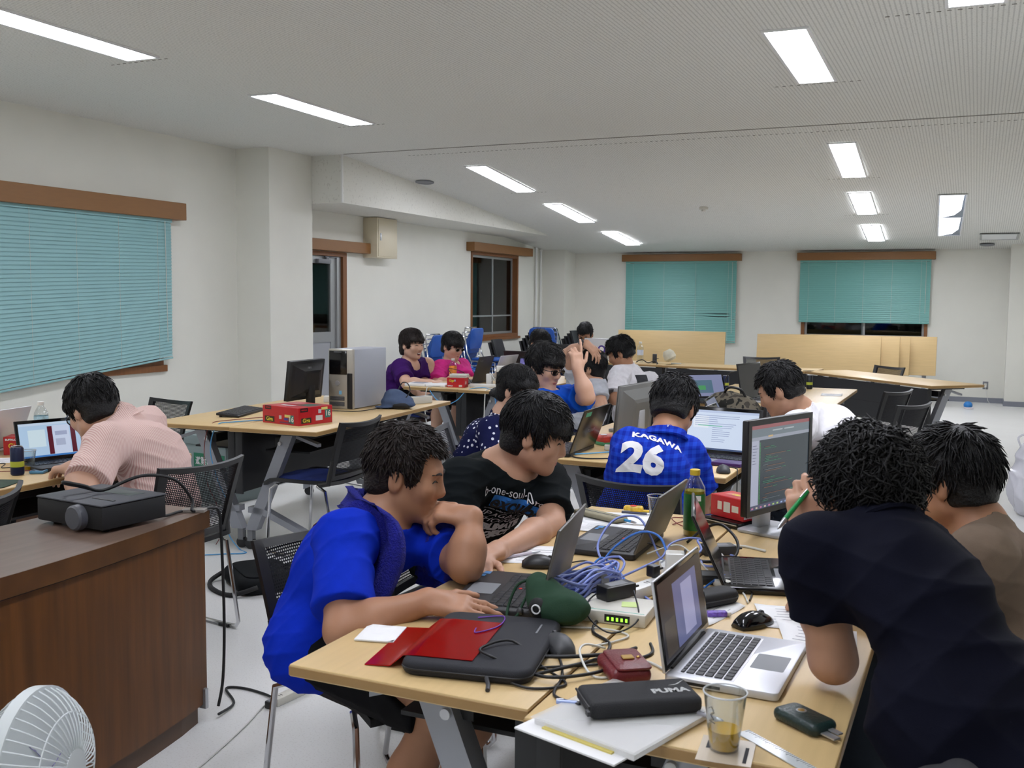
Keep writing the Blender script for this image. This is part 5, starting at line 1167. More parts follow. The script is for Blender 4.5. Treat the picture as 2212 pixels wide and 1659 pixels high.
for _i, _v in enumerate(_tw.v):
    _loc, _nr, _ix, _ds = _bv.find_nearest(Vector(_v)); _inner = (_i % 24) >= 12
    _sd = (Vector(_v)-_loc).dot(_nr); _need = 0.006 if _inner else 0.026
    if _sd < _need: _tw.v[_i] = tuple(_loc+_nr*_need)
part('cloth', _tw, C_towel, t, True)
_e = Nn-sd*0.16+f0*0.21-up*0.195
part('care_label', MB().box(-0.013, 0.013, -0.002, 0.002, -0.02, 0.02, frame(_e, f0*0.9+sd*0.3, V3((0, 0, 1)))), M_black, t, False)

# ================================================================ generic small-object builders
def crom(pts, n=5): return [Vector(p) for p in smooth_path([tuple(p) for p in pts], n)]
def cable(label, pts, r, m, name='cable', cat='cable', group='loose cables', ends=None, n=6):
    t = part(name, MB().tube(crom(pts, n), r, 7), m, None, True); tag(t, label, cat, group); return t
ZW = ZT+0.001
M_mac_ = mat('laptop_aluminium', (206, 207, 212), 0.35, metal=0.35)
def at_(loc, rot=0): return Matrix.Translation(loc) @ Matrix.Rotation(rot, 4, 'Z')
KEYROWS = ((14, 0.55), (14, 1), (14, 1), (13, 1), (12, 1), (8, 1))
def keyboard(parent, w, d, y0, z, m, each=True, size=None, dark=M_black):
    """keys over a rectangle w x d starting y0 (front) on plane z; keys are own objects when each"""
    kb = part('keyboard', MB().rbox(-w/2-0.004, w/2+0.004, y0-0.004, y0+d+0.004, z-0.001, z+0.0006, 0.0004, 1), dark, parent, False)
    rows = [(8, 1.0), (12, 1.0), (13, 1.0), (14, 1.0), (14, 1.0), (15, 0.6)]; tot = sum(r[1] for r in rows); y = y0; joined = MB(); cache = {}
    for ri, (n, hgt) in enumerate(rows):
        hh = d*hgt/tot; kw = w/n; x = -w/2
        widths = [kw]*n if ri else [w/15.]*4+[w*5/15.]+[w/15.]*6
        for ww in widths:
            g = 0.0016
            if each:
                key = (round(ww, 4), round(hh, 4))
                if key not in cache:
                    me = MB().rbox(0, ww-2*g, 0, hh-2*g, 0, 0.0022, 0.0007, 1, corner=0.0018).mesh('key'); me.materials.append(m); cache[key] = me
                link('key', cache[key], None, kb, (x+g, y+g, z+0.0006))
            else: joined.box(x+g, x+ww-g, y+g, y+hh-g, z+0.0006, z+0.0026)
            x += ww
        y += hh
    if not each: part('keys', joined, m, kb, False)
    return kb
def content(rects, w, h, z=0.0):
    """screen picture from coloured rectangles (u0,v0,u1,v1,colour) in 0..1"""
    mb = MB()
    for i, (u0, v0, u1, v1, c) in enumerate(rects):
        mb.color(rgb(*c)); zz = z+0.00003*i
        mb.quad(((u0-0.5)*w, v0*h, zz), ((u1-0.5)*w, v0*h, zz), ((u1-0.5)*w, v1*h, zz), ((u0-0.5)*w, v1*h, zz))
    return mb
def doc_screen(seed, bg=(214, 228, 250)):
    rs = random.Random(seed); R = [(0, 0, 1, 1, bg), (0, 0.94, 1, 1, (190, 205, 235)), (0, 0, 1, 0.045, (60, 80, 120))]
    R.append((0.08, 0.55, 0.30, 0.85, (232, 240, 252)))
    for k in range(14):
        y = 0.86-0.05*k; R.append((0.10 if k < 6 else 0.36, y, rs.uniform(0.4, 0.75), y+0.014, (150, 165, 205)))
    R.append((0.15, 0.60, 0.5, 0.615, (90, 200, 150)))
    return R
def laptop(label, loc, rot, w=0.33, d=0.225, L=0.19, phi=20, body=M_black, lid=None, keys=True, each=False, rects=None, keym=None, bez=0.012, logo=None, pad=True, kd=None, red=False, thick=0.018, group='open laptops'):
    t = thing('laptop', label, 'laptop', (loc[0], loc[1], loc[2] if len(loc) > 2 else ZT), rot, group); lid = lid or body
    part('base', MB().rbox(-w/2, w/2, 0, d, 0.002, thick, 0.003, 2, corner=0.012), body, t)
    part('rubber_feet', MB().box(-w*0.42, -w*0.36, 0.01, 0.02, 0, 0.003).box(w*0.36, w*0.42, 0.01, 0.02, 0, 0.003).box(-w*0.42, -w*0.36, d-0.02, d-0.01, 0, 0.003).box(w*0.36, w*0.42, d-0.02, d-0.01, 0, 0.003), M_blackm, t, False)
    if keys: keyboard(t, w*0.84, d*0.47, d*0.42, thick, keym or M_black, each, dark=body if body is M_mac_ else M_black)
    if pad: part('trackpad', MB().rbox(-w*0.14, w*0.14, d*0.06, d*0.36, thick-0.0005, thick+0.0004, 0.0003, 1, corner=0.004), M_grey if body is not M_black else M_dgrey, t, False)
    if red: part('trackpoint', MB().lathe([(0.0042, thick), (0.0045, thick+0.0045), (0.002, thick+0.0052)], 10, Matrix.Translation((-w*0.02, d*0.62, 0))), mat('trackpoint_red', (200, 40, 44), 0.5), t)
    a = math.radians(phi); m = Matrix.Translation((0, d-0.004, thick)) @ Matrix.Rotation(-a, 4, 'X')
    li = part('lid', MB().rbox(-w/2, w/2, 0, 0.006, 0.002, L, 0.002, 2, m), lid, t)
    part('bezel', MB().rbox(-w/2+0.002, w/2-0.002, -0.0018, 0.0005, 0.004, L-0.002, 0.001, 1, m), M_blackg, li)
    part('hinge', MB().tube([(-w*0.38, d-0.003, thick), (w*0.38, d-0.003, thick)], 0.005, 10), M_blackm, t)
    sw, sh_ = w-2*bez, L-0.012-2*bez*0.7
    sm = m @ Matrix.Translation((0, -0.0022, 0.012+bez*0.3)) @ Matrix.Rotation(PI/2, 4, 'X')
    mb = content(rects or [(0, 0, 1, 1, (10, 10, 14))], sw, sh_); mb.v = [tuple(sm @ Vector(v)) for v in mb.v]
    part('screen', mb, M_screen if rects else M_blackg, li, False)
    if logo:
        txt, sz, mm, pos = logo; text_on(txt, li, tuple(m @ Vector((pos[0], 0.0066, pos[1]))), tuple(m.to_3x3() @ Vector((-1, 0, 0))), tuple(m.to_3x3() @ Vector((0, 0, 1))), sz, mm, name='lid_logo')
    return t
def mouse(label, loc, rot, m=M_black, s=1.0):
    t = thing('computer_mouse', label, 'mouse', loc, rot, 'computer mice'); rings = []
    for k in range(11):
        v = k/10; y = -0.052+0.104*v; w = 0.031*math.sin(PI*(0.12+0.78*v))**0.5*s; h = 0.034*math.sin(PI*(0.10+0.80*v**0.9))**0.7*s
        rings.append([Vector((w*math.cos(a), y*s, max(0.002, h*math.sin(a)**0.8 if math.sin(a) > 0 else 0.002))) for a in [PI*j/10 for j in range(11)]])
    part('shell', MB().loft([r+[Vector((0, r[0].y, 0.001))] for r in rings]), m, t, True)
    part('scroll_wheel', MB().lathe([(0.004, -0.0035), (0.0085, -0.003), (0.0085, 0.003), (0.004, 0.0035)], 14, Matrix.Translation((0, 0.026*s, 0.024*s)) @ Matrix.Rotation(PI/2, 4, 'Y')), M_dgrey, t)
    return t
def bottle(label, loc, h=0.22, r=0.033, liquid=(180, 170, 40), cap=M_white, labelm=None, lr=(0.25, 0.7), liq_h=0.7, group='plastic bottles'):
    t = thing('bottle', label, 'bottle', loc, 0, group)
    part('bottle_wall', MB().lathe([(r*0.9, 0.0), (r, 0.006), (r, h*0.68), (r*0.95, h*0.74), (r*0.55, h*0.86), (r*0.42, h*0.89), (r*0.42, h*0.93)], 24, cap=True), M_clear, t)
    if liquid: part('drink', MB().lathe([(r*0.86, 0.003), (r*0.95, 0.008), (r*0.95, h*liq_h*0.98), (0.002, h*liq_h*0.98)], 24), mat('drink_%d_%d' % liquid[:2], liquid, 0.15, trans=0.25), t)
    part('cap', MB().lathe([(r*0.46, h*0.915), (r*0.48, h*0.92), (r*0.48, h*0.995), (r*0.42, h), (0.002, h)], 20), cap, t)
    if labelm: part('label', MB().lathe([(r*1.012, h*lr[0]), (r*1.015, h*lr[0]+0.001), (r*1.015, h*lr[1]), (r*1.012, h*lr[1]+0.001)], 28, cap=False), labelm, t)
    return t
M_clear = bpy.data.materials.new('clear_plastic'); M_clear.use_nodes = True; MATS['clear_plastic'] = M_clear
nt, ns, lk = nodes(M_clear); ns.remove(ns['Principled BSDF']); out = ns['Material Output']
g1 = ns.new('ShaderNodeBsdfTransparent'); g1.inputs[0].default_value = (0.90, 0.92, 0.92, 1); g2 = ns.new('ShaderNodeBsdfGlossy'); g2.inputs['Roughness'].default_value = 0.06
lw = ns.new('ShaderNodeLayerWeight'); lw.inputs[0].default_value = 0.35; mxs = ns.new('ShaderNodeMixShader'); lk.new(mathn(nt, 'MULTIPLY', lw.outputs['Facing'], 0.7), mxs.inputs[0]); lk.new(g1.outputs[0], mxs.inputs[1]); lk.new(g2.outputs[0], mxs.inputs[2]); lk.new(mxs.outputs[0], out.inputs[0])
M_redclear = bpy.data.materials.new('red_clear_film'); M_redclear.use_nodes = True
nt, ns, lk = nodes(M_redclear); ns.remove(ns['Principled BSDF']); out = ns['Material Output']
g1 = ns.new('ShaderNodeBsdfTransparent'); g1.inputs[0].default_value = (0.80, 0.02, 0.02, 1); g2 = ns.new('ShaderNodeBsdfPrincipled'); g2.inputs['Base Color'].default_value = (0.45, 0.006, 0.008, 1); g2.inputs['Roughness'].default_value = 0.15
mxs = ns.new('ShaderNodeMixShader'); mxs.inputs[0].default_value = 0.45; lk.new(g1.outputs[0], mxs.inputs[1]); lk.new(g2.outputs[0], mxs.inputs[2]); lk.new(mxs.outputs[0], out.inputs[0])
def cup(label, loc, h=0.10, r0=0.025, r1=0.037, drink=None, group='clear plastic cups'):
    t = thing('plastic_cup', label, 'cup', loc, 0, group)
    part('cup_wall', MB().lathe([(0.002, 0.001), (r0, 0.001), (r1, h), (r1-0.001, h), (r0-0.001, 0.002), (0.002, 0.002)], 28), M_clear, t)
    part('rim', MB().tube([(r1*math.cos(2*PI*k/28), r1*math.sin(2*PI*k/28), h) for k in range(29)], 0.0016, 6), mat('cup_rim', (215, 218, 220), 0.2, alpha=0.7), t)
    if drink: part('drink', MB().lathe([(0.002, 0.003), (r0-0.002, 0.003), (r0+(r1-r0)*drink[1]-0.0015, h*drink[1]), (0.002, h*drink[1])], 24), mat('tea_drink', drink[0], 0.1, trans=0.15), t)
    return t
def can(label, loc, m, h=0.122, r=0.027):
    t = thing('drink_can', label, 'can', loc, 0, 'drink cans')
    part('body', MB().lathe([(r*0.8, 0), (r, 0.006), (r, h*0.92), (r*0.82, h*0.985)], 24), m, t)
    part('lid', MB().lathe([(r*0.84, h*0.98), (r*0.84, h), (r*0.76, h*0.995), (r*0.74, h*0.985), (0.002, h*0.985)], 24), M_silver, t)
    part('print_band', MB().lathe([(r*1.01, h*0.30), (r*1.012, h*0.31), (r*1.012, h*0.48), (r*1.01, h*0.49)], 24, cap=False), mat('can_print', (170, 180, 60), 0.4), t)
    return t
def paper(label, pts, z=ZW, m=None, group='loose paper sheets', name='paper_sheet', lines=6, curl=0.004):
    """sheet from its four corner points (x,y), slightly curled"""
    n = 6; A, B, C_, D_ = [Vector((p[0], p[1], 0)) for p in pts]; vs_ = []; fs = []
    for j in range(n+1):
        for i in range(n+1):
            u, v = i/n, j/n; p = A.lerp(B, u).lerp(D_.lerp(C_, u), v); vs_.append((p.x, p.y, z+curl*(abs(u-0.5)*2)**3*abs(math.sin(3*v+1))))
    nn = len(vs_)
    vs_ += [(x, y, zz-0.0006) for x, y, zz in vs_]
    for j in range(n):
        for i in range(n):
            a = j*(n+1)+i; fs.append((a, a+1, a+n+2, a+n+1)); fs.append((nn+a, nn+a+n+1, nn+a+n+2, nn+a+1))
    edge = [i for i in range(n+1)]+[(j+1)*(n+1)-1 for j in range(1, n+1)]+[n*(n+1)+i for i in range(n-1, -1, -1)]+[j*(n+1) for j in range(n-1, 0, -1)]
    for a, b_ in zip(edge, edge[1:]+edge[:1]): fs.append((a, nn+a, nn+b_, b_))
    mb = MB(); mb._add(vs_, fs); t = part(name, mb, m or M_paper, None, True); tag(t, label, 'paper', group)
    if lines:
        rs = random.Random(len(label)); w = MB()
        for k in range(lines):
            v = 0.15+0.7*k/lines; u0 = 0.12; u1 = rs.uniform(0.4, 0.9)
            for u in (0,):
                q = [A.lerp(B, uu).lerp(D_.lerp(C_, uu), vv) for uu, vv in ((u0, v), (u1, v), (u1, v+0.02), (u0, v+0.02))]
                w.quad(*[(p.x, p.y, z+0.0006) for p in q])
        part('handwriting', w, mat('pencil_grey', (150, 150, 158), 0.9), t, False)
    return t
def pen(label, a, b_, m, z=ZW, tipm=None, r=0.0045):
    t = thing('pen', label, 'pen', (0, 0, 0), 0, 'pens'); A = Vector((a[0], a[1], (a[2] if len(a) > 2 else z+r))); B = Vector((b_[0], b_[1], (b_[2] if len(b_) > 2 else z+r)))
    part('barrel', MB().tube([A, A.lerp(B, 0.75)], r, 10), m, t); part('grip', MB().tube([A.lerp(B, 0.75), A.lerp(B, 0.93), B], [r*1.02, r*0.8, r*0.2], 10), tipm or M_silver, t)
    part('clip', MB().tube([A+Vector((0, 0, r)), A.lerp(B, 0.25)+Vector((0, 0, r*1.3))], r*0.3, 6), M_silver, t)
    return t
def power_strip(label, loc, rot, n=4, m=M_white, L=None):
    L = L or 0.05*n+0.03; t = thing('power_strip', label, 'power strip', loc, rot, 'power strips')
    part('housing', MB().rbox(-L/2, L/2, -0.022, 0.022, 0, 0.030, 0.005, 2), m, t)
    for k in range(n):
        x = -L/2+0.035+k*(L-0.06)/max(1, n-1)*0.95
        part('socket', MB().box(x-0.007, x-0.004, -0.006, 0.006, 0.0295, 0.0305).box(x+0.004, x+0.007, -0.006, 0.006, 0.0295, 0.0305), M_black, t, False)
    return t
def plug_box(label, loc, rot, size, m, name='power_adapter', cat='adapter', prongs=False):
    t = thing(name, label, cat, loc, rot, 'power adapters'); a, b_, c = size
    part('case', MB().rbox(-a/2, a/2, -b_/2, b_/2, 0, c, 0.004, 2, corner=0.006), m, t)
    part('strain_relief', MB().tube([(a/2-0.002, 0, c/2), (a/2+0.025, 0, c/2)], [0.005, 0.003], 8), M_black if m is not M_white else M_white, t)
    part('rating_label', MB().box(-a*0.3, a*0.3, -b_*0.3, b_*0.3, c-0.0002, c+0.0003), M_grey if m is not M_white else M_offwhite, t, False)
    return t
def printed_box(label, loc, rot, w, d, h, prints, m=M_red, name='product_box', top=None):
    t = thing(name, label, 'box', loc, rot, 'red product boxes')
    part('carton', MB().rbox(-w/2, w/2, -d/2, d/2, 0, h, 0.0015, 1), m, t)
    part('lid_flap', MB().box(-w/2+0.004, w/2-0.004, -d/2+0.004, -d/2+0.03, h, h+0.0008), m, t, False)
    # prints: (face, u, v, w, h, colour, text, text colour, size)
    for (face, u, v, pw, ph, colr, txt, tm, sz) in prints:
        if face == 'F': o = Vector((u*w-w/2, -d/2-0.0008, v*h)); xd, yd = (1, 0, 0), (0, 0, 1)
        elif face == 'R': o = Vector((w/2+0.0008, u*d-d/2, v*h)); xd, yd = (0, 1, 0), (0, 0, 1)
        elif face == 'T': o = Vector((u*w-w/2, v*d-d/2, h+0.001)); xd, yd = (1, 0, 0), (0, 1, 0)
        else: o = Vector((-w/2-0.0008, d/2-u*d, v*h)); xd, yd = (0, -1, 0), (0, 0, 1)
        if colr: part('printed_panel', MB().quad((-pw/2, -ph/2, 0), (pw/2, -ph/2, 0), (pw/2, ph/2, 0), (-pw/2, ph/2, 0), frame(o, xd, yd)), mat('ink_%d_%d_%d' % colr, colr, 0.4), t, False)
        if txt: text_on(txt, t, o+Vector(frame(o, xd, yd).to_3x3().col[2])*0.0006, xd, yd, sz, tm, bold=0.0006)
    return t

# ================================================================ things on the foreground tables
M_tpdeck = mat('laptop_black', (30, 30, 33), 0.5); M_lidgrey = mat('laptop_lid_grey', (96, 94, 90), 0.45, metal=0.2)
M_mac = mat('laptop_aluminium', (206, 207, 212), 0.35, metal=0.35)
M_key = mat('key_black', (26, 26, 30), 0.5)
l1 = laptop('black laptop with red trackpoint under the hand of the man in blue', (-1.165, 2.275), -math.radians(80), 0.335, 0.235, 0.205, 13, M_tpdeck, M_lidgrey, True, True, keym=M_key, red=True)
l2 = laptop('black laptop with red trackpoint in the middle of the foreground tables', (-1.100, 2.935), -Q+0.02, 0.335, 0.225, 0.19, 22, M_tpdeck, M_lidgrey, True, True, keym=M_key, red=True)
for l in (l1, l2):
    part('maker_sticker', MB().box(-0.155, -0.13, 0.012, 0.030, 0.0185, 0.019).box(-0.125, -0.105, 0.012, 0.022, 0.0185, 0.019), mat('sticker_blue', (70, 140, 200), 0.4), l, False)
painted_reflection = [(0, 0, 1, 1, (20, 20, 26)), (0.30, 0.05, 0.86, 0.88, (92, 98, 140)), (0.48, 0.12, 0.74, 0.80, (150, 152, 190)), (0.05, 0.05, 0.28, 0.5, (58, 50, 40))]  # room reflection painted as glowing rectangles on the dark screen
l3 = laptop('silver aluminium laptop with black keys at the right foreground', (-0.307, 2.055), Q-0.02, 0.325, 0.222, 0.185, 9, M_mac, M_mac, True, True, keym=M_key, bez=0.010, rects=painted_reflection)
part('port_row', MB().box(-0.1628, -0.162, 0.11, 0.20, 0.006, 0.012), M_black, l3, False)
l4 = laptop('black glossy laptop hidden behind the navy shoulder, red and blue on its lid', (-0.395, 2.78), Q+0.25, 0.33, 0.22, 0.20, 25, M_blackg, M_black, True, False)
part('leather_flap', MB().rbox(-0.165, 0.165, -0.035, -0.002, 0.0, 0.026, 0.01, 3), mat('brown_black_leather', (34, 26, 24), 0.45), l4)
# code monitor
def code_rects():
    rs = random.Random(4); R = [(0, 0, 1, 1, (52, 62, 70)), (0, 0.955, 1, 1, (150, 92, 96)), (0, 0.86, 1, 0.955, (112, 124, 132)), (0, 0.82, 1, 0.86, (150, 156, 170)), (0, 0.05, 0.135, 0.82, (172, 176, 196)), (0.135, 0.05, 0.16, 0.80, (70, 86, 84)), (0, 0, 1, 0.055, (78, 84, 106)), (0.28, 0.845, 0.36, 0.865, (200, 170, 120)), (0.35, 0.91, 0.52, 0.925, (170, 178, 184)), (0.55, 0.91, 0.72, 0.925, (170, 178, 184))]
    for k in range(40): y = 0.775-0.018*k; R.append((0.142, y, 0.155, y+0.008, (70, 170, 90)))
    for k in range(36):
        if rs.random() < 0.28: continue
        y = 0.77-0.0195*k; x = 0.20+0.02*rs.randint(0, 3); x2 = x+rs.uniform(0.05, 0.42); c = rs.choice([(120, 84, 66), (128, 92, 70), (66, 128, 96), (104, 110, 116)])
        R.append((x, y, x2, y+0.006, c))
        if rs.random() < 0.5: R.append((x2+0.01, y, x2+0.08, y+0.006, (66, 132, 92)))
    for k in range(7): R.append((0.02, 0.76-0.035*k, 0.02+rs.uniform(0.04, 0.09), 0.766-0.035*k, (90, 96, 120)))
    for k in range(12): R.append((0.02+0.07*k, 0.015, 0.05+0.07*k, 0.035, rs.choice([(170, 200, 120), (190, 120, 160), (150, 170, 210), (200, 190, 170)])))
    return R
def monitor(label, loc, rot, w, h, zb, rects=None, bez=0.02, body=M_black, standm=M_silverp, thick=0.045, tilt=0.0, base=0.2, arm=True):
    t = thing('monitor', label, 'monitor', loc, rot, 'computer monitors'); m = Matrix.Translation((0, 0, zb)) @ Matrix.Rotation(tilt, 4, 'X')
    p_ = part('housing', MB().rbox(-w/2, w/2, 0, thick*0.55, 0, h, 0.005, 2, m), body, t)
    part('back_bulge', MB().loft([[m @ Vector((x, y, z)) for x, z in ((-a, h/2-b_), (a, h/2-b_), (a, h/2+b_), (-a, h/2+b_))] for y, a, b_ in ((thick*0.5, w*0.45, h*0.43), (thick*0.8, w*0.40, h*0.38), (thick*1.5, w*0.24, h*0.26), (thick*1.6, w*0.18, h*0.2))]), body, t, False)
    part('bezel', MB().box(-w/2, w/2, -0.004, 0, 0, bez, m).box(-w/2, w/2, -0.004, 0, h-bez, h, m).box(-w/2, -w/2+bez, -0.004, 0, bez, h-bez, m).box(w/2-bez, w/2, -0.004, 0, bez, h-bez, m), body, p_, False)
    mb = content(rects or [(0, 0, 1, 1, (8, 8, 10))], w-2*bez, h-2*bez); q = m @ Matrix.Translation((0, -0.0012, bez)) @ Matrix.Rotation(PI/2, 4, 'X'); mb.v = [tuple(q @ Vector(v)) for v in mb.v]
    part('screen', mb, M_screen if rects else M_blackg, p_, False)
    if arm:
        part('stand_neck', MB().rbox(-0.035, 0.035, thick*1.2, thick*1.2+0.03, 0.008, zb+h*0.55, 0.004, 2), standm, t)
        part('stand_base', MB().rbox(-base/2, base/2, -base*0.32, base*0.5, 0, 0.012, 0.005, 2, corner=0.02), standm, t)
    return t
monitor('black monitor showing dark program code beside the navy shoulder', (-0.565, 3.345, ZT), 1.222, 0.40, 0.305, 0.075, code_rects(), 0.018, M_black, M_silverp, 0.04)
# drinks and stationery at the far end
M_tealab = mat('tea_label_green', (36, 110, 54), 0.35, noise=0.25, nscale=45)
b1 = bottle('green tea bottle with yellow cap and green label', (-0.80, 3.17, ZT), 0.215, 0.034, (176, 160, 40), mat('cap_yellow', (214, 186, 60), 0.4), M_tealab, (0.10, 0.64), 0.70)
part('label_mark', MB().box(-0.012, 0.012, -0.0352, -0.0345, 0.118, 0.135, Matrix.Rotation(0.5, 4, 'Z')), M_print, b1, False); part('label_mark', MB().lathe([(0.002, 0.0346), (0.011, 0.0346), (0.011, 0.036), (0.002, 0.036)], 16, Matrix.Translation((0, 0, 0.085)) @ Matrix.Rotation(PI/2, 4, 'X') @ Matrix.Rotation(0.6, 4, 'Y')), mat('label_gold', (170, 170, 60), 0.4), b1)
cup('empty clear plastic cup behind the middle laptop lid', (-0.965, 3.32, ZT), 0.088, 0.024, 0.035)
printed_box('red 8 port hub carton behind the green tea bottle', (-0.715, 3.42, ZT+0.022), -0.55, 0.15, 0.10, 0.072,
    [('F', 0.28, 0.55, 0.02, 0.028, (215, 205, 190), None, None, 0), ('F', 0.50, 0.52, 0.03, 0.035, (206, 200, 188), None, None, 0), ('F', 0.75, 0.5, 0.03, 0.022, (214, 206, 190), None, None, 0), ('R', 0.3, 0.72, 0.001, 0.001, None, 'Giga', M_printy, 0.024), ('R', 0.62, 0.74, 0.016, 0.022, (120, 60, 120), '8', M_print, 0.024), ('R', 0.78, 0.22, 0.03, 0.018, (210, 200, 180), None, None, 0), ('R', 0.22, 0.16, 0.001, 0.001, None, 'BUFFALO', M_print, 0.010), ('T', 0.5, 0.5, 0.09, 0.03, (206, 120, 110), 'Giga', M_printy, 0.026), ('T', 0.65, 0.85, 0.07, 0.012, (230, 220, 215), None, None, 0)])
t = thing('slim_device', 'slim black box under the red 8 port carton', 'device', (-0.735, 3.40, ZT), -0.5); part('case', MB().rbox(-0.085, 0.085, -0.06, 0.06, 0, 0.021, 0.004), M_blackg, t); part('vent_strip', MB().box(-0.08, 0.08, -0.0605, -0.06, 0.012, 0.015), M_silver, t, False)
paper('white sheet under the beige pencil case', [(-1.245, 3.36), (-0.985, 3.44), (-0.955, 3.25), (-1.215, 3.17)], ZW)
paper('white sheet nearer the middle laptop, half under the pencil case', [(-1.235, 3.18), (-0.965, 3.22), (-0.955, 3.08), (-1.205, 3.06)], ZW+0.0015)
t = thing('pencil_case', 'flat beige cloth pencil case on white paper', 'pencil case', (-1.155, 3.275, ZW+0.003), -0.42); part('pouch', MB().rbox(-0.105, 0.105, -0.032, 0.032, 0, 0.016, 0.007, 3, corner=0.012), cloth('canvas_beige', (150, 144, 122)), t); part('zip', MB().box(-0.10, 0.10, -0.001, 0.001, 0.016, 0.0175), M_grey, t, False)
t = thing('candy_pack', 'small yellow and red candy wrapper by the clear cup', 'candy', (-1.085, 3.43, ZW), 0.2); part('wrapper', MB().rbox(-0.035, 0.035, -0.016, 0.016, 0, 0.022, 0.009, 3), mat('wrapper_yellow', (226, 186, 60), 0.3, noise=0.4, nscale=60), t); part('crimped_end', MB().box(0.033, 0.075, -0.014, 0.014, 0.004, 0.007), mat('wrapper_gold', (214, 178, 30), 0.3), t, False); part('logo_spot', MB().lathe([(0.002, 0.0215), (0.012, 0.0215), (0.012, 0.0228), (0.002, 0.0228)], 14), M_printr, t)
pen('blue clear pen sticking out of the beige case', (-1.09, 3.26), (-1.005, 3.215), mat('pen_blue_clear', (60, 150, 210), 0.2), ZW+0.006)
pen('white and dark pen lying by the candy wrapper', (-1.11, 3.375), (-0.99, 3.385), mat('pen_dark', (60, 62, 84), 0.3), ZW+0.003)
paper('white sheet with notes beside the blue shirt elbow', [(-1.235, 2.575), (-1.03, 2.66), (-1.075, 2.86), (-1.235, 2.80)], ZW)
pen('clear ballpoint on the note sheet', (-1.215, 2.62), (-1.15, 2.735), mat('pen_clear', (200, 190, 200), 0.15), ZW+0.002)
mouse('black mouse on the note sheet behind the laptop lid', (-1.09, 2.595, ZW+0.001), -1.2, M_black)
t = thing('smartphone', 'white smartphone with dark glass beside the cable bundle', 'phone', (-0.965, 2.545, ZW), 0.9); part('case', MB().rbox(-0.065, 0.065, -0.033, 0.033, 0, 0.009, 0.003, 2, corner=0.009), M_white, t); part('screen', MB().box(-0.052, 0.052, -0.029, 0.029, 0.009, 0.0094), M_blackg, t, False)
# bundle of lilac lan cable with velcro tie
M_lan = mat('lan_lilac', (126, 142, 208), 0.45); M_lan2 = mat('lan_blue', (44, 110, 200), 0.45); M_cwhite = mat('cable_white', (206, 206, 200), 0.45); M_cblack = mat('cable_black', (22, 22, 24), 0.5); M_lan3 = mat('lan_cyan', (86, 156, 206), 0.45); M_cred = mat('cable_red', (120, 44, 40), 0.5)
t = thing('lan_cable_bundle', 'coiled lilac network cable tied with a grey strap', 'cable', (0, 0, 0)); rs = random.Random(9); c0 = Vector((-0.865, 2.365, ZT)); ax = Vector((0.055, 0.20, 0)).normalized(); sdv = Vector((ax.y, -ax.x, 0))
for k in range(20):
    pts = []; ph = rs.uniform(0, 6); a_ = rs.uniform(0.10, 0.155); b__ = rs.uniform(0.022, 0.072); zo = rs.uniform(0.008, 0.066); sgn = rs.choice((-1, 1))
    for q in range(15):
        an = 2*PI*q/14; pinch = 0.35+0.65*abs(math.cos(an)); pts.append(c0+ax*a_*math.cos(an)+sdv*(b__*math.sin(an)*pinch*sgn)+Vector((0, 0, max(0.005, zo+0.018*math.sin(an*2+ph)))))
    part('cable_loop', MB().tube(crom(pts, 4), 0.0034, 7), M_lan, t, True)
part('velcro_strap', MB().lathe([(0.038, -0.014), (0.041, -0.014), (0.041, 0.014), (0.038, 0.014)], 20, frame(c0+ax*0.025+Vector((0, 0, 0.036)), sdv, Vector((0, 0, 1)))), mat('strap_grey', (120, 122, 126), 0.9), t)
# network switch with power brick on top
t = thing('network_switch', 'white network switch with green lights in the foreground', 'network switch', (-0.752, 2.262, ZT), 0.06)
part('case', MB().rbox(-0.085, 0.085, -0.065, 0.07, 0, 0.030, 0.004, 2), M_offwhite, t); part('front_panel', MB().box(-0.012, 0.048, -0.0662, -0.065, 0.006, 0.024), M_black, t, False)
part('stripe', MB().box(-0.08, 0.08, -0.056, -0.053, 0.0299, 0.0303), mat('teal_stripe', (90, 180, 160), 0.5), t, False); part('red_badge', MB().box(-0.08, -0.055, -0.0658, -0.065, 0.014, 0.019), M_red, t, False)
text_on('BUFFALO', t, (-0.062, -0.05, 0.0304), (1, 0, 0), (0, 1, 0), 0.009, M_printk)
M_led = mat('led_green', (120, 220, 60), 0.4, emit=(150, 255, 60), estr=2.0)
for k in range(5): part('led', MB().box(-0.006+0.011*k, -0.001+0.011*k, -0.0668, -0.066, 0.010, 0.018), M_led, t, False)
plug_box('black power brick resting on the white network switch', (-0.772, 2.315, ZT+0.0305), 1.05, (0.095, 0.045, 0.034), M_black)
t = thing('sticky_note', 'pale green sticky note on the white switch', 'note', (-0.722, 2.27, ZT+0.0306), 0.3); part('sheet', MB().box(-0.02, 0.02, -0.02, 0.02, 0, 0.0008), mat('note_green', (206, 226, 150), 0.8), t, False)
plug_box('white laptop charger block among the blue cables', (-0.735, 2.70, ZT), 0.4, (0.075, 0.075, 0.028), M_white)
power_strip('white power strip behind the black power brick', (-0.735, 2.50, ZT), 1.25, 4)
plug_box('upright white plug cube on the strip by the silver laptop lid', (-0.705, 2.60, ZT), 0.3, (0.05, 0.05, 0.085), M_white)
plug_box('black plug block standing on the white strip', (-0.745, 2.535, ZT+0.031), 1.2, (0.03, 0.028, 0.03), M_black)
plug_box('flat black adapter under the big cable loop', (-0.675, 2.97, ZT), 0.6, (0.10, 0.05, 0.028), M_dgrey)
plug_box('black hard drive behind the silver laptop screen', (-0.625, 2.66, ZT), 0.3, (0.11, 0.075, 0.022), M_black, 'hard_drive', 'hard drive')
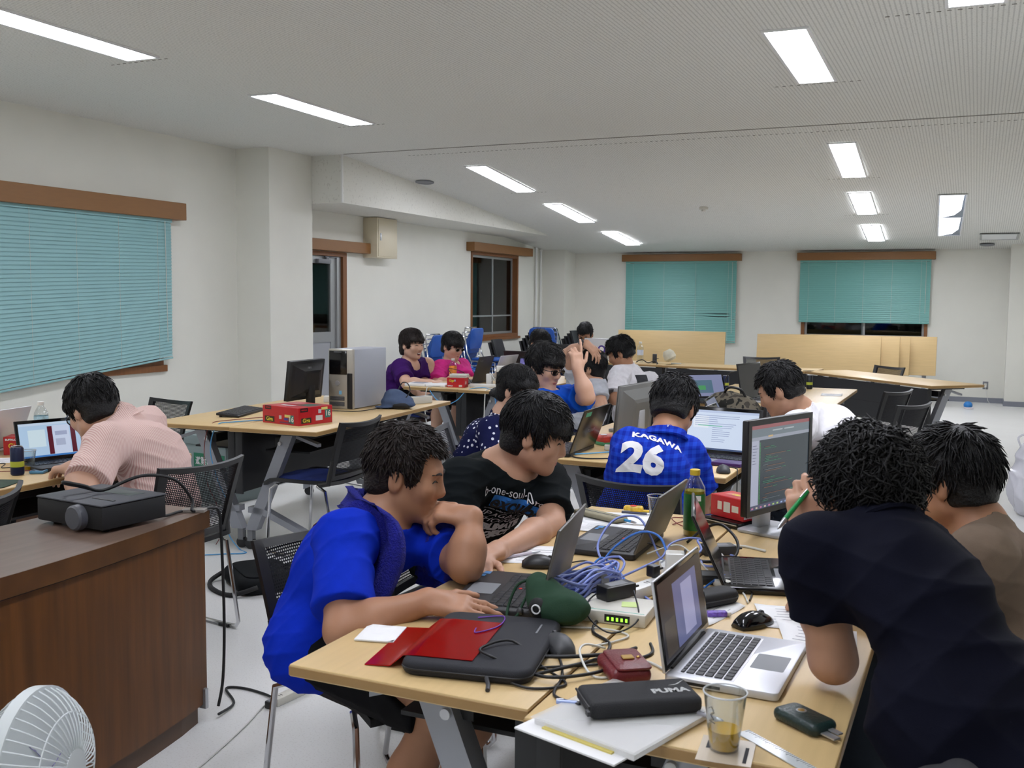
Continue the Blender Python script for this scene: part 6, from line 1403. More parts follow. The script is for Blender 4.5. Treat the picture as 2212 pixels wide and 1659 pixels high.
plug_box('small white adapter by the black drive', (-0.575, 2.625, ZT), -0.5, (0.06, 0.035, 0.018), M_white)
t = thing('glasses_case', 'black soft case on paper behind the silver laptop', 'case', (-0.575, 2.45, ZT+0.002), 0.95); part('shell', MB().rbox(-0.08, 0.08, -0.035, 0.035, 0, 0.035, 0.015, 4, corner=0.03), M_blackm, t); part('seam', MB().rbox(-0.081, 0.081, -0.036, 0.036, 0.016, 0.019, 0.001, 1, corner=0.03), M_dgrey, t)
paper('white sheet under the black soft case', [(-0.535, 2.28), (-0.49, 2.47), (-0.60, 2.55), (-0.64, 2.38)], ZW)
t = thing('eraser_pack', 'purple wrapped eraser on the white sheet', 'eraser', (-0.535, 2.365, ZW+0.001), 0.5); part('sleeve', MB().rbox(-0.025, 0.022, -0.009, 0.009, 0, 0.012, 0.002), mat('lilac_print', (120, 90, 190), 0.4, noise=0.4, nscale=120), t); part('rubber', MB().rbox(0.022, 0.032, -0.008, 0.008, 0.001, 0.011, 0.002), M_white, t)
mouse('glossy black rounded mouse beside the silver laptop', (-0.445, 2.335, ZW), -0.55, M_blackg, 1.0)
paper('upper white sheet under the navy elbow with pencil notes', [(-0.475, 2.50), (-0.30, 2.55), (-0.24, 2.38), (-0.42, 2.33)], ZW)
paper('lower white sheet beside the silver laptop with green notes', [(-0.405, 2.40), (-0.22, 2.38), (-0.20, 2.20), (-0.345, 2.20)], ZW+0.0015)
t = thing('pencil_sharpener', 'small green pencil sharpener near the navy elbow', 'sharpener', (-0.275, 2.135, ZW), 0.4); part('body', MB().rbox(-0.008, 0.008, -0.014, 0.014, 0, 0.014, 0.002), mat('green_plastic', (30, 130, 70), 0.3), t); part('blade', MB().box(-0.006, 0.006, -0.008, 0.012, 0.014, 0.0155), M_silver, t, False)
# leather goods, cup, ruler
def flat_case(name, label, cat, loc, rot, w, d, h, m, parts_):
    t = thing(name, label, cat, loc, rot); part('body', MB().rbox(-w/2, w/2, -d/2, d/2, 0, h, h*0.42, 3, corner=0.014), m, t)
    for nm, mb, mm in parts_: part(nm, mb, mm, t)
    return t
M_redl = mat('leather_red', (104, 22, 30), 0.35, noise=0.15, nscale=20, bump=0.2, bscale=200); M_greenl = mat('leather_green', (22, 44, 42), 0.35, bump=0.2, bscale=200)
flat_case('wallet', 'dark red leather wallet with a gold clasp', 'wallet', (-0.617, 1.905, ZW), -0.95, 0.115, 0.085, 0.03, M_redl, [('flap', MB().rbox(-0.0575, 0.0575, -0.03, 0.043, 0.028, 0.034, 0.003, 2, corner=0.012), M_redl), ('clasp', MB().rbox(-0.01, 0.01, -0.004, 0.020, 0.034, 0.038, 0.0015, 1), mat('gold', (206, 170, 100), 0.3, metal=0.8)), ('clasp_pin', MB().ellipsoid((0, 0.03, 0.035), (0.004, 0.004, 0.003)), mat('gold'))])
flat_case('key_case', 'dark green leather key case with a brass stud', 'key case', (-0.250, 1.812, ZW), -0.62, 0.105, 0.062, 0.022, M_greenl, [('stud', MB().lathe([(0.006, 0.021), (0.006, 0.0235), (0.002, 0.024)], 14, Matrix.Translation((-0.012, 0.004, 0))), mat('gold')), ('stud_ring', MB().lathe([(0.0095, 0.021), (0.0095, 0.0225), (0.007, 0.0228)], 16, Matrix.Translation((-0.012, 0.004, 0))), M_silver), ('key', MB().box(0.05, 0.082, -0.015, 0.000, 0.006, 0.009).box(0.05, 0.075, 0.003, 0.014, 0.009, 0.012), M_silver)])
t = thing('document_sleeve', 'white papers in a clear plastic sleeve under the black pouch', 'papers', (-0.545, 1.668, ZT), -0.30)
part('sheets', MB().rbox(-0.115, 0.10, -0.10, 0.14, 0, 0.014, 0.003, 1), M_paper, t); part('yellow_sheet', MB().box(-0.09, 0.06, -0.108, -0.095, 0.003, 0.006), mat('highlight_yellow', (216, 200, 110), 0.6), t, False); part('cover_sheet', MB().box(-0.13, 0.085, -0.135, 0.05, 0, 0.003), M_paper, t, False); part('film', MB().rbox(-0.12, 0.105, -0.105, 0.145, 0.0145, 0.0155, 0.0003, 1), mat('sleeve_film', (225, 225, 222), 0.3, alpha=0.3), t)
t = thing('pencil_pouch', 'black mesh pouch with a grey sports logo', 'pouch', (-0.530, 1.728, ZT+0.017), 0.62); part('bag', MB().rbox(-0.105, 0.105, -0.052, 0.052, 0, 0.03, 0.012, 4, corner=0.012), mat('pouch_mesh', (34, 35, 39), 0.7, bump=0.6, bscale=900), t); part('zip', MB().tube([(-0.105, -0.045, 0.022), (-0.107, 0.0, 0.024), (-0.105, 0.045, 0.022)], 0.0025, 6), M_black, t); part('zip_pull', MB().box(-0.112, -0.107, -0.058, -0.045, 0.012, 0.02), M_dgrey, t, False)
text_on('PUMA', t, (0.055, -0.012, 0.0308), (1, 0, 0), (0, 1, 0), 0.026, mat('logo_grey', (168, 170, 168), 0.5), bold=0.0012); part('cat_mark', MB().prism([(0.06, 0.012), (0.075, 0.016), (0.098, 0.034), (0.088, 0.024), (0.08, 0.016), (0.072, 0.012)], 0.0302, 0.0308), mat('logo_grey'), t, False)
pen('clear blue-capped pen at the left of the black pouch', (-0.675, 1.690), (-0.625, 1.700), mat('pen_paleblue', (150, 170, 220), 0.2), ZT+0.010)
pen('slim grey pen poking from the black pouch towards the cup', (-0.425, 1.745), (-0.375, 1.728), mat('pen_grey', (150, 150, 158), 0.3), ZT+0.012)
t = thing('plastic_bag_mat', 'clear zip bag with dark print under the tea cup', 'plastic bag', (-0.352, 1.648, ZW), 0.1); part('film', MB().rbox(-0.045, 0.045, -0.05, 0.05, 0, 0.0012, 0.0005, 1), mat('film_pale', (226, 214, 196), 0.25, alpha=0.55), t); part('dark_print', MB().box(-0.034, -0.022, 0.0, 0.03, 0.0012, 0.0016), M_printk, t, False); part('dark_print', MB().box(0.03, 0.036, -0.04, 0.02, 0.0012, 0.0016), M_printk, t, False)
t = cup('clear plastic cup with yellow tea at the front edge', (-0.357, 1.652, ZW+0.002), 0.098, 0.024, 0.036, ((222, 172, 16), 0.36))
part('marker_scribble', MB().tube([(-0.022, -0.024, 0.075), (-0.016, -0.029, 0.080), (-0.011, -0.030, 0.070), (-0.018, -0.027, 0.066), (-0.012, -0.029, 0.058)], 0.0007, 5).tube([(-0.02, -0.025, 0.055), (-0.01, -0.029, 0.052)], 0.0007, 5), M_dgrey, t)
t = thing('ruler', 'clear plastic ruler at the front right edge', 'ruler', (-0.272, 1.680, ZW), -0.66); part('blade', MB().rbox(-0.09, 0.09, -0.014, 0.014, 0, 0.002, 0.0005, 1), mat('ruler_clear', (208, 214, 216), 0.2, alpha=0.75), t); mb = MB()
for k in range(34): mb.box(-0.085+0.005*k, -0.0845+0.005*k, 0.006 if k % 5 else 0.002, 0.013, 0.002, 0.0023)
part('scale_marks', mb, M_dgrey, t, False)
# laptop sleeve, red clear file, tissue, pouch, mouse
M_neo = mat('neoprene_black', (22, 24, 32), 0.75, bump=0.2, bscale=600)
t = thing('laptop_sleeve', 'black padded laptop sleeve lying on the near table end', 'sleeve', (-0.925, 1.905, ZT), 0.19); part('pad', MB().rbox(-0.135, 0.135, -0.175, 0.175, 0, 0.03, 0.012, 4, corner=0.035), M_neo, t); part('zip', MB().rbox(-0.1365, 0.1365, -0.1765, 0.1765, 0.013, 0.017, 0.001, 1, corner=0.035), M_black, t)
part('zip_pull', MB().tube([(0.05, -0.178, 0.014), (0.058, -0.195, 0.006), (0.062, -0.215, 0.004)], 0.0045, 8), M_dgrey, t); part('tag_text', MB().box(0.095, 0.099, 0.06, 0.12, 0.0302, 0.0308), M_grey, t, False)
t = thing('clear_file', 'transparent red plastic file lying half on the black sleeve', 'file', (-1.025, 1.880, 0), 0.18)
rings = []
for x, z in ((-0.115, ZW+0.001), (-0.06, ZW+0.004), (-0.032, ZT+0.029), (0.0, ZT+0.0315), (0.08, ZT+0.0315), (0.115, ZT+0.0315)): rings.append([Vector((x, -0.135, z)), Vector((x, 0.11, z)), Vector((x, 0.11, z+0.0009)), Vector((x, -0.135, z+0.0009))])
part('film', MB().loft(rings), M_redclear, t); part('opaque_back', MB().loft([[v-Vector((0, 0, 0.0012)) for v in r] for r in rings[:3]]), mat('file_red', (196, 10, 14), 0.25), t)
t = thing('tissue_pack', 'crumpled white tissue beside the red file', 'tissue', (-1.185, 1.905, ZW), 0.25); rs = random.Random(2); mb = MB(); g = [[Vector((-0.045+0.015*i, -0.055+0.015*j, 0.004+rs.uniform(0, 0.006)*(0 < i < 6 and 0 < j < 7))) for i in range(7)] for j in range(8)]
for j in range(7):
    for i in range(6): mb.quad(g[j][i], g[j][i+1], g[j+1][i+1], g[j+1][i])
part('sheet', mb, M_paper, t, True); part('fold', MB().rbox(-0.045, 0.045, -0.055, 0.05, 0, 0.004, 0.0015, 1), M_paper, t)
C_green = cloth('pouch_green', (44, 68, 52))
f_ = Field((-1.02, 2.03, ZT-0.01), (-0.76, 2.27, ZT+0.14), 0.005); c0 = V3((-0.868, 2.150, ZT))
f_.ell(c0+V3((0.02, -0.01, 0.042)), (0.072, 0.060, 0.043), k=0.03); f_.ell(c0+V3((-0.035, 0.02, 0.062)), (0.045, 0.045, 0.04), k=0.03); f_.ell(c0+V3((-0.06, 0.035, 0.085)), (0.022, 0.03, 0.018), k=0.02); f_.cut((0, 0, ZT+0.001), (0, 0, -1))
t = thing('drawstring_pouch', 'small green cloth drawstring pouch by the network switch', 'pouch', (0, 0, 0)); part_ = link('bag', f_.mesh('bag', 0.006, 40, 4), C_green, t)
part('drawstring', MB().tube(crom([tuple(c0+V3(p)) for p in ((-0.06, 0.03, 0.09), (-0.10, 0.02, 0.075), (-0.115, 0.0, 0.03), (-0.105, -0.03, 0.006), (-0.085, -0.02, 0.012), (-0.075, 0.01, 0.05), (-0.055, 0.02, 0.075))]), 0.0035, 7), C_green, t, True); part('cord_stop', MB().ellipsoid(tuple(c0+V3((-0.082, -0.01, 0.02))), (0.009, 0.009, 0.009)), M_dgrey, t, True)
part('black_patch', MB().ellipsoid(tuple(c0+V3((-0.018, -0.052, 0.046))), (0.024, 0.012, 0.026), 14, 8), M_blackm, t, True); part('white_ring', MB().tube([tuple(c0+V3((-0.018+0.010*math.cos(2*PI*k/14), -0.065, 0.048+0.010*math.sin(2*PI*k/14)))) for k in range(15)], 0.002, 6), M_print, t, True)
mouse('dark corded mouse at the edge of the black sleeve', (-0.79, 1.985, ZW), 0.7, M_dgrey, 1.05)
# loose cables on the foreground tables
def zc(pts, z=0.004): return [(p[0], p[1], ZT+(p[2] if len(p) > 2 else z)) for p in pts]
CB = [
 ('black cable coil beside the corded mouse', M_cblack, 0.0028, [(-0.79, 1.93), (-0.83, 1.85), (-0.86, 1.80, 0.034), (-0.90, 1.83, 0.036), (-0.86, 1.90, 0.036), (-0.78, 1.87), (-0.70, 1.80), (-0.76, 1.75), (-0.83, 1.78, 0.01), (-0.78, 1.86), (-0.68, 1.93), (-0.62, 2.0)]),
 ('flat black power cord running past the red wallet', M_cblack, 0.0038, [(-0.79, 1.80), (-0.73, 1.86, 0.012), (-0.69, 1.97), (-0.70, 2.06), (-0.76, 2.12), (-0.78, 2.20)]),
 ('thick black cord looped in front of the switch', M_cblack, 0.0036, [(-0.82, 1.83, 0.01), (-0.74, 1.80, 0.012), (-0.67, 1.86, 0.010), (-0.63, 1.97), (-0.60, 2.04), (-0.62, 2.10)]),
 ('black strap of cable between wallet and sleeve', M_cblack, 0.0042, [(-0.80, 1.90, 0.012), (-0.73, 1.92, 0.016), (-0.66, 1.99, 0.012), (-0.64, 2.06)]),
 ('white cable from the silver laptop curling to the wallet', M_cwhite, 0.0026, [(-0.515, 1.905), (-0.55, 1.96), (-0.60, 1.99), (-0.60, 1.93), (-0.66, 1.86), (-0.72, 1.93, 0.02), (-0.73, 1.99, 0.02), (-0.70, 2.03)]),
 ('white cord looping round the front of the switch', M_cwhite, 0.0024, [(-0.84, 2.12), (-0.74, 2.15), (-0.68, 2.13), (-0.70, 2.07), (-0.73, 2.03)]),
 ('thin black cord draped over the switch front', M_cblack, 0.002, [(-0.78, 2.34, 0.06), (-0.82, 2.26, 0.034), (-0.79, 2.17, 0.02), (-0.72, 2.13), (-0.68, 2.20, 0.02), (-0.72, 2.29, 0.06)]),
 ('dark cord from the black pouch to the sleeve edge', M_cblack, 0.003, [(-0.63, 1.69, 0.016), (-0.70, 1.74), (-0.72, 1.83), (-0.76, 1.92), (-0.79, 1.95, 0.02)]),
 ('short black plug lead at the silver laptop side', M_cblack, 0.004, [(-0.485, 1.885, 0.01), (-0.49, 1.85, 0.008), (-0.52, 1.815), (-0.56, 1.80)]),
 ('purple string lying on the black sleeve', mat('string_purple', (110, 60, 170), 0.6), 0.0014, [(-1.0, 2.02, 0.032), (-0.95, 2.05, 0.033), (-0.93, 1.98, 0.034), (-0.955, 1.92, 0.034), (-0.97, 1.95, 0.033)]),
 ('thick black cable ring standing behind the adapter', M_cblack, 0.0045, [(-0.79, 3.05), (-0.74, 3.06, 0.05), (-0.68, 3.03, 0.075), (-0.62, 2.98, 0.04), (-0.62, 2.92), (-0.68, 2.85), (-0.75, 2.88), (-0.77, 2.96)]),
 ('lilac network cable arching high over the middle laptop', M_lan, 0.0034, [(-0.92, 2.66), (-0.965, 2.72, 0.05), (-0.95, 2.82, 0.105), (-0.89, 2.86, 0.11), (-0.84, 2.83, 0.06), (-0.80, 2.80, 0.01), (-0.74, 2.78)]),
 ('blue network cable arching above the charger block', M_lan2, 0.0034, [(-0.93, 2.62), (-0.90, 2.68, 0.06), (-0.84, 2.72, 0.10), (-0.78, 2.72, 0.09), (-0.74, 2.66, 0.03), (-0.74, 2.58)]),
 ('blue network cable curling low by the power strip', M_lan2, 0.0034, [(-0.95, 2.60), (-0.93, 2.66, 0.03), (-0.87, 2.63), (-0.83, 2.56), (-0.79, 2.48), (-0.77, 2.42), (-0.71, 2.38)]),
 ('lilac network cable wandering toward the monitor', M_lan, 0.0034, [(-0.74, 2.78), (-0.70, 2.86, 0.03), (-0.73, 2.95, 0.04), (-0.66, 2.98), (-0.60, 2.92), (-0.61, 2.84), (-0.67, 2.80), (-0.70, 2.86)]),
 ('second lilac cable crossing the adapter', M_lan, 0.0034, [(-0.86, 2.52), (-0.80, 2.60, 0.03), (-0.77, 2.70, 0.04), (-0.78, 2.82, 0.05), (-0.75, 2.92, 0.05), (-0.71, 3.0, 0.03)]),
 ('lilac cable running down the right of the bundle', M_lan, 0.0034, [(-0.80, 2.50), (-0.74, 2.44), (-0.68, 2.36), (-0.64, 2.28)]),
 ('white display cable with ferrite lump by the monitor foot', M_cwhite, 0.0042, [(-0.55, 3.05), (-0.62, 3.08), (-0.67, 3.03, 0.012), (-0.66, 2.95), (-0.62, 2.89), (-0.59, 2.85)]),
 ('white cord crossing behind the silver laptop screen', M_cwhite, 0.0024, [(-0.83, 2.76, 0.03), (-0.76, 2.82, 0.05), (-0.69, 2.75, 0.04), (-0.60, 2.66), (-0.53, 2.60), (-0.49, 2.50)]),
 ('black cord from the drive to the papers', M_cblack, 0.0022, [(-0.66, 2.68, 0.02), (-0.60, 2.74), (-0.53, 2.70), (-0.50, 2.60), (-0.49, 2.52)]),
 ('short blue cable by the small white adapter', M_lan2, 0.003, [(-0.62, 2.58), (-0.59, 2.66, 0.02), (-0.55, 2.74), (-0.52, 2.78)]),
 ('dark red headphone cord in a heap behind the tea bottle', M_cred, 0.0018, [(-0.86, 3.30), (-0.83, 3.36, 0.01), (-0.88, 3.40), (-0.92, 3.34, 0.012), (-0.86, 3.27), (-0.82, 3.31, 0.012), (-0.87, 3.37), (-0.90, 3.28)]),
 ('black cord from the middle laptop to the bundle', M_cblack, 0.0022, [(-0.93, 3.10), (-0.86, 3.03), (-0.84, 2.95), (-0.87, 2.88, 0.03), (-0.90, 2.80)]),
 ('thin black cord along the front of the middle laptop', M_cblack, 0.002, [(-1.05, 2.62), (-1.0, 2.70), (-0.96, 2.66), (-0.98, 2.58), (-1.01, 2.52), (-0.96, 2.48)]),
 ('white cord from the phone to the network bundle', M_cblack, 0.0018, [(-0.945, 2.52, 0.008), (-0.93, 2.50, 0.03), (-0.90, 2.48, 0.02), (-0.88, 2.46)]),
]
for lab, m_, r_, pts in CB: cable(lab, zc(pts), r_, m_)
t = thing('vga_plug', 'blue display plug lying by the black laptop hinge', 'plug', (-0.575, 2.865, ZW), 0.5); part('shell', MB().rbox(-0.02, 0.02, -0.016, 0.016, 0, 0.014, 0.003), mat('plug_blue', (44, 70, 190), 0.4), t); part('connector', MB().box(-0.028, -0.02, -0.012, 0.012, 0.003, 0.011), M_silver, t, False)
# pen in the raised hand
pen('green ballpoint held in the raised hand', (-0.322, 2.262, 1.088), (-0.366, 2.160, 1.022), mat('pen_green', (20, 140, 70), 0.3), r=0.0055)

# ================================================================ computer table on the left
t = thing('keyboard', 'black keyboard standing on its feet on the computer table', 'keyboard', (-4.30, 5.22, ZT), 1.87); part('deck', MB().rbox(-0.22, 0.22, -0.075, 0.075, 0.006, 0.022, 0.004, 2, Matrix.Rotation(0.10, 4, 'X')), M_black, t)
kb = keyboard(t, 0.42, 0.125, -0.062, 0.0235, M_key, False); kb.rotation_euler = (0.10, 0, 0); part('foot', MB().box(-0.20, -0.18, 0.05, 0.06, 0, 0.02), M_black, t, False); part('foot', MB().box(0.18, 0.20, 0.05, 0.06, 0, 0.02), M_black, t, False)
M_ink = mat('ink_white', (230, 226, 215), 0.4)
printed_box('large red 16 port hub carton on the computer table', (-3.715, 5.03, ZT), -0.20, 0.315, 0.27, 0.105,
    [('F', 0.16, 0.90, 0.055, 0.022, (40, 14, 14), 'BUFFALO', M_red, 0.010), ('F', 0.20, 0.25, 0.085, 0.034, (50, 36, 20), 'Giga', M_printy, 0.032), ('F', 0.50, 0.40, 0.022, 0.022, (200, 190, 190), None, None, 0), ('F', 0.80, 0.32, 0.045, 0.05, (60, 120, 110), '16', M_ink, 0.045), ('F', 0.70, 0.50, 0.05, 0.016, (220, 210, 120), None, None, 0), ('F', 0.64, 0.12, 0.10, 0.008, (110, 50, 90), None, None, 0), ('F', 0.66, 0.32, 0.035, 0.014, (60, 70, 150), None, None, 0),
     ('R', 0.16, 0.86, 0.06, 0.024, (40, 14, 14), 'BUFFALO', M_red, 0.010), ('R', 0.22, 0.26, 0.08, 0.032, (50, 36, 20), 'Giga', M_printy, 0.032), ('R', 0.60, 0.35, 0.055, 0.03, (214, 210, 205), None, None, 0), ('R', 0.86, 0.55, 0.045, 0.05, (60, 120, 110), '16', M_ink, 0.045), ('R', 0.76, 0.86, 0.05, 0.016, (220, 210, 120), None, None, 0), ('R', 0.62, 0.72, 0.024, 0.024, (190, 190, 196), None, None, 0),
     ('T', 0.72, 0.62, 0.11, 0.11, (40, 84, 66), None, None, 0), ('T', 0.45, 0.3, 0.12, 0.03, (216, 214, 212), None, None, 0), ('T', 0.25, 0.72, 0.12, 0.10, (190, 110, 110), None, None, 0)])
# silver tower
t = thing('computer_tower', 'tall silver and black desktop computer tower', 'computer tower', (-3.905, 5.985, ZT), 0.03)
part('side_shell', MB().rbox(-0.095, 0.095, -0.20, 0.225, 0.004, 0.405, 0.006, 2), mat('tower_grey', (172, 176, 186), 0.4, metal=0.2), t)
fp = part('front_panel', MB().rbox(-0.097, 0.097, -0.225, -0.198, 0.0, 0.408, 0.008, 3), mat('tower_silver', (178, 174, 164), 0.32, metal=0.5), t)
part('drive_door', MB().rbox(-0.088, 0.050, -0.2285, -0.223, 0.235, 0.395, 0.003, 2), M_blackg, fp); part('badge', MB().box(-0.05, 0.01, -0.2295, -0.2284, 0.385, 0.389), M_grey, fp, False)
part('power_button', MB().lathe([(0.002, 0.003), (0.016, 0.003), (0.018, 0.0), (0.018, -0.004)], 20, Matrix.Translation((-0.025, -0.2262, 0.175)) @ Matrix.Rotation(PI/2, 4, 'X')), M_silver, fp); part('port_recess', MB().rbox(0.052, 0.092, -0.2275, -0.222, 0.005, 0.245, 0.002, 1), M_black, fp); part('sticker', MB().box(-0.012, 0.008, -0.2268, -0.2248, 0.10, 0.125), mat('sticker_cyan', (120, 180, 214), 0.4), fp, False)
for z0 in (0.02, 0.058):
    part('vent', MB().rbox(-0.085, 0.03, -0.2268, -0.222, z0, z0+0.028, 0.002, 1), M_black, fp)
    for k in range(4): part('vent_slat', MB().box(-0.083, 0.028, -0.2285, -0.2265, z0+0.004+0.006*k, z0+0.006+0.006*k), M_grey, fp, False)
m5 = monitor('black monitor seen from behind on the computer table', (-4.10, 5.60, ZT), -Q+0.03, 0.40, 0.265, 0.075, None, 0.018, M_black, M_black, 0.045, -0.12, 0.2)
text_on('DELL', m5, (0.02, 0.08, 0.285), (-1, 0, 0), (0, 0, 1), 0.022, M_silver, bold=0.001)
f_ = Field((-3.80, 5.80, ZT-0.01), (-3.36, 6.26, ZT+0.17), 0.007); c0 = V3((-3.60, 6.02, ZT))
f_.ell(c0+V3((-0.01, 0.0, 0.045)), (0.12, 0.11, 0.055), k=0.03); f_.ell(c0+V3((-0.035, 0.0, 0.09)), (0.07, 0.07, 0.045), k=0.03); f_.ell(c0+V3((0.06, -0.03, 0.03)), (0.09, 0.07, 0.03), k=0.03); f_.ell(c0+V3((-0.06, -0.1, 0.012)), (0.07, 0.05, 0.012), k=0.02); f_.cut((0, 0, ZT+0.001), (0, 0, -1))
t = thing('denim_bag', 'crumpled blue-grey denim cloth bag beside the tower', 'bag', (0, 0, 0)); link('cloth', f_.mesh('cloth', 0.011, 26, 3), cloth('denim_grey', (76, 90, 116)), t); part('strap', MB().tube(crom([tuple(c0+V3(p)) for p in ((-0.02, 0.03, 0.12), (0.0, 0.05, 0.17), (0.05, 0.04, 0.165), (0.09, 0.0, 0.12), (0.07, -0.03, 0.07))]), 0.004, 7), M_black, t, True); part('black_panel', MB().ellipsoid(tuple(c0+V3((0.045, -0.07, 0.025))), (0.085, 0.035, 0.026), 14, 8), M_blackm, t, True)
plug_box('white power supply box at the table corner by the denim bag', (-3.63, 6.36, ZT), 1.25, (0.19, 0.075, 0.05), M_offwhite)
plug_box('small white box behind the silver tower', (-4.23, 6.12, ZT), 0.4, (0.09, 0.06, 0.045), M_white)
CB2 = [('blue network cable hanging from the computer table to the floor', M_lan3, 0.0035, [(-3.92, 5.0, 0.755), (-4.02, 4.80, 0.757), (-4.07, 4.72, 0.74), (-4.085, 4.68, 0.60), (-4.05, 4.70, 0.42), (-4.0, 4.74, 0.25), (-4.02, 4.75, 0.10), (-3.95, 4.76, 0.006), (-3.85, 4.70, 0.005), (-3.95, 4.62, 0.005), (-4.1, 4.5, 0.005)]),
 ('red-brown cord hanging at the seam of the computer tables', M_cred, 0.0025, [(-3.98, 5.2, 0.755), (-4.10, 4.86, 0.757), (-4.125, 4.73, 0.74), (-4.14, 4.69, 0.60), (-4.13, 4.70, 0.40), (-4.09, 4.74, 0.25), (-4.09, 4.76, 0.08), (-4.14, 4.78, 0.006)]),
 ('black cable curling behind the red carton', M_cblack, 0.003, [(-4.2, 5.5, 0.756), (-4.12, 5.34, 0.80), (-4.0, 5.3, 0.80), (-3.95, 5.42, 0.757), (-3.86, 5.60, 0.756), (-3.70, 5.66, 0.756), (-3.68, 5.90, 0.756)]),
 ('blue cable between monitor and tower', M_lan3, 0.003, [(-4.15, 5.75, 0.756), (-4.05, 5.80, 0.757), (-4.0, 5.72, 0.757), (-4.06, 5.60, 0.756)]),
 ('grey cable along the floor under the computer table', M_grey, 0.004, [(-5.9, 6.9, 0.005), (-5.3, 7.0, 0.005), (-4.7, 6.9, 0.005), (-4.2, 6.73, 0.005), (-3.9, 6.45, 0.005)])]
for lab, m_, r_, pts in CB2: cable(lab, pts, r_, m_)
# escape ladder box under the table
t = thing('escape_ladder_box', 'grey metal box with a green sign under the computer table', 'box', (-5.15, 5.98, 0), -0.12); M_boxg = mat('box_grey_green', (134, 148, 148), 0.5, metal=0.1)
part('case', MB().rbox(-0.25, 0.30, -0.20, 0.20, 0, 0.42, 0.006), M_boxg, t); part('lid', MB().rbox(-0.26, 0.31, -0.21, 0.21, 0.42, 0.49, 0.008), M_boxg, t); part('green_sign', MB().box(-0.03, 0.29, -0.202, -0.2, 0.24, 0.36), mat('sign_green', (30, 120, 88), 0.5), t, False)
text_on('避難はしご', t, (0.13, -0.2035, 0.30), (1, 0, 0), (0, 0, 1), 0.062, M_print, bold=0.001, width=0.28)

# ================================================================ left table of the striped shirt
def web_rects(): return [(0, 0, 1, 1, (176, 204, 232)), (0, 0.93, 1, 1, (196, 214, 236)), (0.14, 0.30, 0.42, 0.80, (206, 226, 236)), (0.46, 0.06, 0.54, 0.88, (86, 22, 40)), (0.54, 0.06, 0.82, 0.9, (200, 212, 236)), (0.84, 0.06, 0.92, 0.9, (86, 22, 40)), (0, 0, 1, 0.05, (60, 120, 190)), (0.58, 0.6, 0.78, 0.72, (160, 170, 200)), (0.58, 0.3, 0.74, 0.5, (170, 180, 206))]
laptop('black laptop with a bright web page before the striped shirt', (-3.545, 3.20), Q-0.30, 0.30, 0.21, 0.185, 14, M_tpdeck, M_black, True, False, web_rects(), bez=0.014)
laptop('silver laptop at the left edge with its lid turned away', (-4.46, 3.32), -Q+0.2, 0.33, 0.22, 0.21, 22, M_mac, M_mac, True, False)
can('dark blue drink can at the table edge on the left', (-3.63, 2.98, ZT), mat('can_navy', (24, 34, 66), 0.3, metal=0.4))
can('dark drink can beside the router on the middle far table', (-1.93, 8.62, ZT), mat('can_navy')); can('yellow and black drink can on the bare table corner', (-1.30, 9.05, ZT), mat('can_black', (30, 34, 40), 0.3, metal=0.4))
cup('clear cup with a little tea beside the dark can', (-3.70, 3.09, ZT), 0.085, 0.024, 0.035, ((190, 140, 40), 0.2))
t = thing('smartphone', 'phone with a blue edge lying beside the laptop of the striped shirt', 'phone', (-3.605, 3.075, ZW), 0.5); part('case', MB().rbox(-0.03, 0.03, -0.05, 0.05, 0, 0.012, 0.003), mat('phone_blue', (90, 150, 190), 0.3), t); part('screen', MB().box(-0.025, 0.025, -0.044, 0.044, 0.012, 0.0124), M_blackg, t, False)
bottle('water bottle with a pale blue label on the left table', (-4.30, 3.68, ZT), 0.215, 0.034, None, M_white, mat('label_paleblue', (170, 206, 220), 0.4, noise=0.3, nscale=60), (0.38, 0.66))
bottle('small bottle with a bright blue cap behind the red box', (-4.20, 3.74, ZT), 0.13, 0.022, None, mat('cap_cyan', (60, 170, 206), 0.4), mat('label_cyan', (60, 160, 200), 0.4), (0.1, 0.7))
printed_box('red hub carton on the left table by the water bottle', (-4.10, 3.42, ZT), 0.55, 0.17, 0.11, 0.085, [('F', 0.30, 0.5, 0.001, 0.001, None, 'Giga', M_printy, 0.032), ('F', 0.62, 0.5, 0.02, 0.02, (206, 200, 196), None, None, 0), ('F', 0.2, 0.85, 0.001, 0.001, None, 'BUFFALO', M_print, 0.012), ('R', 0.5, 0.5, 0.03, 0.03, (200, 190, 190), None, None, 0)])
paper('white sheet beside the red carton on the left table', [(-4.05, 3.10), (-3.86, 3.22), (-3.96, 3.36), (-4.12, 3.22)], ZW)
t = thing('mouse_pad', 'dark green mouse pad at the corner of the left table', 'mouse pad', (-3.55, 2.78, ZW), 0.4); part('mat', MB().rbox(-0.10, 0.10, -0.09, 0.09, 0, 0.003, 0.001, 1, corner=0.02), mat('pad_green', (34, 58, 40), 0.7, noise=0.4, nscale=30), t); part('edge_stitch', MB().rbox(-0.101, 0.101, -0.091, 0.091, 0.0008, 0.0018, 0.0004, 1, corner=0.02), M_black, t)
CB3 = [('red wire on the left table by the phone', M_cred, 0.002, [(-3.80, 2.95, 0.754), (-3.72, 3.0, 0.756), (-3.66, 3.06, 0.754), (-3.60, 3.14, 0.755), (-3.55, 3.13, 0.754)]), ('black wire tangle behind the can on the left table', M_cblack, 0.0022, [(-3.95, 3.05, 0.754), (-3.88, 3.12, 0.76), (-3.82, 3.06, 0.754), (-3.76, 3.14, 0.756), (-3.68, 3.10, 0.754), (-3.57, 3.16, 0.754), (-3.54, 3.22, 0.754)]), ('dark cords heaped behind the bottle on the left table', M_cblack, 0.003, [(-4.42, 3.70, 0.755), (-4.34, 3.66, 0.78), (-4.28, 3.70, 0.79), (-4.24, 3.62, 0.76), (-4.32, 3.58, 0.755)])]
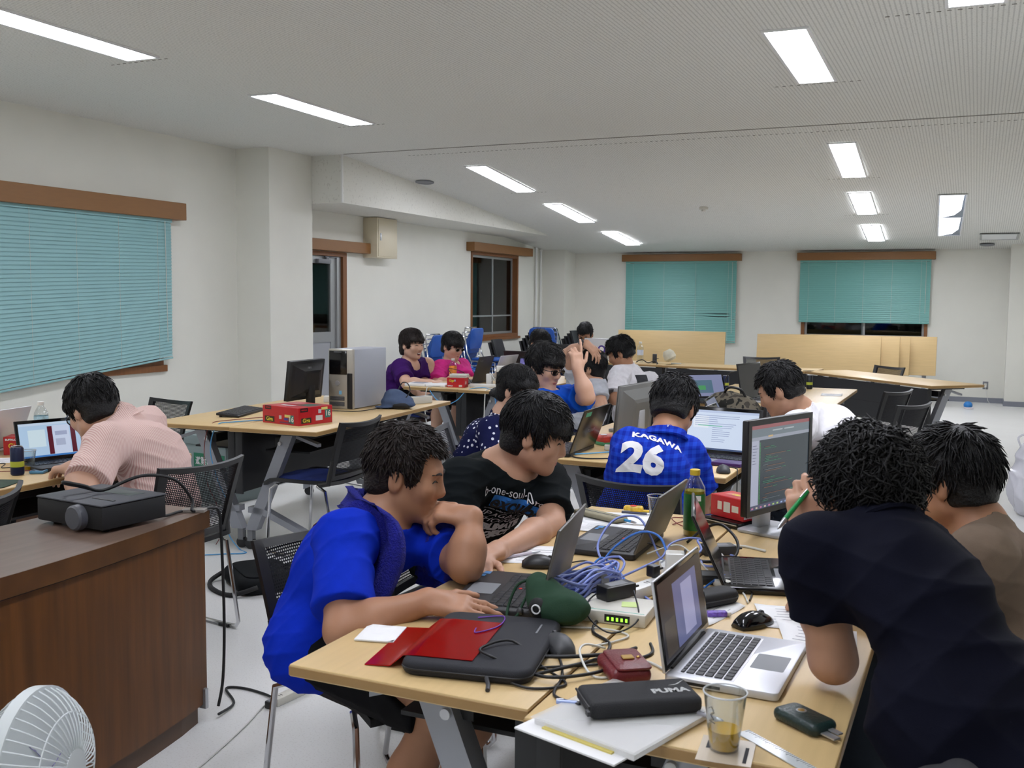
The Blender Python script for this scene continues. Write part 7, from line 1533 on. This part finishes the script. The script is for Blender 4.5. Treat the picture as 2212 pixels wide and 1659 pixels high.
for lab, m_, r_, pts in CB3: cable(lab, pts, r_, m_)

# ================================================================ table of the purple and pink shirts
t = thing('open_book', 'open white book in front of the purple shirt', 'book', (-4.30, 7.72, ZT), 0.15); part('page_block', MB().rbox(-0.19, 0, -0.12, 0.12, 0, 0.022, 0.004, 2), M_paper, t); part('page_block', MB().rbox(0.002, 0.18, -0.12, 0.12, 0, 0.018, 0.004, 2), M_paper, t); part('text_block', MB().box(-0.16, -0.03, -0.09, 0.09, 0.022, 0.0223), mat('pencil_grey'), t, False)
printed_box('small red carton under a white router on the purple shirts table', (-4.02, 7.70, ZT), 0.12, 0.155, 0.11, 0.082, [('F', 0.28, 0.7, 0.001, 0.001, None, 'Giga', M_printy, 0.026), ('F', 0.48, 0.72, 0.016, 0.02, (120, 60, 120), '8', M_print, 0.02), ('F', 0.8, 0.18, 0.03, 0.016, (214, 206, 196), None, None, 0), ('F', 0.2, 0.16, 0.001, 0.001, None, 'BUFFALO', M_print, 0.011), ('R', 0.4, 0.5, 0.02, 0.028, (206, 196, 186), None, None, 0)])
t = thing('white_router', 'small white router box on top of the red carton', 'router', (-4.005, 7.70, ZT+0.083), 0.25); part('case', MB().rbox(-0.075, 0.075, -0.05, 0.05, 0, 0.03, 0.004), M_offwhite, t); part('front_line', MB().box(-0.07, 0.07, -0.0505, -0.05, 0.012, 0.015), M_grey, t, False)
bottle('juice bottle with orange and blue label between the two laughing friends', (-4.33, 8.20, ZT), 0.21, 0.034, None, M_white, mat('label_orange', (232, 140, 60), 0.4, noise=0.6, nscale=25), (0.08, 0.68))
laptop('dark laptop facing the pink shirt, lid back with small logo', (-4.26, 8.13), -Q+0.05, 0.34, 0.23, 0.24, 18, M_black, mat('lid_dark_brown', (44, 42, 40), 0.5), True, False, logo=('ThinkPad', 0.02, M_grey, (0.10, 0.2)))
laptop('silver laptop facing left behind the dark lid', (-4.30, 8.75), -Q-0.1, 0.33, 0.22, 0.225, 22, M_mac, M_mac, True, False)
laptop('laptop with a violet picture on its screen by the plugs', (-3.72, 8.50), 0.10, 0.34, 0.22, 0.20, 18, M_black, M_black, True, False, [(0, 0, 1, 1, (78, 70, 150)), (0.1, 0.2, 0.9, 0.8, (104, 92, 176)), (0, 0, 1, 0.07, (40, 40, 70))])
laptop('wide black laptop lid in front of the bent white shirt', (-3.98, 9.32), PI-0.15, 0.40, 0.24, 0.24, 14, M_black, M_black, True, False, logo=('lenovo', 0.022, M_grey, (0.12, 0.17)))
power_strip('white power strip at the near edge of the plugs table', (-3.82, 7.78, ZT), 0.25, 4)
plug_box('black plug cluster on the plugs table', (-3.70, 7.90, ZT), 0.3, (0.08, 0.07, 0.13), M_black); plug_box('white plug cube atop the black plug cluster', (-3.70, 7.90, ZT+0.131), 0.5, (0.09, 0.07, 0.05), M_white); plug_box('upright white charger beside the black plug cluster', (-3.80, 7.87, ZT+0.001), 0.2, (0.05, 0.05, 0.11), M_white)
bottle('small bottle with a beige cap behind the womans head', (-3.50, 8.95, ZT), 0.18, 0.03, (220, 190, 140), mat('cap_beige', (214, 186, 140), 0.5), M_paper, (0.2, 0.6))
CB4 = [('cyan network cable sagging below the purple shirts table', M_lan3, 0.004, [(-4.15, 7.80, 0.757), (-4.20, 7.62, 0.757), (-4.20, 7.53, 0.74), (-4.12, 7.50, 0.66), (-4.02, 7.49, 0.62), (-3.92, 7.50, 0.66), (-3.84, 7.53, 0.745), (-3.78, 7.66, 0.757), (-3.66, 7.60, 0.757), (-3.58, 7.50, 0.74), (-3.55, 7.48, 0.60), (-3.54, 7.48, 0.45)]), ('white power cord hanging from the purple shirts table', M_cwhite, 0.0045, [(-4.10, 7.68, 0.757), (-4.20, 7.56, 0.757), (-4.22, 7.51, 0.72), (-4.22, 7.50, 0.50), (-4.16, 7.52, 0.25), (-4.10, 7.54, 0.05), (-4.02, 7.60, 0.006)]), ('white cord over the edge of the plugs table', M_cwhite, 0.005, [(-3.72, 7.85, 0.80), (-3.66, 7.72, 0.76), (-3.66, 7.53, 0.755), (-3.665, 7.505, 0.70), (-3.67, 7.50, 0.45)]), ('white cord looping among the plugs', M_cwhite, 0.004, [(-3.84, 7.90, 0.78), (-3.78, 7.84, 0.87), (-3.70, 7.80, 0.80), (-3.64, 7.86, 0.77), (-3.72, 7.74, 0.757), (-3.86, 7.70, 0.757)]), ('black cord from the router to the dark laptop', M_cblack, 0.003, [(-4.08, 7.72, 0.85), (-4.14, 7.76, 0.90), (-4.02, 7.80, 0.87), (-3.96, 7.84, 0.78), (-3.88, 7.76, 0.757)])]
for lab, m_, r_, pts in CB4: cable(lab, pts, r_, m_)

# ================================================================ middle tables
M_tosh = mat('lid_brown_black', (40, 34, 28), 0.25)
l = laptop('brown-black laptop with a green sticker on its lid before the dotted blouse', (-1.985, 4.68), -Q+0.03, 0.39, 0.235, 0.225, 20, M_black, M_tosh, True, False, logo=('TOSHIBA', 0.026, M_silver, (-0.02, 0.10)))
a = math.radians(20); mm = Matrix.Translation((0, 0.231, 0.018)) @ Matrix.Rotation(-a, 4, 'X'); part('green_sticker', MB().box(0.08, 0.16, 0.0064, 0.0072, 0.188, 0.210, mm), mat('sticker_green', (60, 150, 118), 0.5), l, False)
monitor('silver-backed monitor left of the number 26 shirt', (-1.60, 4.98, ZT), -Q-0.10, 0.44, 0.30, 0.03, None, 0.02, mat('monitor_grey', (112, 112, 110), 0.45, metal=0.3), M_silverp, 0.03, -0.10, 0.2)
l = laptop('laptop with purple edge and bright window before the checked shirt', (-1.135, 4.585), -0.14, 0.385, 0.25, 0.225, 12, mat('deck_purple', (62, 28, 92), 0.35), M_black, True, False, doc_screen(2), bez=0.016)
laptop('grey laptop behind the silver-backed monitor', (-1.72, 5.45), -0.2, 0.36, 0.24, 0.22, 30, M_grey, M_grey, True, False)
mouse('dark grey corded mouse at the table corner by the checked shirt', (-0.99, 4.42, ZW), 0.3, M_dgrey)
t = thing('tissue_pack', 'red and green flowered tissue pack beside the silver-backed monitor', 'tissue pack', (-1.73, 5.02, ZT), 0.9); part('pack', MB().rbox(-0.07, 0.07, -0.05, 0.05, 0, 0.05, 0.012, 3), mat('pack_red_green', (180, 60, 50), 0.4, noise=0.5, nscale=22), t); part('green_band', MB().rbox(-0.072, 0.072, -0.051, 0.051, 0, 0.02, 0.006, 2), mat('pack_green', (70, 140, 100), 0.4), t); part('flower', MB().lathe([(0.002, 0.0515), (0.018, 0.0512), (0.018, 0.0525), (0.002, 0.0525)], 12, Matrix.Translation((-0.03, 0, 0))), M_print, t)
plug_box('small white charger beside the brown-black laptop', (-1.66, 4.83, ZT), 0.3, (0.05, 0.035, 0.025), M_white)
laptop('silver laptop with dark keys half hidden by the code monitor', (-0.955, 5.22), Q, 0.33, 0.22, 0.21, 24, M_mac, M_mac, True, False)
laptop('black laptop lying open behind the purple-edged one', (-1.02, 5.68), Q+0.1, 0.36, 0.24, 0.22, 28, M_black, M_black, True, False, [(0, 0, 1, 1, (120, 128, 150)), (0.2, 0.2, 0.8, 0.8, (90, 130, 120))])
cup('clear cup with amber drink by the purple-edged laptop', (-0.985, 4.90, ZT), 0.09, 0.024, 0.036, ((210, 160, 30), 0.3))
paper('white sheet behind the purple-edged laptop', [(-1.0, 5.02), (-0.96, 5.10), (-1.12, 5.16), (-1.16, 5.06)], ZW)
f_ = Field((-1.52, 5.76, ZT-0.01), (-1.04, 6.16, ZT+0.27), 0.008); c0 = V3((-1.28, 5.95, ZT)); f_.ell(c0+V3((0, 0, 0.10)), (0.17, 0.13, 0.12), k=0.04); f_.ell(c0+V3((0.05, -0.06, 0.07)), (0.11, 0.09, 0.075), k=0.04); f_.ell(c0+V3((-0.08, 0.02, 0.15)), (0.09, 0.09, 0.07), k=0.04); f_.cut((0, 0, ZT+0.001), (0, 0, -1))
C_camo = cloth('camo_cloth', (86, 84, 72)); nt, ns, lk = nodes(C_camo); b = ns['Principled BSDF']; tc = ns['Texture Coordinate']; n1 = ns.new('ShaderNodeTexNoise'); n1.inputs['Scale'].default_value = 16; lk.new(tc.outputs['Object'], n1.inputs['Vector'])
cr_ = ns.new('ShaderNodeValToRGB'); cr_.color_ramp.interpolation = 'CONSTANT'; cr_.color_ramp.elements[0].color = rgb(34, 33, 30); cr_.color_ramp.elements[1].position = 0.47; cr_.color_ramp.elements[1].color = rgb(92, 86, 74); e_ = cr_.color_ramp.elements.new(0.58); e_.color = rgb(58, 54, 48); lk.new(n1.outputs[0], cr_.inputs[0]); lk.new(cr_.outputs[0], b.inputs['Base Color'])
t = thing('backpack', 'camouflage backpack on the table behind the bright screen', 'backpack', (0, 0, 0)); link('sack', f_.mesh('sack', 0.012, 20, 5), C_camo, t); part('handle', MB().tube(crom([tuple(c0+V3(p)) for p in ((-0.06, -0.02, 0.2), (-0.02, -0.06, 0.25), (0.05, -0.06, 0.24), (0.08, -0.03, 0.18))]), 0.008, 7), M_black, t, True)
t = thing('small_pc', 'black perforated computer case left of the white shirt', 'computer', (-1.08, 6.02, ZT), 0.25); part('case', MB().rbox(-0.05, 0.05, -0.12, 0.12, 0, 0.19, 0.005), M_black, t); mb = MB()
for i in range(6):
    for j in range(10): mb.box(-0.03+0.011*i, -0.025+0.011*i, -0.1215, -0.1195, 0.06+0.011*j, 0.065+0.011*j)
part('vent_holes', mb, mat('vent_pale', (150, 150, 152), 0.6), t, False)['kind'] = 'stuff'
CB5 = [('pale blue cable along the near edge of the brown-black laptop table', M_lan3, 0.0034, [(-1.98, 4.50, 0.754), (-1.86, 4.50, 0.754), (-1.72, 4.60, 0.756), (-1.62, 4.72, 0.756), (-1.56, 4.76, 0.756)]), ('black cable and battery pack near the brown-black laptop', M_cblack, 0.004, [(-1.80, 4.62, 0.78), (-1.74, 4.50, 0.76), (-1.66, 4.47, 0.756), (-1.54, 4.50, 0.76)]), ('dark cords on the paper behind the purple-edged laptop', M_cblack, 0.003, [(-1.02, 5.05, 0.757), (-0.98, 5.08, 0.77), (-0.95, 5.02, 0.757), (-1.0, 4.98, 0.757), (-1.06, 5.02, 0.765)]), ('mouse cord dropping behind the code monitor', M_cblack, 0.0025, [(-0.99, 4.47, 0.768), (-0.95, 4.50, 0.757), (-0.935, 4.45, 0.74), (-0.93, 4.43, 0.55), (-0.93, 4.42, 0.3)]), ('two thin black cords hanging under the brown-black laptop table', M_cblack, 0.003, [(-1.82, 4.52, 0.60), (-1.83, 4.50, 0.40), (-1.80, 4.48, 0.25), (-1.76, 4.48, 0.10), (-1.74, 4.46, 0.006)])]
for lab, m_, r_, pts in CB5: cable(lab, pts, r_, m_)
# ================================================================ table behind
laptop('big black laptop with a dark screen on the table behind', (-1.28, 7.72), Q-0.25, 0.40, 0.26, 0.27, 10, M_silverp, M_black, True, False)
laptop('laptop with a pale violet screen at the near end of the table behind', (-1.70, 7.45), 0.75, 0.33, 0.2, 0.2, 24, M_black, M_dgrey, True, False, [(0, 0, 1, 1, (130, 136, 170)), (0.15, 0.15, 0.7, 0.75, (80, 110, 130)), (0.3, 0.3, 0.5, 0.5, (70, 150, 90))])
t = thing('wifi_router', 'black router with two upright antennas among white cords', 'router', (-1.88, 8.0, ZT), 0.3); part('case', MB().rbox(-0.09, 0.09, -0.06, 0.06, 0, 0.03, 0.005), M_black, t)
for x in (-0.05, 0.03): part('antenna', MB().tube([(x, 0.05, 0.02), (x, 0.055, 0.13)], [0.007, 0.005], 8), M_black, t)
power_strip('white power strip near the two-antenna router', (-1.86, 7.62, ZT), 0.1, 5)
plug_box('black adapter beside the white strip on the table behind', (-1.74, 7.60, ZT+0.001), 0.6, (0.11, 0.06, 0.035), M_black)
CB6 = [('white cords heaped round the two-antenna router', M_cwhite, 0.004, [(-1.98, 7.65, 0.78), (-1.94, 7.80, 0.86), (-1.86, 7.78, 0.80), (-1.76, 7.86, 0.78), (-1.68, 7.76, 0.77), (-1.78, 7.70, 0.765), (-1.92, 7.72, 0.77)]), ('black cords heaped near the big black laptop', M_cblack, 0.004, [(-1.66, 7.92, 0.757), (-1.58, 7.82, 0.78), (-1.66, 7.74, 0.765), (-1.56, 7.66, 0.757), (-1.5, 7.78, 0.77), (-1.62, 7.88, 0.765)]), ('black cord arching from the can to the big black laptop', M_cblack, 0.004, [(-1.9, 8.4, 0.757), (-1.85, 8.35, 0.90), (-1.72, 8.25, 0.93), (-1.62, 8.05, 0.85), (-1.56, 7.9, 0.757)])]
for lab, m_, r_, pts in CB6: cable(lab, pts, r_, m_)
paper('papers at the bare table corner behind the white shirt', [(-1.12, 8.42), (-0.96, 8.46), (-0.98, 8.68), (-1.14, 8.64)], ZW); flat_case('folder', 'blue and orange folder by the yellow can', 'folder', (-1.42, 8.85, ZW), 0.3, 0.22, 0.16, 0.02, mat('folder_blue', (60, 70, 150), 0.4), [('orange_strip', MB().box(-0.10, 0.10, -0.082, -0.06, 0.02, 0.022), mat('strip_orange', (206, 90, 50), 0.4))])
# ================================================================ far tables
l = laptop('silver laptop with a round purple sticker on the far table', (-4.27, 12.30), PI-0.16, 0.36, 0.25, 0.26, 8, M_mac, M_mac, True, False); a = math.radians(8); mm = Matrix.Translation((0, 0.246, 0.018)) @ Matrix.Rotation(-a, 4, 'X')
part('round_sticker', MB().lathe([(0.002, 0), (0.055, 0), (0.055, 0.0012), (0.002, 0.0012)], 24, mm @ Matrix.Translation((-0.06, 0.0062, 0.12)) @ Matrix.Rotation(-PI/2, 4, 'X')), mat('sticker_purple', (66, 40, 140), 0.4), l); part('white_hand_mark', MB().lathe([(0.002, 0.0012), (0.032, 0.0012), (0.032, 0.002), (0.002, 0.002)], 9, mm @ Matrix.Translation((-0.06, 0.0062, 0.125)) @ Matrix.Rotation(-PI/2, 4, 'X')), M_print, l)
laptop('black laptop lid left of the silver sticker laptop', (-4.80, 12.30), PI, 0.40, 0.25, 0.17, 5, M_black, M_black, True, False)
bottle('clear water bottle with a blue mark on the far table', (-3.72, 11.92, ZT), 0.25, 0.038, None, M_white, mat('label_clearblue', (206, 214, 230), 0.4), (0.35, 0.6))
bottle('clear bottle with white cap, left of the pair behind the far man', (-4.30, 12.14, ZT), 0.24, 0.034, None, M_white); bottle('clear bottle with white cap, right of the pair behind the far man', (-4.20, 12.10, ZT), 0.25, 0.034, None, M_white)
plug_box('small black and white adapter standing on the far table', (-3.52, 11.86, ZT), 0.2, (0.05, 0.05, 0.11), M_dgrey); t = thing('paper_bag', 'crumpled cream paper bag tilted on the far table', 'bag', (-3.28, 11.84, ZT), 0.3); part('shell', MB().loft([[Matrix.Rotation(-0.5, 4, 'Y') @ Vector((r*math.cos(2*PI*k/10), r*math.sin(2*PI*k/10), z+0.05)) for k in range(10)] for r, z in ((0.05, 0), (0.075, 0.03), (0.07, 0.09), (0.045, 0.13))]), mat('cream_paper', (206, 202, 182), 0.7, noise=0.1, nscale=20), t); part('rim', MB().rbox(-0.03, 0.09, -0.03, 0.03, 0, 0.01, 0.003), M_offwhite, t)  # the lantern-shaped thing is a crumpled paper bag, no lamp
cable('tangled dark cords on the far table', [(-3.74, 11.82, 0.757), (-3.66, 11.80, 0.79), (-3.58, 11.78, 0.757), (-3.50, 11.80, 0.78), (-3.44, 11.72, 0.757), (-3.42, 11.62, 0.755), (-3.41, 11.58, 0.60)], 0.006, M_cblack)
# white cap on the chair, bag on the chair
t = thing('baseball_cap', 'white baseball cap hung on the chair behind the jersey', 'cap', (-2.50, 8.28, 0.80), 0.6); part('crown', MB().lathe([(0.085, 0), (0.085, 0.03), (0.075, 0.07), (0.045, 0.10), (0.002, 0.108)], 18), C_white, t); part('brim', MB().loft([[Vector((x*1.0, -0.07-yy, 0.006-0.12*x*x)) for x in (-0.075, -0.04, 0, 0.04, 0.075)]+[Vector((x, -0.07-yy, 0.0-0.12*x*x)) for x in (0.075, 0.04, 0, -0.04, -0.075)] for yy in (0, 0.035, 0.065)]), C_white, t)
t = thing('shoulder_bag', 'dark bag lying on the low chair before the far tables', 'bag', (-2.45, 9.72, 0.466), 0.4); part('body', MB().rbox(-0.16, 0.16, -0.09, 0.09, 0, 0.14, 0.04, 4, corner=0.05), cloth('bag_navy', (30, 34, 48)), t); part('strap', MB().tube(crom([(-0.15, 0, 0.12), (-0.08, -0.05, 0.19), (0.05, -0.06, 0.18), (0.15, -0.02, 0.11)]), 0.009, 7), M_black, t, True)

# ================================================================ teacher desk, projector, fan, floor things
M_desk = mat('desk_brown_laminate', (94, 56, 18), 0.45, noise=0.28, nscale=3.2, stretch=(9, 9, 0.7)); M_desktop = mat('desk_top_walnut', (112, 92, 80), 0.35, noise=0.16, nscale=4, stretch=(7, 0.9, 3))
def desk_poly(off, back=-2.83):
    pts = []
    for k in range(15):
        y = 0.72+2.03*k/14; u = (y-1.72)/1.03; pts.append((-2.305-0.105*u*u+off, y if 0 < k < 14 else y+(off if k else -off)))
    return pts+[(back, pts[-1][1]), (back, pts[0][1])]
t = thing('teachers_desk', 'brown veneered desk with a bowed front in the left foreground', 'desk', (0, 0, 0))
part('top', MB().prism(desk_poly(0.0), 0.735, 0.76), M_desktop, t, False); part('top_edge', MB().prism(desk_poly(0.001), 0.700, 0.7595), mat('desk_edge', (88, 56, 26), 0.4, noise=0.3, nscale=8), t, False); part('front_panel', MB().prism(desk_poly(-0.012), 0.075, 0.70), M_desk, t, False); part('plinth', MB().prism(desk_poly(-0.035), 0.0, 0.075), mat('desk_plinth', (84, 60, 42), 0.5), t, False)
part('painted_gap_shadow', MB().prism(desk_poly(-0.010), 0.694, 0.700), M_blackm, t, False); part('metal_corner', MB().box(-2.445, -2.405, 2.71, 2.725, 0.06, 0.13), M_silver, t, False)  # solid black strip under the top edge paints the shadow of a gap
t = thing('projector', 'black projector with a round lens cover on the brown desk', 'projector', (-2.59, 2.445, 0.76), -0.10)
part('case', MB().rbox(-0.16, 0.16, -0.125, 0.125, 0.012, 0.086, 0.006, 2), M_blackm, t); part('top_plate', MB().rbox(-0.162, 0.162, -0.127, 0.127, 0.086, 0.092, 0.003, 2), mat('projector_top', (58, 60, 66), 0.55), t)
part('lens_cap', MB().lathe([(0.002, 0.028), (0.034, 0.028), (0.040, 0.022), (0.041, 0.0), (0.030, -0.004)], 28, Matrix.Translation((0.055, -0.126, 0.046)) @ Matrix.Rotation(PI/2, 4, 'X')), mat('lens_cap', (84, 86, 92), 0.4), t); part('zoom_slider', MB().box(0.03, 0.13, -0.06, -0.05, 0.092, 0.0935), M_black, t, False); part('control_panel', MB().box(-0.06, 0.10, 0.03, 0.09, 0.092, 0.0925), mat('panel_green', (44, 60, 58), 0.4), t, False)
for x in (-0.12, 0.12): part('foot', MB().lathe([(0.012, 0), (0.014, 0.004), (0.014, 0.014)], 12, Matrix.Translation((x, -0.08, 0))), M_black, t)
part('foot', MB().lathe([(0.012, 0), (0.014, 0.004), (0.014, 0.014)], 12, Matrix.Translation((0.0, 0.09, 0))), M_black, t)
cable('black projector cable looping over the desk and down its side', [(-2.60, 2.58, 0.80), (-2.66, 2.46, 0.862), (-2.70, 2.40, 0.885), (-2.66, 2.36, 0.90), (-2.62, 2.40, 0.885), (-2.60, 2.46, 0.862), (-2.53, 2.56, 0.90), (-2.46, 2.64, 0.88), (-2.44, 2.70, 0.80), (-2.42, 2.68, 0.768), (-2.405, 2.76, 0.766), (-2.395, 2.785, 0.74), (-2.39, 2.79, 0.60), (-2.385, 2.79, 0.35), (-2.39, 2.785, 0.15), (-2.40, 2.77, 0.05)], 0.0055, M_cblack)
cable('short black lead from the projector to the taped desk edge', [(-2.44, 2.52, 0.79), (-2.45, 2.58, 0.768), (-2.46, 2.66, 0.766), (-2.43, 2.72, 0.768), (-2.405, 2.76, 0.766)], 0.005, M_cblack)
for loc, ro, lab in (((-2.43, 2.70, 0.7605), 0.4, 'clear tape strip holding the cable on the desk corner'),):
    t = thing('tape_strip', lab, 'tape', loc, ro); part('film', MB().rbox(-0.04, 0.04, -0.02, 0.02, 0, 0.012, 0.004), mat('tape_film', (190, 180, 170), 0.3, alpha=0.45), t)
cable('black floor cable leading to the outlet bar', [(-2.40, 2.77, 0.02), (-2.44, 2.90, 0.006), (-2.56, 3.0, 0.006), (-2.50, 3.03, 0.006), (-2.40, 3.02, 0.006), (-2.33, 2.99, 0.012)], 0.005, M_cblack)
cable('thin white cable on the floor by the brown desk', [(-2.16, 2.2, 0.005), (-2.20, 2.45, 0.005), (-2.27, 2.75, 0.005), (-2.33, 2.95, 0.005), (-2.31, 3.02, 0.01)], 0.003, M_cwhite)
power_strip('grey outlet bar on the floor behind the foreground chair', (-2.285, 3.06, 0.0), 1.45, 3, M_offwhite, 0.22)
plug_box('black plug in the grey outlet bar on the floor', (-2.30, 2.935, 0.0), 1.4, (0.035, 0.03, 0.028), M_black)
t = thing('laptop_bag', 'black laptop bag lying on the floor beside the brown desk', 'bag', (-3.36, 4.22, 0), -0.62); part('body', MB().rbox(-0.21, 0.21, -0.16, 0.16, 0, 0.085, 0.035, 5, corner=0.08), cloth('bag_black', (26, 28, 30)), t); part('flap', MB().rbox(-0.18, 0.18, -0.12, 0.10, 0.083, 0.092, 0.004, 2, corner=0.06), cloth('bag_black'), t); part('handle', MB().tube(crom([(0.02, 0.10, 0.08), (0.06, 0.13, 0.105), (0.12, 0.12, 0.10), (0.14, 0.09, 0.08)]), 0.009, 7), M_blackm, t, True); part('strap', MB().tube(crom([(-0.2, -0.12, 0.05), (-0.16, -0.22, 0.012), (0.0, -0.25, 0.012), (0.16, -0.20, 0.012), (0.22, -0.08, 0.05)]), 0.012, 6), M_blackm, t, True)
t = thing('slippers', 'tiny blue slipper on the floor by the far wall', 'slipper', (-0.07, 15.9, 0), 0.2); part('sole', MB().rbox(-0.06, 0.06, -0.11, 0.11, 0, 0.02, 0.008, 2, corner=0.05), mat('sole_white', (214, 206, 210), 0.5), t); part('upper', MB().ellipsoid((0, 0.03, 0.045), (0.06, 0.085, 0.055), 14, 8), mat('slipper_blue', (40, 120, 190), 0.5), t, True)
f_ = Field((0.12, 7.72, -0.02), (0.70, 8.37, 0.60), 0.012); c0 = V3((0.40, 8.04, 0)); f_.ell(c0+V3((0, 0, 0.20)), (0.17, 0.19, 0.22), k=0.05); f_.ell(c0+V3((-0.04, 0.02, 0.40)), (0.08, 0.09, 0.12), k=0.05); f_.cut((0, 0, 0.001), (0, 0, -1))
t = thing('plastic_bag', 'translucent white plastic bag standing at the right edge', 'plastic bag', (0, 0, 0)); link('film', f_.mesh('film', 0.022, 18, 7), mat('bag_film', (228, 228, 236), 0.25, trans=0.25, alpha=0.9), t); part('handle', MB().tube(crom([tuple(c0+V3(p)) for p in ((-0.08, 0, 0.48), (-0.1, 0, 0.55), (-0.04, 0.02, 0.57), (0.0, 0.02, 0.48))]), 0.008, 6), mat('bag_film'), t, True)
# pedestal fan
t = thing('electric_fan', 'white electric fan cut off by the lower left corner', 'fan', (-1.80, 1.50, 0), 0)
ax = Vector((0.90, 0.33, 0.05)).normalized(); c0 = Vector((0, 0, 0.485)); fmx = frame(c0, ax.cross(Vector((0, 0, 1))), ax.cross(ax.cross(Vector((0, 0, 1))))); fmx = Matrix(((fmx[0][0], fmx[0][1], ax.x, c0.x), (fmx[1][0], fmx[1][1], ax.y, c0.y), (fmx[2][0], fmx[2][1], ax.z, c0.z), (0, 0, 0, 1))); M_fan = mat('fan_white', (214, 220, 220), 0.35)
part('guard_rim', MB().lathe([(0.168, -0.014), (0.174, -0.014), (0.174, 0.014), (0.168, 0.014)], 48, fmx), M_fan, t)
wm = {}
for sg, nm, n in ((1, 'front_guard', 44), (-1, 'rear_guard', 44)):
    g = link(nm, None, parent=t)
    prof = [(0.040, 0.088*sg), (0.075, 0.086*sg), (0.115, 0.072*sg), (0.150, 0.042*sg), (0.170, 0.008*sg)]
    w = MB().tube([(r, 0.10*r*math.sin(r*14), z) for r, z in smooth_path(prof, 3)], 0.0019, 5).mesh('wire', True); w.materials.append(M_fan)
    for k in range(n):
        o = link('wire', w, None, g); o.matrix_local = fmx @ Matrix.Rotation(2*PI*k/n, 4, 'Z')
    part('hub_disc', MB().lathe([(0.002, 0.090*sg), (0.042, 0.090*sg), (0.044, 0.084*sg), (0.002, 0.084*sg)], 24, fmx), M_fan, g)
    part('guard_ring', MB().tube([fmx @ Vector((0.118*math.cos(2*PI*k/40), 0.118*math.sin(2*PI*k/40), 0.071*sg)) for k in range(41)], 0.002, 5), M_fan, g)
for k in range(3):
    rings = []
    for j in range(6):
        r = 0.03+0.115*j/5; a0 = 0.25+0.2*j/5; wd = 0.5+0.25*math.sin(PI*j/5); rings.append([fmx @ Matrix.Rotation(2*PI*k/3, 4, 'Z') @ Vector((r*math.cos(a0+u*wd), r*math.sin(a0+u*wd), 0.02*(u-0.5)*2*(0.4+0.6*(1-j/5))+dz)) for u, dz in ((0, 0), (0.5, 0.006), (1, 0), (1, -0.002), (0.5, 0.004), (0, -0.002))])
    part('blade', MB().loft(rings), mat('fan_blade', (150, 140, 196), 0.25, alpha=0.6), t)
part('motor', MB().lathe([(0.050, -0.092), (0.062, -0.11), (0.062, -0.19), (0.045, -0.22), (0.002, -0.225)], 24, fmx), M_fan, t); part('neck', MB().rbox(-0.17, -0.09, -0.035, 0.035, 0.36, 0.46, 0.012, 3), M_fan, t); part('pole', MB().tube([(-0.13, 0, 0.02), (-0.13, 0, 0.40)], 0.016, 14), M_fan, t); part('base', MB().lathe([(0.17, 0), (0.175, 0.008), (0.16, 0.02), (0.05, 0.03), (0.02, 0.04)], 32, Matrix.Translation((-0.13, 0, 0))), M_fan, t)
